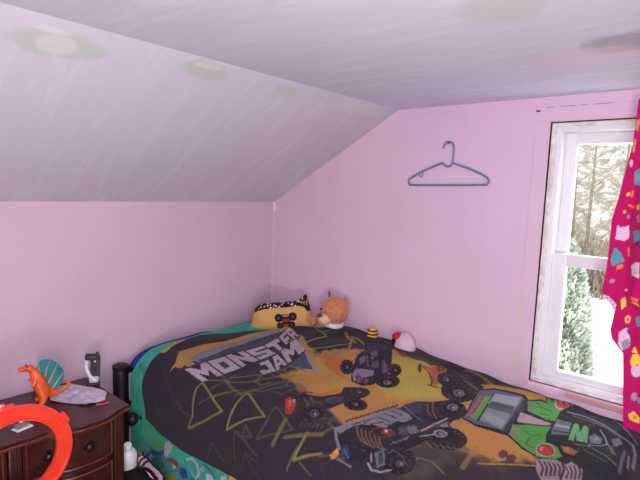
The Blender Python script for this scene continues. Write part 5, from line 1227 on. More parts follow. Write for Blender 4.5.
pr.line([(542, 1410), (547, 1414)], 4, (25, 22, 27), 0.5)
pr.line([(422, 1376), (418, 1384)], 4, (29, 24, 30), 0.5)
pr.line([(644, 1407), (644, 1417)], 4, (29, 24, 30), 0.5)
pr.line([(530, 1377), (540, 1372)], 4, (29, 24, 30), 0.5)
pr.line([(587, 1485), (598, 1485)], 4, (29, 24, 30), 0.5)
pr.line([(560, 1353), (568, 1363)], 5, (76, 71, 87), 0.5)
pr.line([(474, 1329), (485, 1328)], 4, (92, 82, 91), 0.5)
pr.line([(442, 1328), (448, 1328)], 4, (118, 92, 77), 0.5)
pr.line([(366, 1399), (366, 1406)], 5, (126, 118, 126), 0.5)
pr.line([(450, 1427), (456, 1425)], 4, (29, 24, 30), 0.5)
pr.line([(602, 1464), (609, 1461)], 4, (126, 118, 126), 0.5)
pr.line([(530, 1397), (540, 1392)], 4, (92, 82, 91), 0.5)
pr.line([(440, 1271), (453, 1273)], 4, (118, 92, 77), 0.5)
pr.line([(523, 1376), (534, 1380)], 5, (126, 118, 126), 0.5)
pr.line([(547, 1339), (543, 1342)], 5, (92, 82, 91), 0.5)
pr.line([(392, 1351), (396, 1356)], 4, (118, 92, 77), 0.5)
pr.line([(506, 1453), (512, 1447)], 4, (118, 92, 77), 0.5)
pr.line([(617, 1464), (624, 1460)], 4, (29, 24, 30), 0.5)
pr.line([(444, 1369), (454, 1365)], 4, (25, 22, 27), 0.5)
pr.line([(641, 1391), (654, 1394)], 3, (76, 71, 87), 0.5)
pr.line([(600, 1432), (598, 1437)], 4, (76, 71, 87), 0.5)
pr.line([(570, 1422), (577, 1417)], 4, (76, 71, 87), 0.5)
pr.line([(484, 1384), (482, 1391)], 4, (118, 92, 77), 0.5)
pr.line([(637, 1405), (644, 1403)], 4, (76, 71, 87), 0.5)
pr.line([(534, 1332), (538, 1329)], 4, (92, 82, 91), 0.5)
pr.line([(568, 1427), (577, 1428)], 4, (25, 22, 27), 0.5)
pr.line([(616, 1040), (613, 1046)], 5, (118, 92, 77), 0.55)
pr.line([(749, 956), (756, 961)], 5, (25, 22, 27), 0.55)
pr.line([(698, 1007), (709, 1010)], 5, (29, 24, 30), 0.55)
pr.line([(752, 949), (749, 958)], 5, (76, 71, 87), 0.55)
pr.line([(722, 924), (731, 925)], 5, (126, 118, 126), 0.55)
pr.line([(790, 1003), (794, 1008)], 4, (25, 22, 27), 0.55)
pr.line([(584, 994), (582, 1002)], 5, (118, 92, 77), 0.55)
pr.line([(702, 1051), (706, 1056)], 4, (29, 24, 30), 0.55)
pr.line([(711, 1015), (718, 1022)], 5, (126, 118, 126), 0.55)
pr.line([(623, 996), (625, 1007)], 5, (25, 22, 27), 0.55)
pr.line([(674, 1065), (673, 1072)], 4, (118, 92, 77), 0.55)
pr.line([(598, 1037), (607, 1035)], 5, (76, 71, 87), 0.55)
pr.line([(627, 1024), (633, 1024)], 5, (29, 24, 30), 0.55)
pr.line([(631, 1047), (637, 1046)], 4, (92, 82, 91), 0.55)
pr.line([(664, 1013), (670, 1009)], 5, (126, 118, 126), 0.55)
pr.line([(671, 972), (669, 981)], 5, (29, 24, 30), 0.55)
pr.line([(697, 993), (698, 1007)], 5, (126, 118, 126), 0.55)
pr.line([(633, 1048), (628, 1054)], 4, (76, 71, 87), 0.55)
pr.line([(735, 1011), (731, 1015)], 5, (25, 22, 27), 0.55)
pr.line([(727, 1005), (729, 1012)], 5, (29, 24, 30), 0.55)
pr.line([(571, 1004), (564, 1012)], 5, (126, 118, 126), 0.55)
pr.line([(689, 960), (695, 951)], 5, (118, 92, 77), 0.55)
pr.line([(657, 1043), (659, 1047)], 5, (25, 22, 27), 0.55)
pr.line([(624, 1042), (626, 1052)], 5, (29, 24, 30), 0.55)
pr.line([(718, 919), (726, 918)], 5, (76, 71, 87), 0.55)
pr.line([(772, 1023), (783, 1018)], 4, (76, 71, 87), 0.55)
pr.line([(712, 994), (718, 993)], 5, (25, 22, 27), 0.55)
pr.line([(645, 993), (640, 1000)], 5, (126, 118, 126), 0.55)
pr.line([(698, 1016), (705, 1014)], 5, (92, 82, 91), 0.55)
pr.line([(727, 989), (727, 996)], 5, (126, 118, 126), 0.55)
pr.line([(678, 1042), (676, 1049)], 4, (25, 22, 27), 0.55)
pr.line([(590, 1025), (594, 1017)], 5, (25, 22, 27), 0.55)
pr.line([(588, 1007), (599, 1019)], 5, (25, 22, 27), 0.55)
pr.line([(736, 981), (751, 988)], 5, (118, 92, 77), 0.55)
pr.line([(777, 1088), (786, 1082)], 5, (126, 118, 126), 0.5)
pr.line([(756, 1074), (762, 1079)], 5, (126, 118, 126), 0.5)
pr.line([(807, 1086), (814, 1078)], 4, (25, 22, 27), 0.5)
pr.line([(779, 1095), (781, 1102)], 5, (126, 118, 126), 0.5)
pr.line([(821, 1048), (819, 1054)], 4, (118, 92, 77), 0.5)
pr.line([(801, 1078), (810, 1077)], 4, (92, 82, 91), 0.5)
pr.line([(818, 1086), (827, 1097)], 4, (76, 71, 87), 0.5)
pr.line([(824, 1101), (833, 1109)], 4, (126, 118, 126), 0.5)
pr.line([(775, 1088), (785, 1101)], 5, (76, 71, 87), 0.5)
pr.line([(814, 1069), (819, 1061)], 4, (25, 22, 27), 0.5)
pr.line([(787, 1026), (787, 1032)], 4, (92, 82, 91), 0.5)
pr.line([(791, 1035), (800, 1043)], 4, (92, 82, 91), 0.5)
pr.line([(799, 1061), (806, 1058)], 4, (29, 24, 30), 0.5)
pr.line([(822, 1105), (827, 1099)], 4, (92, 82, 91), 0.5)
pr.line([(739, 1060), (738, 1069)], 5, (25, 22, 27), 0.5)
pr.line([(792, 1081), (794, 1093)], 5, (126, 118, 126), 0.5)
pr.line([(794, 1022), (789, 1030)], 4, (126, 118, 126), 0.5)
pr.line([(765, 1025), (774, 1026)], 4, (25, 22, 27), 0.5)
pr.line([(819, 1043), (828, 1043)], 4, (126, 118, 126), 0.5)
pr.line([(771, 1062), (773, 1067)], 5, (25, 22, 27), 0.5)
pr.line([(777, 1095), (788, 1094)], 5, (92, 82, 91), 0.5)
pr.line([(732, 1041), (741, 1040)], 4, (118, 92, 77), 0.5)
pr.line([(812, 1071), (818, 1081)], 4, (118, 92, 77), 0.5)
pr.line([(806, 1054), (803, 1065)], 4, (126, 118, 126), 0.5)
pr.line([(318, 884), (327, 885)], 5, (134, 126, 139), 0.55)
pr.line([(283, 904), (287, 912)], 5, (126, 118, 126), 0.55)
pr.line([(348, 892), (359, 888)], 5, (29, 24, 30), 0.55)
pr.line([(377, 1022), (386, 1018)], 5, (118, 92, 77), 0.55)
pr.line([(331, 917), (344, 911)], 5, (92, 82, 91), 0.55)
pr.line([(282, 1006), (289, 1017)], 6, (25, 22, 27), 0.55)
pr.line([(327, 891), (335, 889)], 5, (29, 24, 30), 0.55)
pr.line([(198, 831), (205, 838)], 7, (92, 82, 91), 0.55)
pr.line([(328, 965), (330, 974)], 5, (92, 82, 91), 0.55)
pr.line([(412, 968), (421, 964)], 5, (25, 22, 27), 0.55)
pr.line([(228, 969), (241, 972)], 6, (101, 76, 114), 0.55)
pr.line([(281, 912), (283, 921)], 5, (126, 118, 126), 0.55)
pr.line([(145, 902), (143, 911)], 6, (126, 118, 126), 0.55)
pr.line([(117, 894), (110, 904)], 7, (29, 24, 30), 0.55)
pr.line([(285, 953), (285, 961)], 6, (25, 22, 27), 0.55)
pr.line([(228, 866), (243, 873)], 6, (76, 71, 87), 0.55)
pr.line([(241, 874), (252, 884)], 6, (92, 82, 91), 0.55)
pr.line([(468, 988), (479, 988)], 5, (118, 92, 77), 0.55)
pr.line([(361, 1064), (368, 1065)], 5, (76, 71, 87), 0.55)
pr.line([(403, 1025), (401, 1033)], 4, (101, 76, 114), 0.55)
pr.line([(358, 963), (367, 958)], 5, (126, 118, 126), 0.55)
pr.line([(186, 804), (195, 807)], 7, (118, 92, 77), 0.55)
pr.line([(311, 936), (315, 942)], 6, (92, 82, 91), 0.55)
pr.line([(407, 994), (418, 989)], 4, (101, 76, 114), 0.55)
pr.line([(307, 928), (302, 931)], 5, (118, 92, 77), 0.55)
pr.line([(299, 1033), (297, 1044)], 5, (118, 92, 77), 0.55)
pr.line([(339, 939), (346, 936)], 5, (25, 22, 27), 0.55)
pr.line([(250, 940), (250, 946)], 6, (76, 71, 87), 0.55)
pr.line([(299, 893), (292, 901)], 5, (118, 92, 77), 0.55)
pr.line([(272, 963), (276, 958)], 6, (29, 24, 30), 0.55)
pr.line([(353, 1068), (353, 1073)], 5, (76, 71, 87), 0.55)
pr.line([(321, 977), (334, 980)], 6, (118, 92, 77), 0.55)
pr.line([(143, 909), (147, 925)], 6, (126, 118, 126), 0.55)
pr.line([(297, 877), (305, 879)], 5, (126, 118, 126), 0.55)
pr.line([(365, 1090), (376, 1096)], 5, (25, 22, 27), 0.55)
pr.line([(268, 951), (261, 956)], 6, (76, 71, 87), 0.55)
pr.line([(295, 856), (302, 849)], 5, (92, 82, 91), 0.55)
pr.line([(416, 1030), (411, 1036)], 4, (118, 92, 77), 0.55)
pr.line([(287, 912), (294, 913)], 5, (76, 71, 87), 0.55)
pr.line([(385, 1055), (383, 1058)], 5, (25, 22, 27), 0.55)
pr.line([(141, 907), (156, 905)], 6, (25, 22, 27), 0.55)
pr.line([(151, 946), (151, 954)], 5, (101, 76, 114), 0.55)
pr.line([(370, 1034), (381, 1037)], 4, (25, 22, 27), 0.55)
pr.line([(403, 1005), (407, 1007)], 4, (134, 126, 139), 0.55)
pr.line([(311, 964), (319, 965)], 6, (101, 76, 114), 0.55)
pr.line([(321, 972), (332, 975)], 5, (126, 118, 126), 0.55)
pr.line([(242, 937), (248, 933)], 5, (92, 82, 91), 0.55)
pr.line([(250, 973), (259, 974)], 6, (118, 92, 77), 0.55)
pr.line([(257, 852), (256, 861)], 6, (126, 118, 126), 0.55)
pr.line([(346, 1072), (357, 1073)], 5, (134, 126, 139), 0.55)
pr.line([(123, 1341), (138, 1340)], 6, (126, 118, 126), 0.5)
pr.line([(102, 1255), (112, 1264)], 6, (29, 24, 30), 0.5)
pr.line([(269, 1363), (278, 1366)], 5, (76, 71, 87), 0.5)
pr.line([(91, 1341), (106, 1335)], 5, (29, 24, 30), 0.5)
pr.line([(91, 1243), (106, 1238)], 6, (29, 24, 30), 0.5)
pr.line([(121, 1256), (140, 1263)], 6, (25, 22, 27), 0.5)
pr.line([(106, 1187), (115, 1185)], 6, (126, 118, 126), 0.5)
pr.line([(71, 1267), (84, 1265)], 6, (92, 82, 91), 0.5)
pr.line([(224, 1300), (233, 1298)], 5, (92, 82, 91), 0.5)
pr.line([(190, 1323), (198, 1319)], 5, (25, 22, 27), 0.5)
pr.line([(78, 1195), (76, 1205)], 6, (118, 92, 77), 0.5)
pr.line([(179, 1232), (175, 1238)], 6, (126, 118, 126), 0.5)
pr.line([(276, 1301), (280, 1312)], 5, (92, 82, 91), 0.5)
pr.line([(222, 1295), (220, 1302)], 5, (126, 118, 126), 0.5)
pr.line([(289, 1373), (295, 1364)], 5, (25, 22, 27), 0.5)
pr.line([(278, 1329), (291, 1330)], 5, (76, 71, 87), 0.5)
pr.line([(209, 1271), (220, 1264)], 5, (92, 82, 91), 0.5)
pr.line([(151, 1201), (143, 1208)], 6, (29, 24, 30), 0.5)
pr.line([(239, 1308), (252, 1309)], 5, (92, 82, 91), 0.5)
pr.line([(95, 1345), (106, 1352)], 5, (118, 92, 77), 0.5)
pr.line([(100, 1203), (106, 1213)], 6, (25, 22, 27), 0.5)
pr.line([(265, 1273), (274, 1277)], 5, (25, 22, 27), 0.5)
pr.line([(93, 1340), (101, 1340)], 5, (25, 22, 27), 0.5)
pr.line([(162, 1281), (175, 1276)], 5, (25, 22, 27), 0.5)
pr.line([(270, 1262), (265, 1273)], 5, (118, 92, 77), 0.5)
pr.line([(194, 1325), (209, 1325)], 5, (118, 92, 77), 0.5)
pr.line([(252, 1382), (261, 1381)], 5, (25, 22, 27), 0.5)
pr.line([(149, 1235), (171, 1235)], 6, (118, 92, 77), 0.5)
pr.line([(78, 1288), (80, 1297)], 5, (126, 118, 126), 0.5)
pr.line([(295, 1303), (291, 1313)], 5, (92, 82, 91), 0.5)
pr.line([(216, 1246), (214, 1253)], 5, (92, 82, 91), 0.5)
pr.line([(65, 1327), (69, 1338)], 5, (118, 92, 77), 0.5)
pr.line([(129, 1315), (149, 1319)], 6, (92, 82, 91), 0.5)
pr.line([(222, 1245), (222, 1251)], 5, (118, 92, 77), 0.5)
pr.line([(362, 1885), (356, 1891)], 3, (76, 71, 87), 0.5)
pr.line([(24, 1836), (32, 1834)], 5, (92, 82, 91), 0.5)
pr.line([(32, 1825), (41, 1823)], 6, (109, 113, 124), 0.5)
pr.line([(0, 1755), (0, 1762)], 5, (92, 82, 91), 0.5)
pr.line([(345, 1866), (348, 1870)], 4, (92, 126, 81), 0.5)
pr.line([(275, 1756), (288, 1755)], 4, (76, 71, 87), 0.5)
pr.line([(154, 1896), (169, 1895)], 5, (92, 82, 91), 0.5)
pr.line([(251, 1765), (253, 1768)], 4, (92, 82, 91), 0.5)
pr.line([(277, 1796), (286, 1795)], 4, (92, 126, 81), 0.5)
pr.line([(0, 1771), (0, 1779)], 6, (118, 92, 77), 0.5)
pr.line([(318, 1801), (324, 1796)], 4, (76, 71, 87), 0.5)
pr.line([(219, 1892), (227, 1889)], 5, (25, 22, 27), 0.5)
pr.line([(223, 1799), (228, 1802)], 4, (92, 82, 91), 0.5)
pr.line([(0, 1870), (0, 1872)], 3, (118, 92, 77), 0.5)
pr.line([(228, 1745), (223, 1752)], 5, (29, 24, 30), 0.5)
pr.line([(43, 1856), (54, 1852)], 5, (25, 22, 27), 0.5)
pr.line([(0, 1791), (0, 1797)], 4, (92, 126, 81), 0.5)
pr.line([(116, 1733), (122, 1736)], 5, (25, 22, 27), 0.5)
pr.line([(279, 1912), (287, 1909)], 5, (76, 71, 87), 0.5)
pr.line([(71, 1840), (77, 1843)], 5, (92, 82, 91), 0.5)
pr.line([(178, 1864), (172, 1869)], 5, (109, 113, 124), 0.5)
pr.line([(228, 1755), (221, 1759)], 4, (126, 118, 126), 0.5)
pr.line([(0, 1834), (0, 1838)], 5, (25, 22, 27), 0.5)
pr.line([(343, 1805), (352, 1801)], 4, (76, 71, 87), 0.5)
pr.line([(11, 1845), (17, 1851)], 5, (109, 113, 124), 0.5)
pr.line([(0, 1705), (2, 1708)], 5, (92, 126, 81), 0.5)
pr.line([(26, 1735), (15, 1741)], 6, (118, 92, 77), 0.5)
pr.line([(144, 1780), (150, 1781)], 5, (109, 113, 124), 0.5)
pr.line([(52, 1748), (62, 1749)], 6, (29, 24, 30), 0.5)
pr.line([(148, 1769), (159, 1771)], 5, (92, 126, 81), 0.5)
pr.line([(307, 1875), (307, 1877)], 4, (29, 24, 30), 0.5)
pr.line([(187, 1773), (191, 1776)], 4, (126, 118, 126), 0.5)
pr.line([(172, 1740), (185, 1744)], 5, (118, 92, 77), 0.5)
pr.line([(343, 1871), (352, 1866)], 4, (25, 22, 27), 0.5)
pr.line([(69, 1736), (64, 1739)], 5, (25, 22, 27), 0.5)
pr.line([(103, 1840), (101, 1844)], 5, (92, 126, 81), 0.5)
pr.line([(0, 1869), (0, 1869)], 3, (76, 71, 87), 0.5)
pr.line([(148, 1775), (148, 1779)], 5, (92, 82, 91), 0.5)
pr.line([(152, 1892), (165, 1888)], 4, (109, 113, 124), 0.5)
pr.line([(0, 1816), (0, 1813)], 5, (25, 22, 27), 0.5)
pr.line([(131, 1778), (135, 1781)], 5, (92, 126, 81), 0.5)
pr.line([(210, 1791), (210, 1795)], 4, (29, 24, 30), 0.5)
pr.line([(95, 1732), (103, 1738)], 5, (76, 71, 87), 0.5)
pr.line([(371, 1839), (378, 1842)], 3, (126, 118, 126), 0.5)
pr.line([(386, 1856), (395, 1853)], 3, (25, 22, 27), 0.5)
pr.line([(363, 1806), (367, 1801)], 4, (29, 24, 30), 0.5)
pr.line([(165, 1767), (180, 1765)], 5, (92, 82, 91), 0.5)
pr.line([(199, 1904), (206, 1904)], 4, (92, 82, 91), 0.5)
pr.line([(109, 1830), (114, 1827)], 5, (25, 22, 27), 0.5)
pr.line([(97, 1817), (109, 1816)], 5, (92, 82, 91), 0.5)
pr.line([(58, 1756), (52, 1764)], 6, (109, 113, 124), 0.5)
pr.line([(144, 1830), (152, 1827)], 4, (92, 126, 81), 0.5)
pr.line([(335, 1779), (346, 1781)], 4, (118, 92, 77), 0.5)
pr.line([(311, 1863), (322, 1860)], 4, (92, 82, 91), 0.5)
pr.line([(232, 1783), (234, 1788)], 4, (92, 82, 91), 0.5)
pr.line([(137, 1841), (135, 1850)], 4, (126, 118, 126), 0.5)
pr.line([(249, 1814), (253, 1811)], 4, (92, 82, 91), 0.5)
pr.line([(195, 1904), (184, 1910)], 4, (109, 113, 124), 0.5)
pr.line([(0, 1737), (0, 1733)], 5, (76, 71, 87), 0.5)
pr.line([(255, 1844), (273, 1847)], 5, (126, 118, 126), 0.5)
pr.line([(234, 1766), (241, 1769)], 4, (29, 24, 30), 0.5)
pr.line([(286, 1780), (296, 1776)], 4, (118, 92, 77), 0.5)
pr.line([(356, 1884), (352, 1891)], 4, (92, 126, 81), 0.5)
pr.line([(217, 1786), (223, 1784)], 4, (25, 22, 27), 0.5)
pr.line([(0, 1827), (0, 1834)], 3, (76, 71, 87), 0.5)
pr.line([(189, 1864), (189, 1868)], 4, (109, 113, 124), 0.5)
pr.line([(0, 1764), (0, 1771)], 3, (76, 71, 87), 0.5)
pr.line([(302, 1896), (290, 1902)], 4, (126, 118, 126), 0.5)
pr.line([(223, 1853), (227, 1850)], 5, (92, 126, 81), 0.5)
pr.line([(362, 1898), (371, 1899)], 3, (92, 82, 91), 0.5)
pr.line([(273, 1715), (271, 1719)], 4, (76, 71, 87), 0.4)
pr.line([(238, 1725), (247, 1731)], 4, (25, 22, 27), 0.4)
pr.line([(275, 1735), (284, 1739)], 4, (76, 71, 87), 0.4)
pr.line([(245, 1705), (256, 1710)], 4, (126, 118, 126), 0.4)
pr.line([(165, 1701), (176, 1697)], 4, (76, 71, 87), 0.4)
pr.line([(322, 1706), (329, 1706)], 3, (118, 92, 77), 0.4)
pr.line([(178, 1697), (181, 1700)], 5, (29, 24, 30), 0.4)
pr.line([(198, 1655), (211, 1649)], 4, (25, 22, 27), 0.4)
pr.line([(168, 1686), (176, 1688)], 4, (29, 24, 30), 0.4)
pr.line([(254, 1670), (262, 1672)], 5, (126, 118, 126), 0.4)
pr.line([(230, 1670), (245, 1670)], 5, (118, 92, 77), 0.4)
pr.line([(245, 1699), (247, 1704)], 4, (126, 118, 126), 0.4)
pr.line([(251, 1660), (258, 1665)], 5, (109, 134, 81), 0.4)
pr.line([(224, 1565), (232, 1568)], 5, (59, 101, 50), 0.4)
pr.line([(344, 1575), (344, 1579)], 4, (109, 134, 81), 0.4)
pr.line([(166, 1585), (187, 1589)], 5, (134, 143, 109), 0.4)
pr.line([(327, 1662), (342, 1661)], 4, (109, 134, 81), 0.4)
pr.line([(387, 1704), (395, 1703)], 3, (59, 101, 50), 0.4)
pr.line([(406, 1707), (417, 1703)], 3, (134, 143, 109), 0.4)
pr.line([(262, 1582), (280, 1585)], 4, (59, 101, 50), 0.4)
pr.line([(264, 1651), (273, 1659)], 5, (134, 143, 109), 0.4)
pr.line([(410, 1678), (417, 1678)], 3, (134, 143, 109), 0.4)
pr.line([(110, 1562), (110, 1572)], 5, (59, 101, 50), 0.4)
pr.line([(352, 1699), (361, 1693)], 3, (59, 101, 50), 0.4)
pr.line([(228, 1567), (245, 1570)], 5, (134, 143, 109), 0.4)
pr.line([(265, 1560), (265, 1565)], 4, (109, 134, 81), 0.4)
pr.line([(402, 1684), (408, 1685)], 3, (59, 101, 50), 0.4)
pr.line([(196, 1590), (202, 1594)], 5, (59, 101, 50), 0.4)
pr.line([(256, 1547), (252, 1552)], 5, (109, 134, 81), 0.4)
pr.line([(140, 1543), (144, 1549)], 6, (59, 101, 50), 0.4)
pr.line([(312, 1679), (320, 1672)], 4, (109, 134, 81), 0.4)
pr.line([(355, 1658), (352, 1662)], 4, (134, 143, 109), 0.4)
pr.line([(481, 1623), (490, 1617)], 3, (59, 101, 50), 0.4)
pr.line([(359, 1669), (365, 1672)], 4, (59, 101, 50), 0.4)
pr.line([(209, 1610), (226, 1604)], 4, (134, 143, 109), 0.4)
pr.line([(301, 1562), (312, 1563)], 4, (134, 143, 109), 0.4)
pr.line([(316, 1640), (322, 1636)], 4, (134, 143, 109), 0.4)
pr.line([(382, 1664), (389, 1667)], 4, (59, 101, 50), 0.4)
pr.line([(569, 1717), (567, 1722)], 4, (92, 71, 59), 0.45)
pr.line([(597, 1636), (606, 1632)], 4, (92, 71, 59), 0.45)
pr.line([(600, 1615), (604, 1621)], 4, (92, 71, 59), 0.45)
pr.line([(576, 1631), (578, 1638)], 4, (59, 47, 52), 0.45)
pr.line([(528, 1660), (535, 1652)], 4, (92, 71, 59), 0.45)
pr.line([(580, 1640), (584, 1637)], 4, (59, 47, 52), 0.45)
pr.line([(608, 1648), (612, 1650)], 4, (59, 47, 52), 0.45)
pr.line([(505, 1673), (503, 1678)], 4, (59, 47, 52), 0.45)
pr.line([(662, 1630), (670, 1628)], 4, (92, 71, 59), 0.45)
pr.line([(574, 1636), (574, 1638)], 4, (92, 71, 59), 0.45)
pr.line([(649, 1618), (655, 1621)], 4, (92, 71, 59), 0.45)
pr.line([(619, 1650), (625, 1652)], 4, (92, 71, 59), 0.45)
pr.line([(535, 1695), (541, 1696)], 4, (59, 47, 52), 0.45)
pr.line([(599, 1663), (606, 1665)], 4, (92, 71, 59), 0.45)
pr.line([(619, 1652), (623, 1659)], 4, (59, 47, 52), 0.45)
pr.line([(666, 1628), (679, 1626)], 4, (59, 47, 52), 0.45)
pr.line([(658, 1623), (664, 1621)], 4, (92, 71, 59), 0.45)
pr.line([(585, 1605), (589, 1604)], 4, (92, 71, 59), 0.45)
pr.line([(580, 1718), (586, 1715)], 4, (92, 71, 59), 0.45)
pr.line([(539, 1669), (535, 1675)], 4, (59, 47, 52), 0.45)
pr.line([(531, 1664), (535, 1670)], 3, (92, 71, 59), 0.45)
pr.line([(584, 1655), (589, 1657)], 4, (92, 71, 59), 0.45)
pr.line([(621, 1626), (621, 1631)], 4, (92, 71, 59), 0.45)
pr.line([(580, 1601), (589, 1597)], 4, (59, 47, 52), 0.45)
pr.line([(663, 814), (674, 820)], 8, (34, 29, 37), 0.4)
pr.line([(842, 1000), (846, 999)], 5, (62, 55, 66), 0.4)
pr.line([(938, 926), (935, 932)], 4, (34, 29, 37), 0.4)
pr.line([(1004, 1036), (1004, 1043)], 4, (62, 55, 66), 0.4)
pr.line([(823, 958), (836, 965)], 6, (62, 55, 66), 0.4)
pr.line([(956, 887), (960, 890)], 5, (62, 55, 66), 0.4)
pr.line([(835, 1024), (835, 1030)], 6, (34, 29, 37), 0.4)
pr.line([(938, 621), (935, 632)], 5, (34, 29, 37), 0.4)
pr.line([(930, 693), (932, 698)], 5, (34, 29, 37), 0.4)
pr.line([(872, 787), (874, 789)], 5, (62, 55, 66), 0.4)
pr.line([(977, 1055), (984, 1044)], 4, (62, 55, 66), 0.4)
pr.line([(774, 850), (780, 839)], 6, (34, 29, 37), 0.4)
pr.line([(1097, 740), (1098, 745)], 6, (34, 29, 37), 0.4)
pr.line([(717, 824), (713, 831)], 7, (34, 29, 37), 0.4)
pr.line([(894, 1014), (896, 1016)], 5, (34, 29, 37), 0.4)
pr.line([(759, 815), (768, 814)], 7, (34, 29, 37), 0.4)
pr.line([(808, 651), (803, 661)], 6, (62, 55, 66), 0.4)
pr.line([(1018, 815), (1015, 830)], 5, (34, 29, 37), 0.4)
pr.line([(990, 835), (990, 848)], 5, (34, 29, 37), 0.4)
pr.line([(874, 927), (872, 931)], 5, (62, 55, 66), 0.4)
pr.line([(898, 795), (900, 798)], 5, (62, 55, 66), 0.4)
pr.line([(998, 870), (1005, 862)], 5, (34, 29, 37), 0.4)
pr.line([(1066, 933), (1064, 941)], 5, (34, 29, 37), 0.4)
pr.line([(1005, 999), (1005, 1008)], 5, (62, 55, 66), 0.4)
pr.line([(813, 935), (819, 943)], 6, (34, 29, 37), 0.4)
pr.line([(971, 974), (973, 979)], 4, (34, 29, 37), 0.4)
pr.line([(957, 923), (959, 928)], 5, (34, 29, 37), 0.4)
pr.line([(794, 819), (789, 823)], 6, (34, 29, 37), 0.4)
pr.line([(956, 736), (953, 745)], 5, (34, 29, 37), 0.4)
pr.line([(687, 826), (700, 825)], 7, (62, 55, 66), 0.4)
pr.line([(1114, 835), (1122, 826)], 5, (62, 55, 66), 0.4)
pr.line([(1038, 925), (1043, 919)], 5, (34, 29, 37), 0.4)
pr.line([(839, 1025), (843, 1032)], 5, (34, 29, 37), 0.4)
pr.line([(1026, 698), (1026, 704)], 6, (62, 55, 66), 0.4)
pr.line([(909, 1019), (913, 1017)], 5, (62, 55, 66), 0.4)
pr.line([(983, 1002), (983, 1007)], 4, (34, 29, 37), 0.4)
pr.line([(832, 951), (830, 959)], 6, (34, 29, 37), 0.4)
pr.line([(1059, 949), (1063, 954)], 5, (62, 55, 66), 0.4)
pr.line([(848, 717), (855, 721)], 6, (62, 55, 66), 0.4)
pr.line([(851, 736), (856, 726)], 6, (62, 55, 66), 0.4)
pr.line([(801, 1317), (806, 1325)], 4, (34, 29, 37), 0.45)
pr.line([(870, 1333), (872, 1336)], 4, (62, 57, 71), 0.45)
pr.line([(842, 1344), (844, 1349)], 4, (62, 57, 71), 0.45)
pr.line([(812, 1328), (810, 1335)], 4, (62, 57, 71), 0.45)
pr.line([(867, 1191), (873, 1194)], 4, (81, 76, 84), 0.45)
pr.line([(890, 1338), (894, 1343)], 3, (62, 57, 71), 0.45)
pr.line([(851, 1305), (853, 1305)], 4, (62, 57, 71), 0.45)
pr.line([(897, 1229), (899, 1228)], 4, (34, 29, 37), 0.45)
pr.line([(940, 1214), (938, 1218)], 4, (34, 29, 37), 0.45)
pr.line([(871, 1241), (873, 1246)], 4, (34, 29, 37), 0.45)
pr.line([(758, 1278), (767, 1279)], 5, (34, 29, 37), 0.45)
pr.line([(916, 1239), (918, 1233)], 4, (81, 76, 84), 0.45)
pr.line([(945, 1210), (947, 1204)], 4, (34, 29, 37), 0.45)
pr.line([(812, 1344), (818, 1347)], 5, (34, 29, 37), 0.45)
pr.line([(717, 1345), (721, 1354)], 5, (62, 57, 71), 0.45)
pr.line([(931, 1286), (929, 1292)], 3, (34, 29, 37), 0.45)
pr.line([(971, 1180), (968, 1189)], 4, (34, 29, 37), 0.45)
pr.line([(955, 1232), (959, 1232)], 3, (81, 76, 84), 0.45)
pr.line([(959, 1237), (957, 1241)], 3, (62, 57, 71), 0.45)
pr.line([(933, 1253), (936, 1253)], 3, (81, 76, 84), 0.45)
pr.line([(840, 1376), (846, 1377)], 4, (81, 76, 84), 0.45)
pr.line([(876, 1159), (878, 1161)], 4, (81, 76, 84), 0.45)
pr.line([(715, 1402), (721, 1400)], 5, (81, 76, 84), 0.45)
pr.line([(884, 1232), (888, 1228)], 4, (62, 57, 71), 0.45)
pr.line([(780, 1260), (778, 1267)], 5, (62, 57, 71), 0.45)
pr.line([(810, 1307), (810, 1314)], 4, (81, 76, 84), 0.45)
pr.line([(881, 1335), (888, 1331)], 3, (34, 29, 37), 0.45)
pr.line([(833, 1370), (835, 1377)], 4, (62, 57, 71), 0.45)
pr.line([(708, 1418), (706, 1423)], 4, (81, 76, 84), 0.45)
pr.line([(790, 1368), (788, 1373)], 4, (34, 29, 37), 0.45)
pr.line([(762, 1446), (766, 1448)], 5, (81, 76, 84), 0.45)
pr.line([(828, 1462), (835, 1465)], 4, (34, 29, 37), 0.45)
pr.line([(851, 1307), (849, 1316)], 4, (62, 57, 71), 0.45)
pr.line([(874, 1421), (874, 1426)], 3, (34, 29, 37), 0.45)
pr.line([(838, 1280), (849, 1280)], 4, (62, 57, 71), 0.45)
pr.line([(783, 1429), (790, 1432)], 5, (81, 76, 84), 0.45)
pr.line([(888, 1268), (894, 1269)], 4, (34, 29, 37), 0.45)
pr.line([(862, 1345), (864, 1348)], 4, (62, 57, 71), 0.45)
pr.line([(764, 1389), (771, 1389)], 4, (62, 57, 71), 0.45)
pr.line([(859, 1442), (861, 1440)], 4, (62, 57, 71), 0.45)
pr.line([(752, 1319), (758, 1322)], 5, (81, 76, 84), 0.45)
pr.line([(925, 1236), (927, 1232)], 4, (81, 76, 84), 0.45)
pr.line([(710, 1411), (717, 1405)], 4, (34, 29, 37), 0.45)
pr.line([(818, 1440), (818, 1443)], 4, (81, 76, 84), 0.45)
pr.line([(869, 1200), (869, 1207)], 4, (34, 29, 37), 0.45)
pr.line([(940, 1209), (944, 1215)], 4, (81, 76, 84), 0.45)
pr.line([(975, 1167), (979, 1163)], 4, (34, 29, 37), 0.45)
pr.line([(975, 1189), (979, 1181)], 4, (62, 57, 71), 0.45)
pr.line([(888, 1197), (891, 1202)], 4, (62, 57, 71), 0.45)
pr.line([(905, 1251), (908, 1249)], 4, (34, 29, 37), 0.45)

blk = sheet('blanket', ss, tt, .012, 2.0, M_blanket, None, .007, .004, lin_np(pr.c))
tag(blk, 'black fleece blanket printed with monster trucks, spread across the bed', 'blanket')
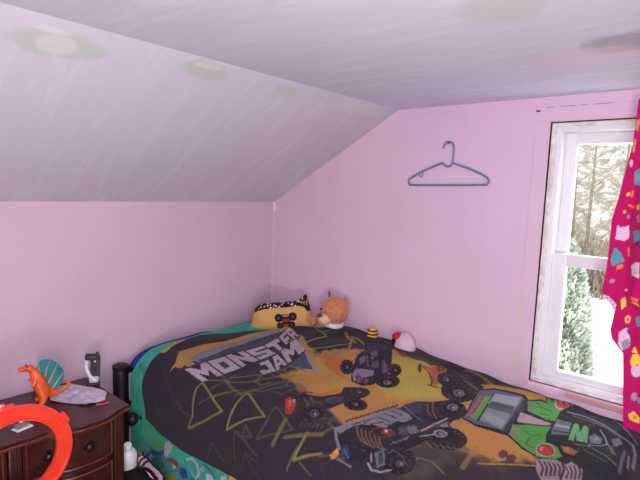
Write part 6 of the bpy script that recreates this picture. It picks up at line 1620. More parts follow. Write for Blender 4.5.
# its stitched hem
M_hem = simple('black_stitched_hem', (22, 19, 24), .9, .1, .2, 60)
def edge_pts(u, v):
    s, t = blanket_st(u, v); x, y, z = bed_surface(s, t, .012, 2.0, .004); return [Vector(q) for q in zip(x, y, z-.003)]
n_ = 120
hem = edge_pts(np.zeros(n_)+np.linspace(0.01, 1, n_), np.zeros(n_)) + edge_pts(np.ones(n_), np.linspace(.004, 1, n_))
b = new(); tube(b, hem, .0055, 8); obj('hem', b, M_hem, blk)

# ------------------------------------------------------------------ dresser against the knee wall
def wood():
    k = N('dark_cherry_wood'); o = k.coord()
    g1 = k.noise(k.mapping(o, scale=(2.5, 30, 30)), 2.2, 5, .6, 1.2); g2 = k.noise(k.mapping(o, scale=(8, 60, 60)), 3, 3)
    c = k.ramp(g1, [(.25, rgba((40, 15, 14))), (.55, rgba((68, 27, 22))), (.8, rgba((88, 38, 29)))])
    c = k.mix(.3, c, k.ramp(g2, [(.3, (.35,.35,.35)), (.7, (1,1,1))]), 'MULTIPLY')
    k.l(c, k.b.inputs['Base Color']); k.set(k.b, Roughness=.34); k.b.inputs['Coat Weight'].default_value = .25; k.b.inputs['Coat Roughness'].default_value = .25
    k.bump(g2, .06, .002); return k.m
M_wood = wood()
M_edge = simple('light_cherry_edge', (104, 54, 38), .35, .5, .25, 30)  # lighter brown for the edge moulding and drawer beads
M_pull = simple('blackened_pull', (44, 32, 30), .4, .5, .2, 60, metal=.6)
DX0, DX1, DYB, DZ = -1.885, -1.115, -.025, .92
dr = thing('dresser', 'dark cherry wood dresser with wavy front edge against the pink wall', 'dresser', ((DX0+DX1)/2, -.2, 0))
def wave(x):
    """depth of the serpentine front at x"""
    d = 0
    for c in (-1.275, -1.725):
        q = min(1, abs(x-c)/.145); d += .045*(.5+.5*math.cos(PI*q**1.5))
    return d
def front(y0, n=60, x0=DX0, x1=DX1): return [(x0+(x1-x0)*i/n, y0-wave(x0+(x1-x0)*i/n)) for i in range(n+1)]
def dz(bm): return toloc(bm, dr)
def layer(bm, y0, inset, z0, z1):
    p = [(x*1, y) for x, y in front(y0, 60, DX0+inset, DX1-inset)]
    prism(bm, [(DX0+inset, DYB)] + p + [(DX1-inset, DYB)], z1-z0, Matrix.Translation((0, 0, z0)))
b = new(); layer(b, -.402, .002, .914, .92); layer(b, -.408, 0, .903, .914); layer(b, -.398, .008, .896, .903); obj('tabletop', dz(b), M_wood, dr)
b = new(); tube(b, [Vector((x, y, .909)) for x, y in front(-.409)], .0035, 6); tube(b, [Vector((x, y, .898)) for x, y in front(-.398)], .0022, 6); obj('edge_moulding', dz(b), M_edge, dr)
b = new(); prism(b, [(DX0+.02, DYB)] + front(-.362, 60, DX0+.02, DX1-.02) + [(DX1-.02, DYB)], .896-.06, Matrix.Translation((0, 0, .06)))
layer(b, -.38, .01, .0, .07); obj('carcass', dz(b), M_wood, dr)
for xs in (DX1-.036, (DX0+DX1)/2, DX0+.036):          # reeded corner posts
    b = new(); box(b, xs-.019, xs+.019, -.388, -.34, .07, .896, .003)
    for q in (-.010, 0, .010): tube(b, [(xs+q, -.388, .08), (xs+q, -.388, .89)], .0035, 6)
    obj('post', dz(b), M_wood, dr)
def drawer(xa, xb, z0, z1):
    n = 30; pts = [(xa+(xb-xa)*i/n, -.378-wave(xa+(xb-xa)*i/n)*.8) for i in range(n+1)]
    b = new(); prism(b, pts + [(xb, -.34), (xa, -.34)], z1-z0, Matrix.Translation((0, 0, z0)))
    d = obj('drawer', dz(b), M_wood, dr)
    b = new(); e = .006
    loop = [Vector((x, y-.001, z1-e)) for x, y in pts[1:-1]] + [Vector((x, y-.001, z0+e)) for x, y in pts[1:-1][::-1]]
    tube(b, loop, .0028, 6, True); obj('drawer_bead', dz(b), M_edge, d)
    for q in (.25, .655):
        x = xa+(xb-xa)*q; y = -.378-wave(x)*.8
        b = new(); lathe(b, [(.017, 0), (.019, .003), (.012, .005), (.008, .014), (.013, .019), (.014, .024), (.008, .029), (0, .03)], 20, Matrix.Translation((x, y, (z0+z1)/2+.006)) @ Matrix.Rotation(PI/2, 4, 'X'))
        obj('knob', dz(b), M_pull, d)
for xa, xb in (((DX0+DX1)/2+.024, DX1-.060), (DX0+.060, (DX0+DX1)/2-.024)):
    for z0, z1 in ((.748, .893), (.57, .728), (.39, .556), (.20, .376)): drawer(xa, xb, z0, z1)

# ------------------------------------------------------------------ small things on the dresser
M_orange = simple('orange_toy_plastic', (226, 92, 30), .4, .5, .12, 18)
M_lt = simple('pale_orange_toy_plastic', (232, 176, 84), .45, .5, .08, 18)
M_sail = simple('teal_toy_plastic', (20, 128, 132), .45, .5, .15, 14)
M_redtip = simple('red_toy_plastic', (214, 52, 36), .4, .5, .1, 18)
M_bead = simple('black_bead', (15, 12, 12), .2, .6)
toy = thing('toy_dinosaur', 'small orange toy dinosaur with a teal back sail, upright on the dresser', 'toy', (-1.345, -.165, DZ), -.15)
skin('body', [(0,0,.052), (-.004,0,.082), (-.012,0,.112), (-.022,0,.135), (-.034,0,.150), (-.052,0,.152),
              (.03,0,.036), (.06,0,.032), (.09,0,.045), (.105,0,.075),
              (.006,-.022,.032), (.000,-.026,.010), (-.016,-.027,.006), (.006,.022,.032), (.000,.026,.010), (-.016,.027,.006),
              (-.020,-.026,.098), (-.034,-.030,.085), (-.020,.026,.098), (-.034,.030,.088)],
     [(0,1),(1,2),(2,3),(3,4),(4,5),(0,6),(6,7),(7,8),(8,9),(0,10),(10,11),(11,12),(0,13),(13,14),(14,15),(2,16),(16,17),(2,18),(18,19)],
     [.027,.026,.020,.014,.016,.009,.017,.011,.008,.004,.016,.010,.008,.016,.010,.008,.008,.006,.008,.006], M_orange, toy)
b = new()
top_ = smooth_path([(-.022, 0, .120), (.000, 0, .166), (.030, 0, .168), (.058, 0, .150), (.080, 0, .112), (.074, 0, .070)], 5)
base_ = [(.052, .040), (.020, .062), (.004, .090), (-.010, .112)]
prism(b, [(p.x, p.z) for p in top_] + base_, .004, Matrix.Translation((0, .002, 0)) @ Matrix.Rotation(PI/2, 4, 'X')); obj('sail', b, M_sail, toy)
for q, w in (((.000, 0, .100), (-.004, 0, .164)), ((.010, 0, .080), (.032, 0, .167)), ((.022, 0, .062), (.060, 0, .148)), ((.040, 0, .05), (.080, 0, .110))):
    b = new(); tube(b, [q, w], [.0042, .0022], 6); obj('sail_rib', b, M_orange, toy)
b = new(); ball(b, (-.056, 0, .149), (.016, .0115, .0095)); obj('snout', b, M_orange, toy)
for y in (-.0135, .0135): b = new(); ball(b, (-.044, y, .158), .0032); obj('eye', b, M_bead, toy)

def crumple(name, outline, z, amp, mat, seed, label, cat, n=26, loc=None):
    """creased sheet inside a polygon outline lying on the dresser"""
    bm = new(); pts = np.array(outline, float); lo, hi = pts.min(0), pts.max(0)
    c = Vector((*(lo+hi)/2, z)) if loc is None else Vector(loc)
    f_ = bm.faces.new([bm.verts.new((x-c.x, y-c.y, 0)) for x, y in outline])
    bmesh.ops.triangulate(bm, faces=[f_]); bmesh.ops.subdivide_edges(bm, edges=bm.edges[:], cuts=7, use_grid_fill=True)
    for v in bm.verts:
        q = Vector((v.co.x*17, v.co.y*17, seed)); h_ = abs(noise.noise(q))*1.2+.6*abs(noise.noise(q*2.3))
        v.co.z = .002+amp*h_
    o = obj(name, bm, mat, None, False); o.location = c
    m = o.modifiers.new('thick', 'SOLIDIFY'); m.thickness = .0008
    return tag(o, label, cat)
kp = N('crumpled_plastic_film'); kp.b.inputs['Base Color'].default_value = rgba((214, 208, 222)); kp.set(kp.b, Roughness=.3); kp.b.inputs['Alpha'].default_value = .86
kp.l(kp.ramp(kp.noise(kp.coord(), 40, 3), [(.3, rgba((186, 178, 200))), (.7, rgba((232, 228, 238)))]), kp.b.inputs['Base Color'])
crumple('plastic_bag', [(-1.315, -.17), (-1.235, -.30), (-1.165, -.305), (-1.125, -.235), (-1.155, -.15), (-1.195, -.06), (-1.265, -.06)], DZ, .010, kp.m, 3.3,
        'crumpled clear plastic bag lying on the dresser behind the toy dinosaur', 'bag')
bm = new(); box(bm, -.022, .022, -.006, .006, 0, .003, .001); o = obj('red_strip', bm, simple('red_plastic_strip', (222, 60, 60), .4, .5), None); o.location = (-1.185, -.325, DZ+.0005); o.rotation_euler = (0, 0, -.35)
tag(o, 'tiny red plastic strip lying in front of the plastic bag on the dresser', 'strip')
# clear little blister of plastic with a white card, left part of the dresser top
t = thing('blister_pack', 'small clear plastic package on white card, lying on the dresser inside the orange hoop', 'package', (-1.455, -.315, DZ), .25)
b = new(); box(b, -.028, .028, -.018, .018, 0, .003, .001); obj('card', b, simple('white_card', (236, 232, 236), .6, .3), t)
kb = N('clear_brown_plastic'); kb.b.inputs['Base Color'].default_value = rgba((150, 135, 125)); kb.set(kb.b, Roughness=.15); kb.b.inputs['Alpha'].default_value = .55
b = new(); box(b, -.022, .022, -.008, .017, .003, .017, .004); obj('bubble', b, kb.m, t)
b = new(); box(b, -.004, .004, .004, .010, .017, .027, .001); obj('tab', b, simple('white_tab', (235, 230, 235), .5, .3), t)
# black and white gadget leaning at the wall
M_blk = simple('black_toy_plastic', (40, 34, 40), .45, .4, .2, 40); M_wht = simple('white_toy_plastic', (228, 224, 228), .4, .4, .03, 20)
t = thing('plastic_gadget', 'black and white plastic gadget standing at the back right corner of the dresser', 'gadget', (-1.128, -.125, DZ), -.45)
b = new(); box(b, -.026, .024, -.020, .020, 0, .012, .004); obj('base', b, M_blk, t)
b = new(); box(b, -.018, .020, -.018, .018, .012, .042, .008, 3); obj('foot', b, simple('grey_white_plastic', (196, 190, 196), .45, .4), t)
b = new(); prism(b, [(-.006, .03), (.024, .035), (.026, .118), (.018, .142), (.006, .132), (-.008, .118), (-.014, .075)], .026, Matrix.Translation((0, .013, 0)) @ Matrix.Rotation(PI/2, 4, 'X')); bmesh.ops.bevel(b, geom=b.edges[:], offset=.003, segments=2, affect='EDGES'); obj('body', b, M_blk, t)
b = new(); box(b, -.046, .002, -.017, .017, .108, .130, .006, 3, Matrix.Rotation(.12, 4, 'Y')); obj('head', b, M_blk, t)
b = new(); tube(b, smooth_path([(-.024, -.012, .112), (-.026, -.014, .085), (-.018, -.015, .055), (-.004, -.015, .034), (.008, -.015, .024)], 6), [.0065]*25, 10); obj('arm', b, M_wht, t)
b = new(); ball(b, (.006, -.0145, .105), .004); obj('stud', b, M_wht, t)

# ------------------------------------------------------------------ orange track hoop hooked on the dresser front
kh = N('orange_red_track_plastic'); kh.b.inputs['Base Color'].default_value = rgba((236, 62, 40)); kh.set(kh.b, Roughness=.22); kh.b.inputs['Coat Weight'].default_value = .4
kh.l(kh.ramp(kh.noise(kh.coord(), 6), [(.3, rgba((226, 50, 34))), (.7, rgba((240, 76, 56)))]), kh.b.inputs['Base Color'])
kh.b.inputs['Subsurface Weight'].default_value = .15; kh.b.inputs['Subsurface Radius'].default_value = (.02, .006, .004)
hoop = thing('toy_track_hoop', 'bright orange red plastic toy track bent into a hoop before the dresser', 'toy track', (-1.535, -.50, .918))
RO, RI = .166, .119
def hoop_ring(bm, ra, rb, y0, y1, a0=0, a1=2*PI, n=72):
    full = abs(a1-a0-2*PI) < 1e-6; rings = []
    for i in range(n if full else n+1):
        a = a0+(a1-a0)*i/n; c, s_ = math.cos(a), math.sin(a)
        rings.append([bm.verts.new((rr*c, y, rr*s_)) for rr, y in ((ra, y0), (rb, y0), (rb, y1), (ra, y1))])
    m = len(rings)
    for i in range(m if full else m-1):
        A, B = rings[i], rings[(i+1) % m]
        for k in range(4): bm.faces.new((A[k], A[(k+1) % 4], B[(k+1) % 4], B[k]))
    if not full: bm.faces.new(rings[0]); bm.faces.new(rings[-1][::-1])
b = new(); hoop_ring(b, RI+.004, RO-.004, -.004, .002); obj('track_bed', b, kh.m, hoop)
b = new(); hoop_ring(b, RO-.006, RO, -.009, .006); obj('outer_rail', b, kh.m, hoop)
b = new(); hoop_ring(b, RI, RI+.006, -.009, .006); obj('inner_rail', b, kh.m, hoop)
for a in (.52, 1.66):
    b = new(); Mx = Matrix.Rotation(-a, 4, 'Y'); box(b, RO-.012, RO+.010, -.010, .010, -.018, .018, .003, 2, Mx); obj('connector', b, kh.m, hoop)
# the strip of track that leads off to the left over the dresser top
b = new(); pth = smooth_path([(-.02, .0, .158), (-.08, .03, .15), (-.17, .13, .09), (-.22, .20, .038)], 8)
rows = []
for i, p in enumerate(pth):          # flat strip with two low rails
    d = (pth[min(i+1, len(pth)-1)]-pth[max(i-1, 0)]).normalized(); k_ = min(1, i/12)
    w_ = (Vector((0, 0, 1))*(1-k_)+Vector((.8, .6, 0))*k_); w_ = (w_-d*w_.dot(d)).normalized(); n_v = d.cross(w_)
    rows.append([b.verts.new(p+w_*a*.023+n_v*h) for a, h in ((-1, -.003), (1, -.003), (1, .009), (.86, .009), (.86, .002), (-.86, .002), (-.86, .009), (-1, .009))])
for A, B in zip(rows, rows[1:]):
    for k in range(8): b.faces.new((A[k], A[(k+1) % 8], B[(k+1) % 8], B[k]))
b.faces.new(rows[0]); b.faces.new(rows[-1][::-1])
obj('track_tail', b, kh.m, hoop)

# ------------------------------------------------------------------ between dresser and bed
t = thing('storage_bag', 'black fabric bag standing in the gap between dresser and bed', 'bag', (-1.05, -.38, 0))
M_bagf = simple('black_bag_fabric', (30, 27, 32), .85, .2, .3, 50, .3)
b = new(); box(b, -.045, .045, -.25, .20, 0, .60, .03, 3); 
for v in b.verts: v.co.x += .006*noise.noise(v.co*14); v.co.y += .01*noise.noise(v.co*9+Vector((3,0,0)))
obj('body', b, M_bagf, t)
b = new(); tube(b, smooth_path([(0, -.10, .595), (-.004, -.12, .62), (0, -.06, .635), (.004, 0, .62), (0, .02, .595)], 6), .007, 8); obj('handle', b, M_bagf, t)
t = thing('bottle', 'white plastic bottle lying on the black bag beside the dresser', 'bottle', (-1.068, -.30, .645)); t.rotation_euler = (.35, -.25, 0)
b = new(); lathe(b, [(0, -.075), (.028, -.075), (.033, -.066), (.033, .02), (.024, .042), (.014, .050), (.014, .056)], 24); obj('body', b, M_wht, t)
b = new(); lathe(b, [(.016, .056), (.016, .078), (.013, .082), (0, .082)], 20); obj('cap', b, M_wht, t)
t = thing('sandal', 'black sandal with a pale pink sole on the black bag against the comforter', 'sandal', (-1.022, -.40, .615), 0)
sx_ = Vector((.03, -1, -.22)).normalized(); sn_ = Vector((-.78, -.10, .42)); t.scale = (.8, .62, .8); sn_ = (sn_-sx_*sn_.dot(sx_)).normalized(); t.rotation_euler = Matrix((sx_, sn_.cross(sx_), sn_)).transposed().to_euler()
M_pk = simple('pale_pink_sole', (216, 178, 196), .6, .3, .05, 20)
sole = [(-.10, -.026), (-.06, -.033), (.0, -.028), (.06, -.038), (.10, -.032), (.115, 0), (.10, .030), (.06, .036), (0, .028), (-.06, .033), (-.10, .026), (-.113, 0)]
b = new(); prism(b, sole, .012); obj('sole', b, M_blk, t)
b = new(); prism(b, [(x*.93, y*.9) for x, y in sole], .004, Matrix.Translation((0, 0, .012))); obj('footbed', b, M_pk, t)
for sx in (-.06, -.03):
    b = new(); pts = [(sx, .037*math.cos(a), .012+.03*math.sin(a)) for a in [PI*i/12 for i in range(13)]]; tube(b, pts, .006, 8); obj('strap', b, M_blk, t)

# ------------------------------------------------------------------ pillow, bear and little toys at the head of the bed
px_axis = Vector((.653, -.757, 0)).normalized(); pn = Vector((-.757, -.653, .25)).normalized(); pup = pn.cross(px_axis) * -1
if pup.z < 0: pup = -pup
pil = None
PC = Vector((-.20, -.30, 1.06))
nu, nv = 150, 130
def outline_x(b):
    """left and right edge of the pillow at height b"""
    L = np.interp(b, [-.075, -.02, .05, .09], [-.178, -.166, -.155, -.135]); Rr = np.interp(b, [-.075, .03, .11, .15], [.178, .156, .134, .126]); return L, Rr
def top_b(f): return np.interp(f, [0, .05, .12, .45, .80, .93, .975, 1], [.060, .078, .087, .096, .109, .138, .144, .118])
Fu, Fv = np.meshgrid(np.linspace(0, 1, nu), np.linspace(0, 1, nv), indexing='ij')
bb_ = -.075+Fv*(top_b(Fu)+.075); Lx, Rx = outline_x(bb_); aa_ = Lx+Fu*(Rx-Lx)
pf = np.clip((1-np.abs(2*Fu-1)**2.6)*(1-np.abs(2*Fv-1)**2.6), 0, 1)**.6
M_pil = painted('yellow_printed_pillow', .9, .1, .2, 200)
pp = Print(aa_, bb_, (204, 162, 94))
pp.poly([[-154.7, 32.6], [-129.0, 44.0], [-103.0, 52.8], [-40.1, 63.0], [12.6, 67.5], [80.8, 78.9], [112.8, 73.8], [129.5, 53.5], [145.3, 54.1], [151.6, 164.8], [87.4, 173.0], [-16.7, 126.9], [-142.9, 106.4]], (38, 28, 34))
pp.poly([[-74.3, 90.0], [-67.9, 94.4], [-69.2, 83.9]], (226, 206, 196))
pp.poly([[106.2, 91.6], [113.2, 96.0], [114.7, 86.2]], (204, 162, 94))
pp.poly([[-90.9, 87.6], [-78.0, 92.3], [-80.1, 79.6]], (226, 206, 196))
pp.poly([[74.4, 107.1], [84.9, 111.7], [84.5, 98.8]], (226, 206, 196))
pp.poly([[94.9, 121.9], [105.7, 126.5], [103.1, 117.0]], (226, 206, 196))
pp.poly([[-11.8, 99.0], [0.6, 103.7], [-3.2, 93.5]], (204, 162, 94))
pp.poly([[103.4, 101.2], [115.7, 105.8], [111.7, 95.1]], (204, 162, 94))
pp.poly([[21.8, 91.5], [29.4, 96.0], [32.2, 87.5]], (226, 206, 196))
pp.poly([[-123.1, 64.8], [-113.6, 69.4], [-115.1, 59.1]], (226, 206, 196))
pp.poly([[126.1, 118.8], [133.0, 123.3], [135.3, 113.5]], (226, 206, 196))
pp.poly([[-41.6, 71.7], [-31.8, 76.2], [-30.5, 67.4]], (226, 206, 196))
pp.poly([[-119.9, 79.3], [-109.6, 83.9], [-113.6, 73.6]], (204, 162, 94))
pp.poly([[-89.0, 75.4], [-78.0, 80.0], [-77.7, 66.6]], (226, 206, 196))
pp.poly([[58.4, 77.8], [65.9, 82.3], [70.1, 70.0]], (226, 206, 196))
pp.poly([[-27.0, 66.8], [-15.0, 71.4], [-20.3, 61.8]], (226, 206, 196))
pp.poly([[-19.5, 96.3], [-6.2, 101.0], [-12.6, 92.3]], (226, 206, 196))
pp.poly([[-124.4, 80.8], [-116.3, 85.3], [-117.8, 76.3]], (204, 162, 94))
pp.poly([[122.4, 109.1], [128.0, 113.5], [127.3, 104.2]], (226, 206, 196))
pp.poly([[41.8, 104.2], [51.1, 108.7], [48.3, 95.0]], (226, 206, 196))
pp.poly([[-103.4, 71.0], [-94.9, 75.5], [-91.5, 64.7]], (204, 162, 94))
pp.poly([[-72.2, 79.4], [-63.5, 83.9], [-65.7, 70.8]], (226, 206, 196))
pp.poly([[82.7, 102.6], [90.0, 107.1], [89.0, 97.5]], (226, 206, 196))
pp.poly([[-74.1, 62.9], [-68.6, 67.3], [-62.6, 56.2]], (226, 206, 196))
pp.poly([[124.7, 110.2], [135.4, 114.8], [135.1, 102.4]], (204, 162, 94))
pp.poly([[-6.3, 99.6], [6.2, 104.3], [5.0, 91.0]], (226, 206, 196))
pp.poly([[-46.8, 74.2], [-36.3, 78.7], [-36.3, 67.6]], (204, 162, 94))
pp.poly([[36.8, 84.6], [49.8, 89.2], [48.4, 80.4]], (226, 206, 196))
pp.poly([[120.5, 86.5], [126.0, 90.9], [131.6, 82.0]], (204, 162, 94))
pp.poly([[119.3, 98.7], [125.9, 103.1], [128.6, 91.8]], (226, 206, 196))
pp.poly([[61.4, 79.4], [66.5, 83.8], [72.6, 75.5]], (226, 206, 196))
pp.poly([[94.0, 120.6], [105.8, 125.2], [105.1, 113.8]], (204, 162, 94))
pp.poly([[94.8, 116.8], [102.7, 121.3], [106.0, 108.9]], (204, 162, 94))
pp.poly([[-11.6, 83.6], [-6.2, 88.0], [-2.7, 77.1]], (226, 206, 196))
pp.poly([[91.8, 98.5], [100.0, 103.0], [102.0, 91.9]], (226, 206, 196))
pp.poly([[-132.1, 56.1], [-126.4, 60.5], [-123.6, 50.3]], (204, 162, 94))
pp.poly([[71.2, 102.5], [80.4, 107.0], [82.8, 98.2]], (226, 206, 196))
pp.poly([[-105.3, 67.5], [-95.9, 72.0], [-97.4, 59.1]], (204, 162, 94))
pp.poly([[68.0, 110.7], [74.7, 115.2], [74.8, 102.3]], (204, 162, 94))
pp.poly([[-24.0, 72.3], [-11.6, 76.9], [-18.3, 67.5]], (226, 206, 196))
pp.poly([[-5.9, 91.0], [6.8, 95.7], [3.8, 87.1]], (226, 206, 196))
pp.poly([[-53.5, 77.2], [-42.4, 81.8], [-45.5, 72.9]], (226, 206, 196))
pp.poly([[-70.5, 64.2], [-58.9, 68.8], [-58.6, 57.2]], (226, 206, 196))
pp.poly([[42.5, 88.0], [55.3, 92.7], [50.6, 79.3]], (226, 206, 196))
pp.poly([[-54.6, 65.7], [-44.4, 70.2], [-46.9, 61.0]], (204, 162, 94))
pp.poly([[67.0, 100.1], [73.2, 104.5], [72.0, 95.3]], (204, 162, 94))
pp.poly([[76.7, 108.0], [84.9, 112.5], [85.4, 102.2]], (204, 162, 94))
pp.poly([[-4.2, 30.3], [40.5, 35.6], [45.9, -27.7], [1.7, -37.1]], (72, 38, 40))
pp.poly([[2.5, 12.3], [0.9, 2.3], [-4.6, -5.8], [-12.8, -10.6], [-22.2, -10.9], [-30.8, -6.8], [-37.1, 0.9], [-39.6, 10.8], [-38.0, 20.8], [-32.6, 29.0], [-24.3, 33.7], [-15.0, 34.0], [-6.3, 29.9], [-0.1, 22.2]], (38, 28, 34))
pp.poly([[-10.2, 11.9], [-10.8, 7.9], [-13.0, 4.6], [-16.3, 2.7], [-20.0, 2.6], [-23.5, 4.2], [-26.0, 7.3], [-27.0, 11.2], [-26.4, 15.2], [-24.2, 18.5], [-20.9, 20.4], [-17.1, 20.5], [-13.7, 18.9], [-11.2, 15.8]], (84, 70, 76))
pp.poly([[77.5, 22.4], [75.7, 12.1], [69.7, 3.8], [60.9, -1.1], [50.8, -1.5], [41.5, 2.7], [34.9, 10.6], [32.2, 20.7], [33.9, 30.9], [39.9, 39.3], [48.7, 44.2], [58.8, 44.6], [68.1, 40.4], [74.8, 32.4]], (38, 28, 34))
pp.poly([[63.9, 21.9], [63.1, 17.8], [60.8, 14.4], [57.2, 12.5], [53.2, 12.3], [49.5, 14.0], [46.8, 17.2], [45.7, 21.2], [46.5, 25.3], [48.8, 28.6], [52.4, 30.6], [56.4, 30.7], [60.1, 29.1], [62.8, 25.9]], (84, 70, 76))
pp.poly([[7.5, -27.0], [6.2, -34.2], [1.8, -40.2], [-4.8, -43.6], [-12.3, -43.9], [-19.2, -40.9], [-24.1, -35.3], [-26.1, -28.2], [-24.8, -21.0], [-20.4, -15.0], [-13.8, -11.6], [-6.3, -11.3], [0.5, -14.3], [5.5, -19.9]], (38, 28, 34))
pp.poly([[-2.6, -27.4], [-3.1, -30.3], [-4.9, -32.6], [-7.5, -34.0], [-10.5, -34.1], [-13.3, -32.9], [-15.2, -30.7], [-16.0, -27.9], [-15.5, -25.0], [-13.8, -22.6], [-11.1, -21.2], [-8.1, -21.1], [-5.4, -22.3], [-3.4, -24.5]], (84, 70, 76))
pp.poly([[71.4, -19.5], [69.7, -27.2], [64.5, -33.5], [56.6, -37.2], [47.7, -37.5], [39.6, -34.4], [33.8, -28.5], [31.4, -20.9], [33.1, -13.2], [38.3, -6.9], [46.2, -3.2], [55.1, -2.9], [63.2, -6.0], [69.1, -11.9]], (38, 28, 34))
pp.poly([[59.4, -19.9], [58.7, -23.0], [56.6, -25.5], [53.5, -27.0], [49.9, -27.1], [46.7, -25.9], [44.3, -23.5], [43.4, -20.5], [44.1, -17.4], [46.2, -14.9], [49.3, -13.4], [52.9, -13.3], [56.1, -14.5], [58.5, -16.9]], (84, 70, 76))
pp.poly([[3.9, 27.0], [35.4, 31.2], [33.7, 21.8], [5.4, 17.6]], (150, 132, 138))
pp.poly([[2.8, 4.5], [38.5, 8.4], [37.9, -2.0], [4.4, -6.3]], (168, 40, 38))
pp.poly([[6.1, -20.8], [37.6, -17.6], [36.0, -29.1], [8.8, -32.1]], (186, 58, 46))
pilc = lin_np(pp.c)

bm = new(); grid = {}
lay = bm.verts.layers.float_color.new('print')
for side in (1, -1):
    for i in range(nu):
        for j in range(nv):
            edge = i in (0, nu-1) or j in (0, nv-1)
            if side == -1 and edge: grid[(side, i, j)] = grid[(1, i, j)]; continue
            p = PC + px_axis*aa_[i, j] + pup*bb_[i, j] + pn*(side*(.050*pf[i, j]+.002*math.sin(40*aa_[i, j])*pf[i, j]))
            v = bm.verts.new(p); c = pilc[i*nv+j] if side == 1 else pilc[0]; v[lay] = (*c, 1); grid[(side, i, j)] = v
    for i in range(nu-1):
        for j in range(nv-1):
            q = [grid[(side, a, b_)] for a, b_ in ((i, j), (i+1, j), (i+1, j+1), (i, j+1))]
            bm.faces.new(q if side == 1 else q[::-1])
pil = obj('pillow', bm, M_pil, None, True, 180)
tag(pil, 'yellow pillow with a black checkered top border propped in the corner', 'pillow')

bear = thing('teddy_bear', 'tan teddy bear with a pale muzzle and brown nose against the pink wall', 'toy', (-.095, -.47, 1.02))
M_fur = simple('tan_fur', (186, 122, 88), .95, .1, .12, 90, .5, sheen=.3); M_muz = simple('cream_fur', (214, 180, 146), .95, .1, .08, 90, .4)
bw = Vector(bear.location)
skin('body', [(.03,.03,.01), (.03,.0,.03), (.02,-.05,.06), (-.02,.05,.055), (-.03,.10,.06), (.06,.03,.05), (.07,.05,.06), (.0,.10,.01), (.05,.10,.01)],
     [(0,1),(1,2),(1,3),(3,4),(1,5),(5,6),(0,7),(0,8)], [.045,.045,.035,.024,.022,.022,.02,.025,.025], M_fur, bear)
hc = Vector((-.092, -.568, 1.148)) - bw
sd = Vector((.62, -.78, 0))      # the bear's head is turned to the left of the viewer
b = new(); ball(b, hc, (.073, .073, .073), None, 28, 20); obj('head', b, M_fur, bear)
tl = Vector((-.93, -.20, -.18)).normalized()      # where the face points
b = new(); ball(b, hc+tl*.046+sd*-.030+Vector((0,0,-.030)), (.036, .036, .030), None, 20, 14); obj('muzzle', b, M_muz, bear)
b = new(); ball(b, hc+tl*.066+sd*-.046+Vector((0,0,-.002)), (.013, .013, .011)); obj('nose', b, simple('brown_nose', (92, 34, 34), .5, .4), bear)
for k in (-1, 1):
    b = new(); ball(b, hc+tl*.062+sd*(-.022+.020*k)+Vector((0,0,.030)), .0062); obj('eye', b, simple('dark_bead_eye', (30, 18, 16), .2, .6), bear)
    b = new(); ball(b, hc-tl*.02+sd*(.004+.044*k)+Vector((0,0,.036+.004*k)), (.019, .019, .021)); obj('ear', b, M_fur, bear)
b = new(); tube(b, [hc+Vector((.05*math.cos(a), .045*math.sin(a)+.012, -.064+.012*math.sin(a))) for a in [2*PI*i/20 for i in range(20)]], .014, 10, True); obj('collar', b, simple('white_plush', (226, 220, 224), .95, .1, .04, 60, .4), bear)
# small striped toy
t = thing('striped_toy', 'tiny yellow and black striped plush toy by the wall behind the blanket', 'toy', (-.045, -.775, 1.024))
M_yel = simple('yellow_plush', (222, 170, 62), .9, .1, .1, 60); M_bl2 = simple('black_plush', (38, 30, 34), .9, .1, .1, 60); M_redp = simple('red_plush', (206, 30, 52), .9, .1, .1, 60); M_whp = simple('white_plush_fur', (206, 182, 198), .95, .1, .05, 80, .4)
b = new(); ball(b, (0, 0, .034), (.025, .027, .038)); obj('body', b, M_yel, t)
for z in (.040, .056): b = new(); rr = .0255*math.sqrt(max(0, 1-((z-.034)/.038)**2)); tube(b, [(rr*math.cos(a), rr*1.08*math.sin(a), z) for a in [2*PI*i/18 for i in range(18)]], .0035, 8, True); obj('stripe', b, M_bl2, t)
t = thing('plush_toy', 'round white plush toy with a red and black cap by the wall', 'toy', (-.052, -.965, 1.015))
b = new(); ball(b, (0, 0, .035), (.047, .055, .062)); obj('body', b, M_whp, t)
b = new(); ball(b, (-.012, .030, .075), (.026, .030, .020)); obj('cap', b, M_redp, t)
b = new(); ball(b, (-.018, .040, .050), (.024, .018, .024)); obj('cap_band', b, M_bl2, t)

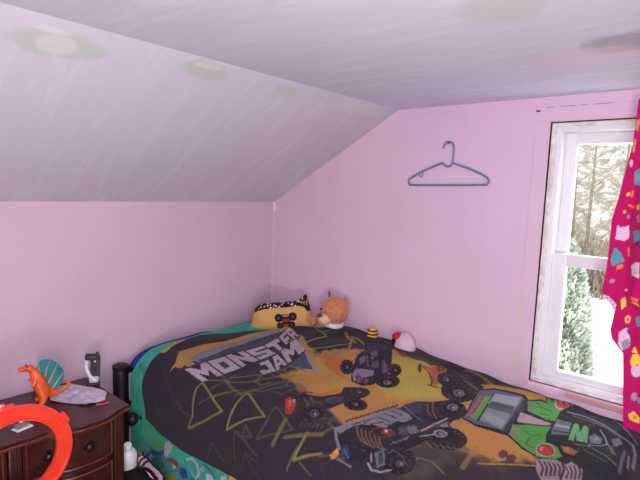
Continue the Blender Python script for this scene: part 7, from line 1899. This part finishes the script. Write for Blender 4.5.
# ------------------------------------------------------------------ hanger on the wall
M_nail = simple('steel_nail', (120, 110, 120), .4, .5, metal=.8)
hg = thing('clothes_hanger', 'blue grey plastic clothes hanger hanging flat on the pink wall', 'hanger', (-.012, -1.085, 1.80))
M_hang = simple('blue_grey_plastic', (106, 122, 152), .4, .4, .06, 20)
def hy(pts): return [(0, -y, z) for y, z in pts]
def hp(pts): return [(0, y, z) for y, z in pts]
b = new(); tube(b, smooth_path(hp([(0.0062, 0.1621), (0.0055, 0.173), (0.0009, 0.1815), (-0.008, 0.1908), (-0.0191, 0.1934), (-0.0317, 0.1887), (-0.0409, 0.1773), (-0.0442, 0.1567), (-0.0423, 0.131), (-0.0407, 0.1074)]), 5), .0038, 10); obj('hook', b, M_hang, hg)
b = new(); tube(b, smooth_path(hp([(-0.0407, 0.1074), (-0.0383, 0.0958), (-0.0304, 0.088), (-0.0159, 0.0858), (-0.0045, 0.0915), (0.0042, 0.0994), (0.0134, 0.0994), (0.0597, 0.0814), (0.1138, 0.0582), (0.156, 0.0353), (0.1707, 0.0235), (0.1726, 0.0128), (0.164, 0.0029), (0.1464, 0.0005), (-0.0216, 0.0048), (-0.1868, 0.0094), (-0.2014, 0.0139), (-0.2075, 0.0231), (-0.204, 0.0362), (-0.1927, 0.0443), (-0.1596, 0.0605), (-0.11, 0.0796), (-0.0554, 0.097), (-0.0417, 0.1001)]), 5), .0046, 10); obj('body', b, M_hang, hg)
b = new(); tube(b, smooth_path(hp([(0.1171, 0.0545), (0.1148, 0.0427), (0.1073, 0.0388), (0.1015, 0.0438), (0.102, 0.0587)]), 4), .0022, 8); obj('strap_notch', b, M_hang, hg)
nl = new(); tube(nl, [(.004, 0, 0), (-.022, 0, 0)], .0022, 8); lathe(nl, [(.005, 0), (.005, .0015), (0, .0018)], 12, Matrix.Translation((-.022, 0, 0)) @ Matrix.Rotation(-PI/2, 4, 'Y'))
o = obj('nail', nl, M_nail, None); o.location = (0, -1.1041, 1.9872); tag(o, 'small nail in the pink wall that holds the clothes hanger', 'nail')


# ------------------------------------------------------------------ curtain
CURT_EDGE = [(2.086, -1.801), (2.027, -1.799), (1.961, -1.798), (1.912, -1.791), (1.861, -1.784), (1.769, -1.772), (1.7, -1.76), (1.619, -1.761), (1.531, -1.761), (1.448, -1.754), (1.433, -1.762), (1.413, -1.782), (1.388, -1.8), (1.352, -1.797), (1.322, -1.793), (1.292, -1.8), (1.267, -1.82), (1.247, -1.837), (1.166, -1.844), (1.078, -1.852), (0.982, -1.86)]
CURT_MOTIFS = [((222, 196, 222), [(-1.776, 1.683), (-1.786, 1.677), (-1.798, 1.678), (-1.811, 1.686), (-1.814, 1.642), (-1.802, 1.63), (-1.776, 1.635)]), ((222, 196, 222), [(-1.777, 1.663), (-1.779, 1.684), (-1.787, 1.664)]), ((86, 160, 178), [(-1.777, 1.607), (-1.797, 1.585), (-1.808, 1.559), (-1.794, 1.553), (-1.777, 1.54), (-1.769, 1.56)]), ((242, 130, 50), [(-1.786, 1.542), (-1.803, 1.551), (-1.807, 1.538), (-1.79, 1.528)]), ((86, 160, 178), [(-1.825, 1.664), (-1.844, 1.672), (-1.849, 1.618), (-1.831, 1.627)]), ((70, 50, 90), [(-1.831, 1.627), (-1.847, 1.638), (-1.85, 1.615)]), ((222, 196, 222), [(-1.83, 1.548), (-1.843, 1.563), (-1.854, 1.565), (-1.859, 1.511), (-1.836, 1.517)]), ((238, 206, 70), [(-1.852, 1.53), (-1.851, 1.526), (-1.849, 1.524), (-1.847, 1.522), (-1.844, 1.523), (-1.841, 1.525), (-1.84, 1.528), (-1.841, 1.532), (-1.843, 1.535), (-1.845, 1.536), (-1.848, 1.535), (-1.851, 1.533)]), ((150, 150, 170), [(-1.787, 1.489), (-1.787, 1.485), (-1.784, 1.482), (-1.781, 1.48), (-1.777, 1.481), (-1.774, 1.483), (-1.773, 1.487), (-1.774, 1.491), (-1.776, 1.494), (-1.78, 1.496), (-1.783, 1.495), (-1.786, 1.493)]), ((226, 120, 190), [(-1.783, 1.49), (-1.783, 1.488), (-1.782, 1.487), (-1.78, 1.486), (-1.779, 1.486), (-1.778, 1.487), (-1.777, 1.489), (-1.777, 1.491), (-1.778, 1.492), (-1.78, 1.493), (-1.781, 1.493), (-1.782, 1.492)]), ((222, 196, 222), [(-1.758, 1.441), (-1.777, 1.434), (-1.801, 1.413), (-1.801, 1.389), (-1.783, 1.41)]), ((150, 150, 170), [(-1.774, 1.43), (-1.774, 1.428), (-1.772, 1.426), (-1.77, 1.427), (-1.769, 1.429), (-1.77, 1.431), (-1.771, 1.433), (-1.773, 1.432)]), ((150, 150, 170), [(-1.787, 1.422), (-1.787, 1.419), (-1.785, 1.418), (-1.783, 1.418), (-1.782, 1.421), (-1.783, 1.423), (-1.784, 1.424), (-1.786, 1.424)]), ((150, 150, 170), [(-1.797, 1.413), (-1.797, 1.41), (-1.795, 1.409), (-1.793, 1.41), (-1.792, 1.412), (-1.792, 1.414), (-1.794, 1.415), (-1.796, 1.415)]), ((150, 150, 170), [(-1.796, 1.398), (-1.795, 1.396), (-1.793, 1.394), (-1.791, 1.395), (-1.79, 1.397), (-1.791, 1.399), (-1.793, 1.401), (-1.795, 1.4)]), ((238, 206, 70), [(-1.811, 1.426), (-1.822, 1.438), (-1.828, 1.408), (-1.817, 1.395)]), ((238, 206, 70), [(-1.846, 1.366), (-1.845, 1.359), (-1.843, 1.353), (-1.839, 1.35), (-1.835, 1.351), (-1.831, 1.356), (-1.83, 1.362), (-1.83, 1.37), (-1.833, 1.375), (-1.837, 1.378), (-1.841, 1.377), (-1.844, 1.372)]), ((214, 30, 120), [(-1.841, 1.365), (-1.841, 1.361), (-1.84, 1.358), (-1.838, 1.357), (-1.837, 1.358), (-1.835, 1.36), (-1.834, 1.363), (-1.834, 1.367), (-1.835, 1.37), (-1.837, 1.371), (-1.839, 1.37), (-1.84, 1.368)]), ((242, 130, 50), [(-1.842, 1.446), (-1.863, 1.439), (-1.861, 1.428), (-1.84, 1.435)]), ((238, 206, 70), [(-1.846, 1.429), (-1.867, 1.422), (-1.868, 1.416), (-1.844, 1.422)]), ((222, 196, 222), [(-1.818, 1.317), (-1.837, 1.336), (-1.849, 1.307), (-1.852, 1.272), (-1.833, 1.256), (-1.819, 1.278)]), ((150, 150, 170), [(-1.827, 1.284), (-1.847, 1.299), (-1.852, 1.272), (-1.836, 1.257)]), ((70, 50, 90), [(-1.835, 1.328), (-1.847, 1.324), (-1.846, 1.309)]), ((238, 206, 70), [(-1.888, 1.228), (-1.887, 1.214), (-1.883, 1.202), (-1.876, 1.197), (-1.869, 1.199), (-1.863, 1.207), (-1.86, 1.221), (-1.86, 1.235), (-1.865, 1.247), (-1.871, 1.252), (-1.879, 1.25), (-1.885, 1.242)]), ((222, 196, 222), [(-1.895, 1.199), (-1.894, 1.187), (-1.889, 1.177), (-1.882, 1.172), (-1.874, 1.172), (-1.867, 1.179), (-1.864, 1.19), (-1.865, 1.202), (-1.87, 1.211), (-1.878, 1.217), (-1.886, 1.216), (-1.892, 1.209)]), ((238, 206, 70), [(-1.86, 1.253), (-1.866, 1.275), (-1.877, 1.254)]), ((242, 130, 50), [(-1.884, 1.213), (-1.884, 1.211), (-1.882, 1.209), (-1.88, 1.207), (-1.877, 1.207), (-1.875, 1.208), (-1.874, 1.21), (-1.875, 1.213), (-1.876, 1.215), (-1.879, 1.216), (-1.882, 1.216), (-1.884, 1.215)]), ((150, 150, 170), [(-1.89, 1.105), (-1.89, 1.097), (-1.887, 1.091), (-1.882, 1.087), (-1.877, 1.087), (-1.873, 1.092), (-1.871, 1.099), (-1.872, 1.106), (-1.875, 1.113), (-1.879, 1.116), (-1.884, 1.116), (-1.888, 1.112)]), ((226, 120, 190), [(-1.885, 1.107), (-1.884, 1.103), (-1.883, 1.1), (-1.881, 1.098), (-1.879, 1.098), (-1.877, 1.101), (-1.876, 1.104), (-1.876, 1.108), (-1.878, 1.111), (-1.88, 1.112), (-1.882, 1.112), (-1.884, 1.11)]), ((238, 206, 70), [(-1.87, 1.037), (-1.884, 1.052), (-1.903, 1.037), (-1.905, 1.016), (-1.887, 1.017), (-1.875, 1.02)]), ((242, 130, 50), [(-1.896, 1.035), (-1.895, 1.031), (-1.893, 1.028), (-1.889, 1.025), (-1.886, 1.025), (-1.883, 1.027), (-1.881, 1.03), (-1.882, 1.034), (-1.884, 1.037), (-1.888, 1.039), (-1.892, 1.04), (-1.894, 1.038)]), ((86, 160, 178), [(-1.903, 1.095), (-1.903, 1.089), (-1.901, 1.085), (-1.898, 1.082), (-1.896, 1.083), (-1.893, 1.086), (-1.892, 1.091), (-1.892, 1.096), (-1.894, 1.101), (-1.897, 1.103), (-1.9, 1.103), (-1.902, 1.1)]), ((242, 130, 50), [(-1.805, 1.784), (-1.809, 1.805), (-1.814, 1.801), (-1.81, 1.778)]), ((238, 206, 70), [(-1.793, 1.791), (-1.801, 1.798), (-1.805, 1.788), (-1.797, 1.781)]), ((242, 130, 50), [(-1.802, 1.757), (-1.82, 1.751), (-1.818, 1.744), (-1.801, 1.75)]), ((86, 160, 178), [(-1.81, 1.865), (-1.825, 1.878), (-1.831, 1.819), (-1.813, 1.825)]), ((150, 150, 170), [(-1.828, 1.845), (-1.828, 1.84), (-1.826, 1.837), (-1.824, 1.835), (-1.821, 1.836), (-1.818, 1.84), (-1.817, 1.845), (-1.817, 1.85), (-1.819, 1.854), (-1.822, 1.855), (-1.825, 1.854), (-1.827, 1.85)]), ((196, 150, 90), [(-1.797, 1.938), (-1.801, 1.978), (-1.806, 1.971), (-1.804, 1.925)]), ((222, 196, 222), [(-1.803, 1.895), (-1.803, 1.888), (-1.802, 1.883), (-1.799, 1.882), (-1.797, 1.883), (-1.795, 1.888), (-1.794, 1.895), (-1.794, 1.902), (-1.795, 1.906), (-1.797, 1.908), (-1.799, 1.906), (-1.802, 1.902)]), ((238, 206, 70), [(-1.826, 1.752), (-1.836, 1.759), (-1.838, 1.742), (-1.83, 1.738)]), ((196, 150, 90), [(-1.798, 2.011), (-1.802, 2.037), (-1.811, 2.04), (-1.809, 1.997)]), ((150, 150, 170), [(-1.832, 1.715), (-1.839, 1.729), (-1.843, 1.692)]), ((242, 130, 50), [(-1.813, 1.608), (-1.818, 1.612), (-1.822, 1.581), (-1.817, 1.577)]), ((238, 206, 70), [(-1.797, 1.73), (-1.796, 1.726), (-1.795, 1.724), (-1.794, 1.723), (-1.792, 1.723), (-1.79, 1.726), (-1.789, 1.729), (-1.789, 1.733), (-1.79, 1.735), (-1.792, 1.736), (-1.794, 1.735), (-1.796, 1.733)]), ((86, 160, 178), [(-1.811, 1.713), (-1.81, 1.711), (-1.809, 1.709), (-1.807, 1.708), (-1.804, 1.708), (-1.802, 1.71), (-1.801, 1.713), (-1.802, 1.716), (-1.803, 1.718), (-1.806, 1.719), (-1.808, 1.718), (-1.81, 1.716)]), ((222, 196, 222), [(-1.827, 1.464), (-1.827, 1.462), (-1.825, 1.46), (-1.823, 1.459), (-1.821, 1.459), (-1.819, 1.46), (-1.819, 1.462), (-1.819, 1.465), (-1.82, 1.466), (-1.823, 1.467), (-1.825, 1.467), (-1.826, 1.466)]), ((86, 160, 178), [(-1.86, 1.372), (-1.871, 1.385), (-1.874, 1.347), (-1.865, 1.349)])]
ez = np.array([e[0] for e in CURT_EDGE][::-1]); ey = np.array([e[1] for e in CURT_EDGE][::-1])
kc = M_curt = painted('pink_printed_curtain', .85, .15, .15, 260)
nu, nv = 260, 420
zz = np.linspace(.985, 2.105, nv); uu = np.linspace(0, 1, nu); W, Z = np.meshgrid(uu, zz, indexing='ij')
left = np.interp(Z, ez, ey); gather = np.interp(Z, [.98, 1.3, 1.45, 1.7, 2.1], [.60, .62, .62, .55, .46])
Y = left - W*gather
X = -.072 + .020*np.sin(W*38+1.2*np.sin(Z*3))*np.clip(W*6, .25, 1) + .010*np.sin(W*15+Z*4) - .012*np.exp(-((Z-1.36)/.10)**2)*np.exp(-W*10)
PX = -Y; pr = Print(PX, Z, (192, 18, 100))
# lighter threads where the cloth is worn, then the printed motifs repeated across the width
for rep in range(4):
    for col, pts in CURT_MOTIFS:
        pr.poly([(-y*1000 + rep*128, z*1000 + (rep % 2)*47*(-1 if rep > 1 else 1)) for y, z in pts], col)
co_ = np.stack([X, Y, Z], -1).reshape(-1, 3); i = np.arange(nu*nv).reshape(nu, nv)
q = np.stack([i[:-1,:-1], i[1:,:-1], i[1:,1:], i[:-1,1:]], -1).reshape(-1, 4)
crt = thing('curtain', 'pink printed curtain hanging at the right side of the window', 'curtain', (-.07, -2.1, 2.105))
me = bpy.data.meshes.new('panel'); me.from_pydata((co_-np.array(crt.location)).tolist(), [], q.tolist()); me.materials.append(M_curt)
a = me.attributes.new('print', 'FLOAT_COLOR', 'POINT'); c = np.ones((len(co_), 4), np.float32); c[:, :3] = lin_np(pr.c); a.data.foreach_set('color', c.ravel())
me.polygons.foreach_set('use_smooth', np.ones(len(q), dtype=bool))
pnl = bpy.data.objects.new('panel', me); COL.objects.link(pnl); pnl.parent = crt
rod = thing('curtain_rod', 'white curtain rod above the window', 'curtain rod', (-.07, -2.2, 2.115))
b = new(); tube(b, [(0, .34, 0), (0, -.34, 0)], .007, 12); obj('rod', b, M_wht, rod)
for y in (.335, -.335): b = new(); tube(b, [(.07, y, 0), (.0, y, 0)], .005, 8); obj('bracket', b, M_wht, rod)


# ------------------------------------------------------------------ light: overcast winter sky, the camera's flash, the room's other window behind, an added ceiling fill
w = bpy.data.worlds.new('overcast_sky'); S.world = w; w.use_nodes = True; nt = w.node_tree; bg = nt.nodes['Background']
tc = nt.nodes.new('ShaderNodeTexCoord'); sp = nt.nodes.new('ShaderNodeSeparateXYZ'); rp = nt.nodes.new('ShaderNodeValToRGB')
nt.links.new(tc.outputs['Generated'], sp.inputs[0]); nt.links.new(sp.outputs['Z'], rp.inputs['Fac']); nt.links.new(rp.outputs['Color'], bg.inputs['Color'])
rp.color_ramp.elements[0].color = (.97, .98, 1, 1); rp.color_ramp.elements[1].color = (.84, .90, 1, 1)
bg.inputs['Strength'].default_value = 4.2
def area(name, loc, look, sx, sy, power, col):
    l = bpy.data.lights.new(name, 'AREA'); l.shape = 'RECTANGLE'; l.size = sx; l.size_y = sy; l.energy = power; l.color = col
    o = bpy.data.objects.new(name, l); COL.objects.link(o); o.location = loc
    o.rotation_euler = (Vector(look)-Vector(loc)).to_track_quat('-Z', 'Y').to_euler(); return o
area('rear_window_light', (-2.6, YB+.06, 1.35), (-1.6, 0, 1.5), 1.3, 1.0, 30, (1, .96, .97))
area('camera_flash', (-2.03, -2.13, 1.86), (-.9, -1.0, 1.55), .09, .06, 17.5, (1, .97, .97))
area('ceiling_fill', (-2.7, -2.75, .75), (-2.3, -2.3, 2.15), .6, .6, 36, (1, .97, .99))  # added unseen fill aimed upward to brighten the ceiling, not a lamp of the room
S.view_settings.view_transform = 'Standard'; S.view_settings.look = 'None'; S.view_settings.exposure = 0; S.view_settings.gamma = 1
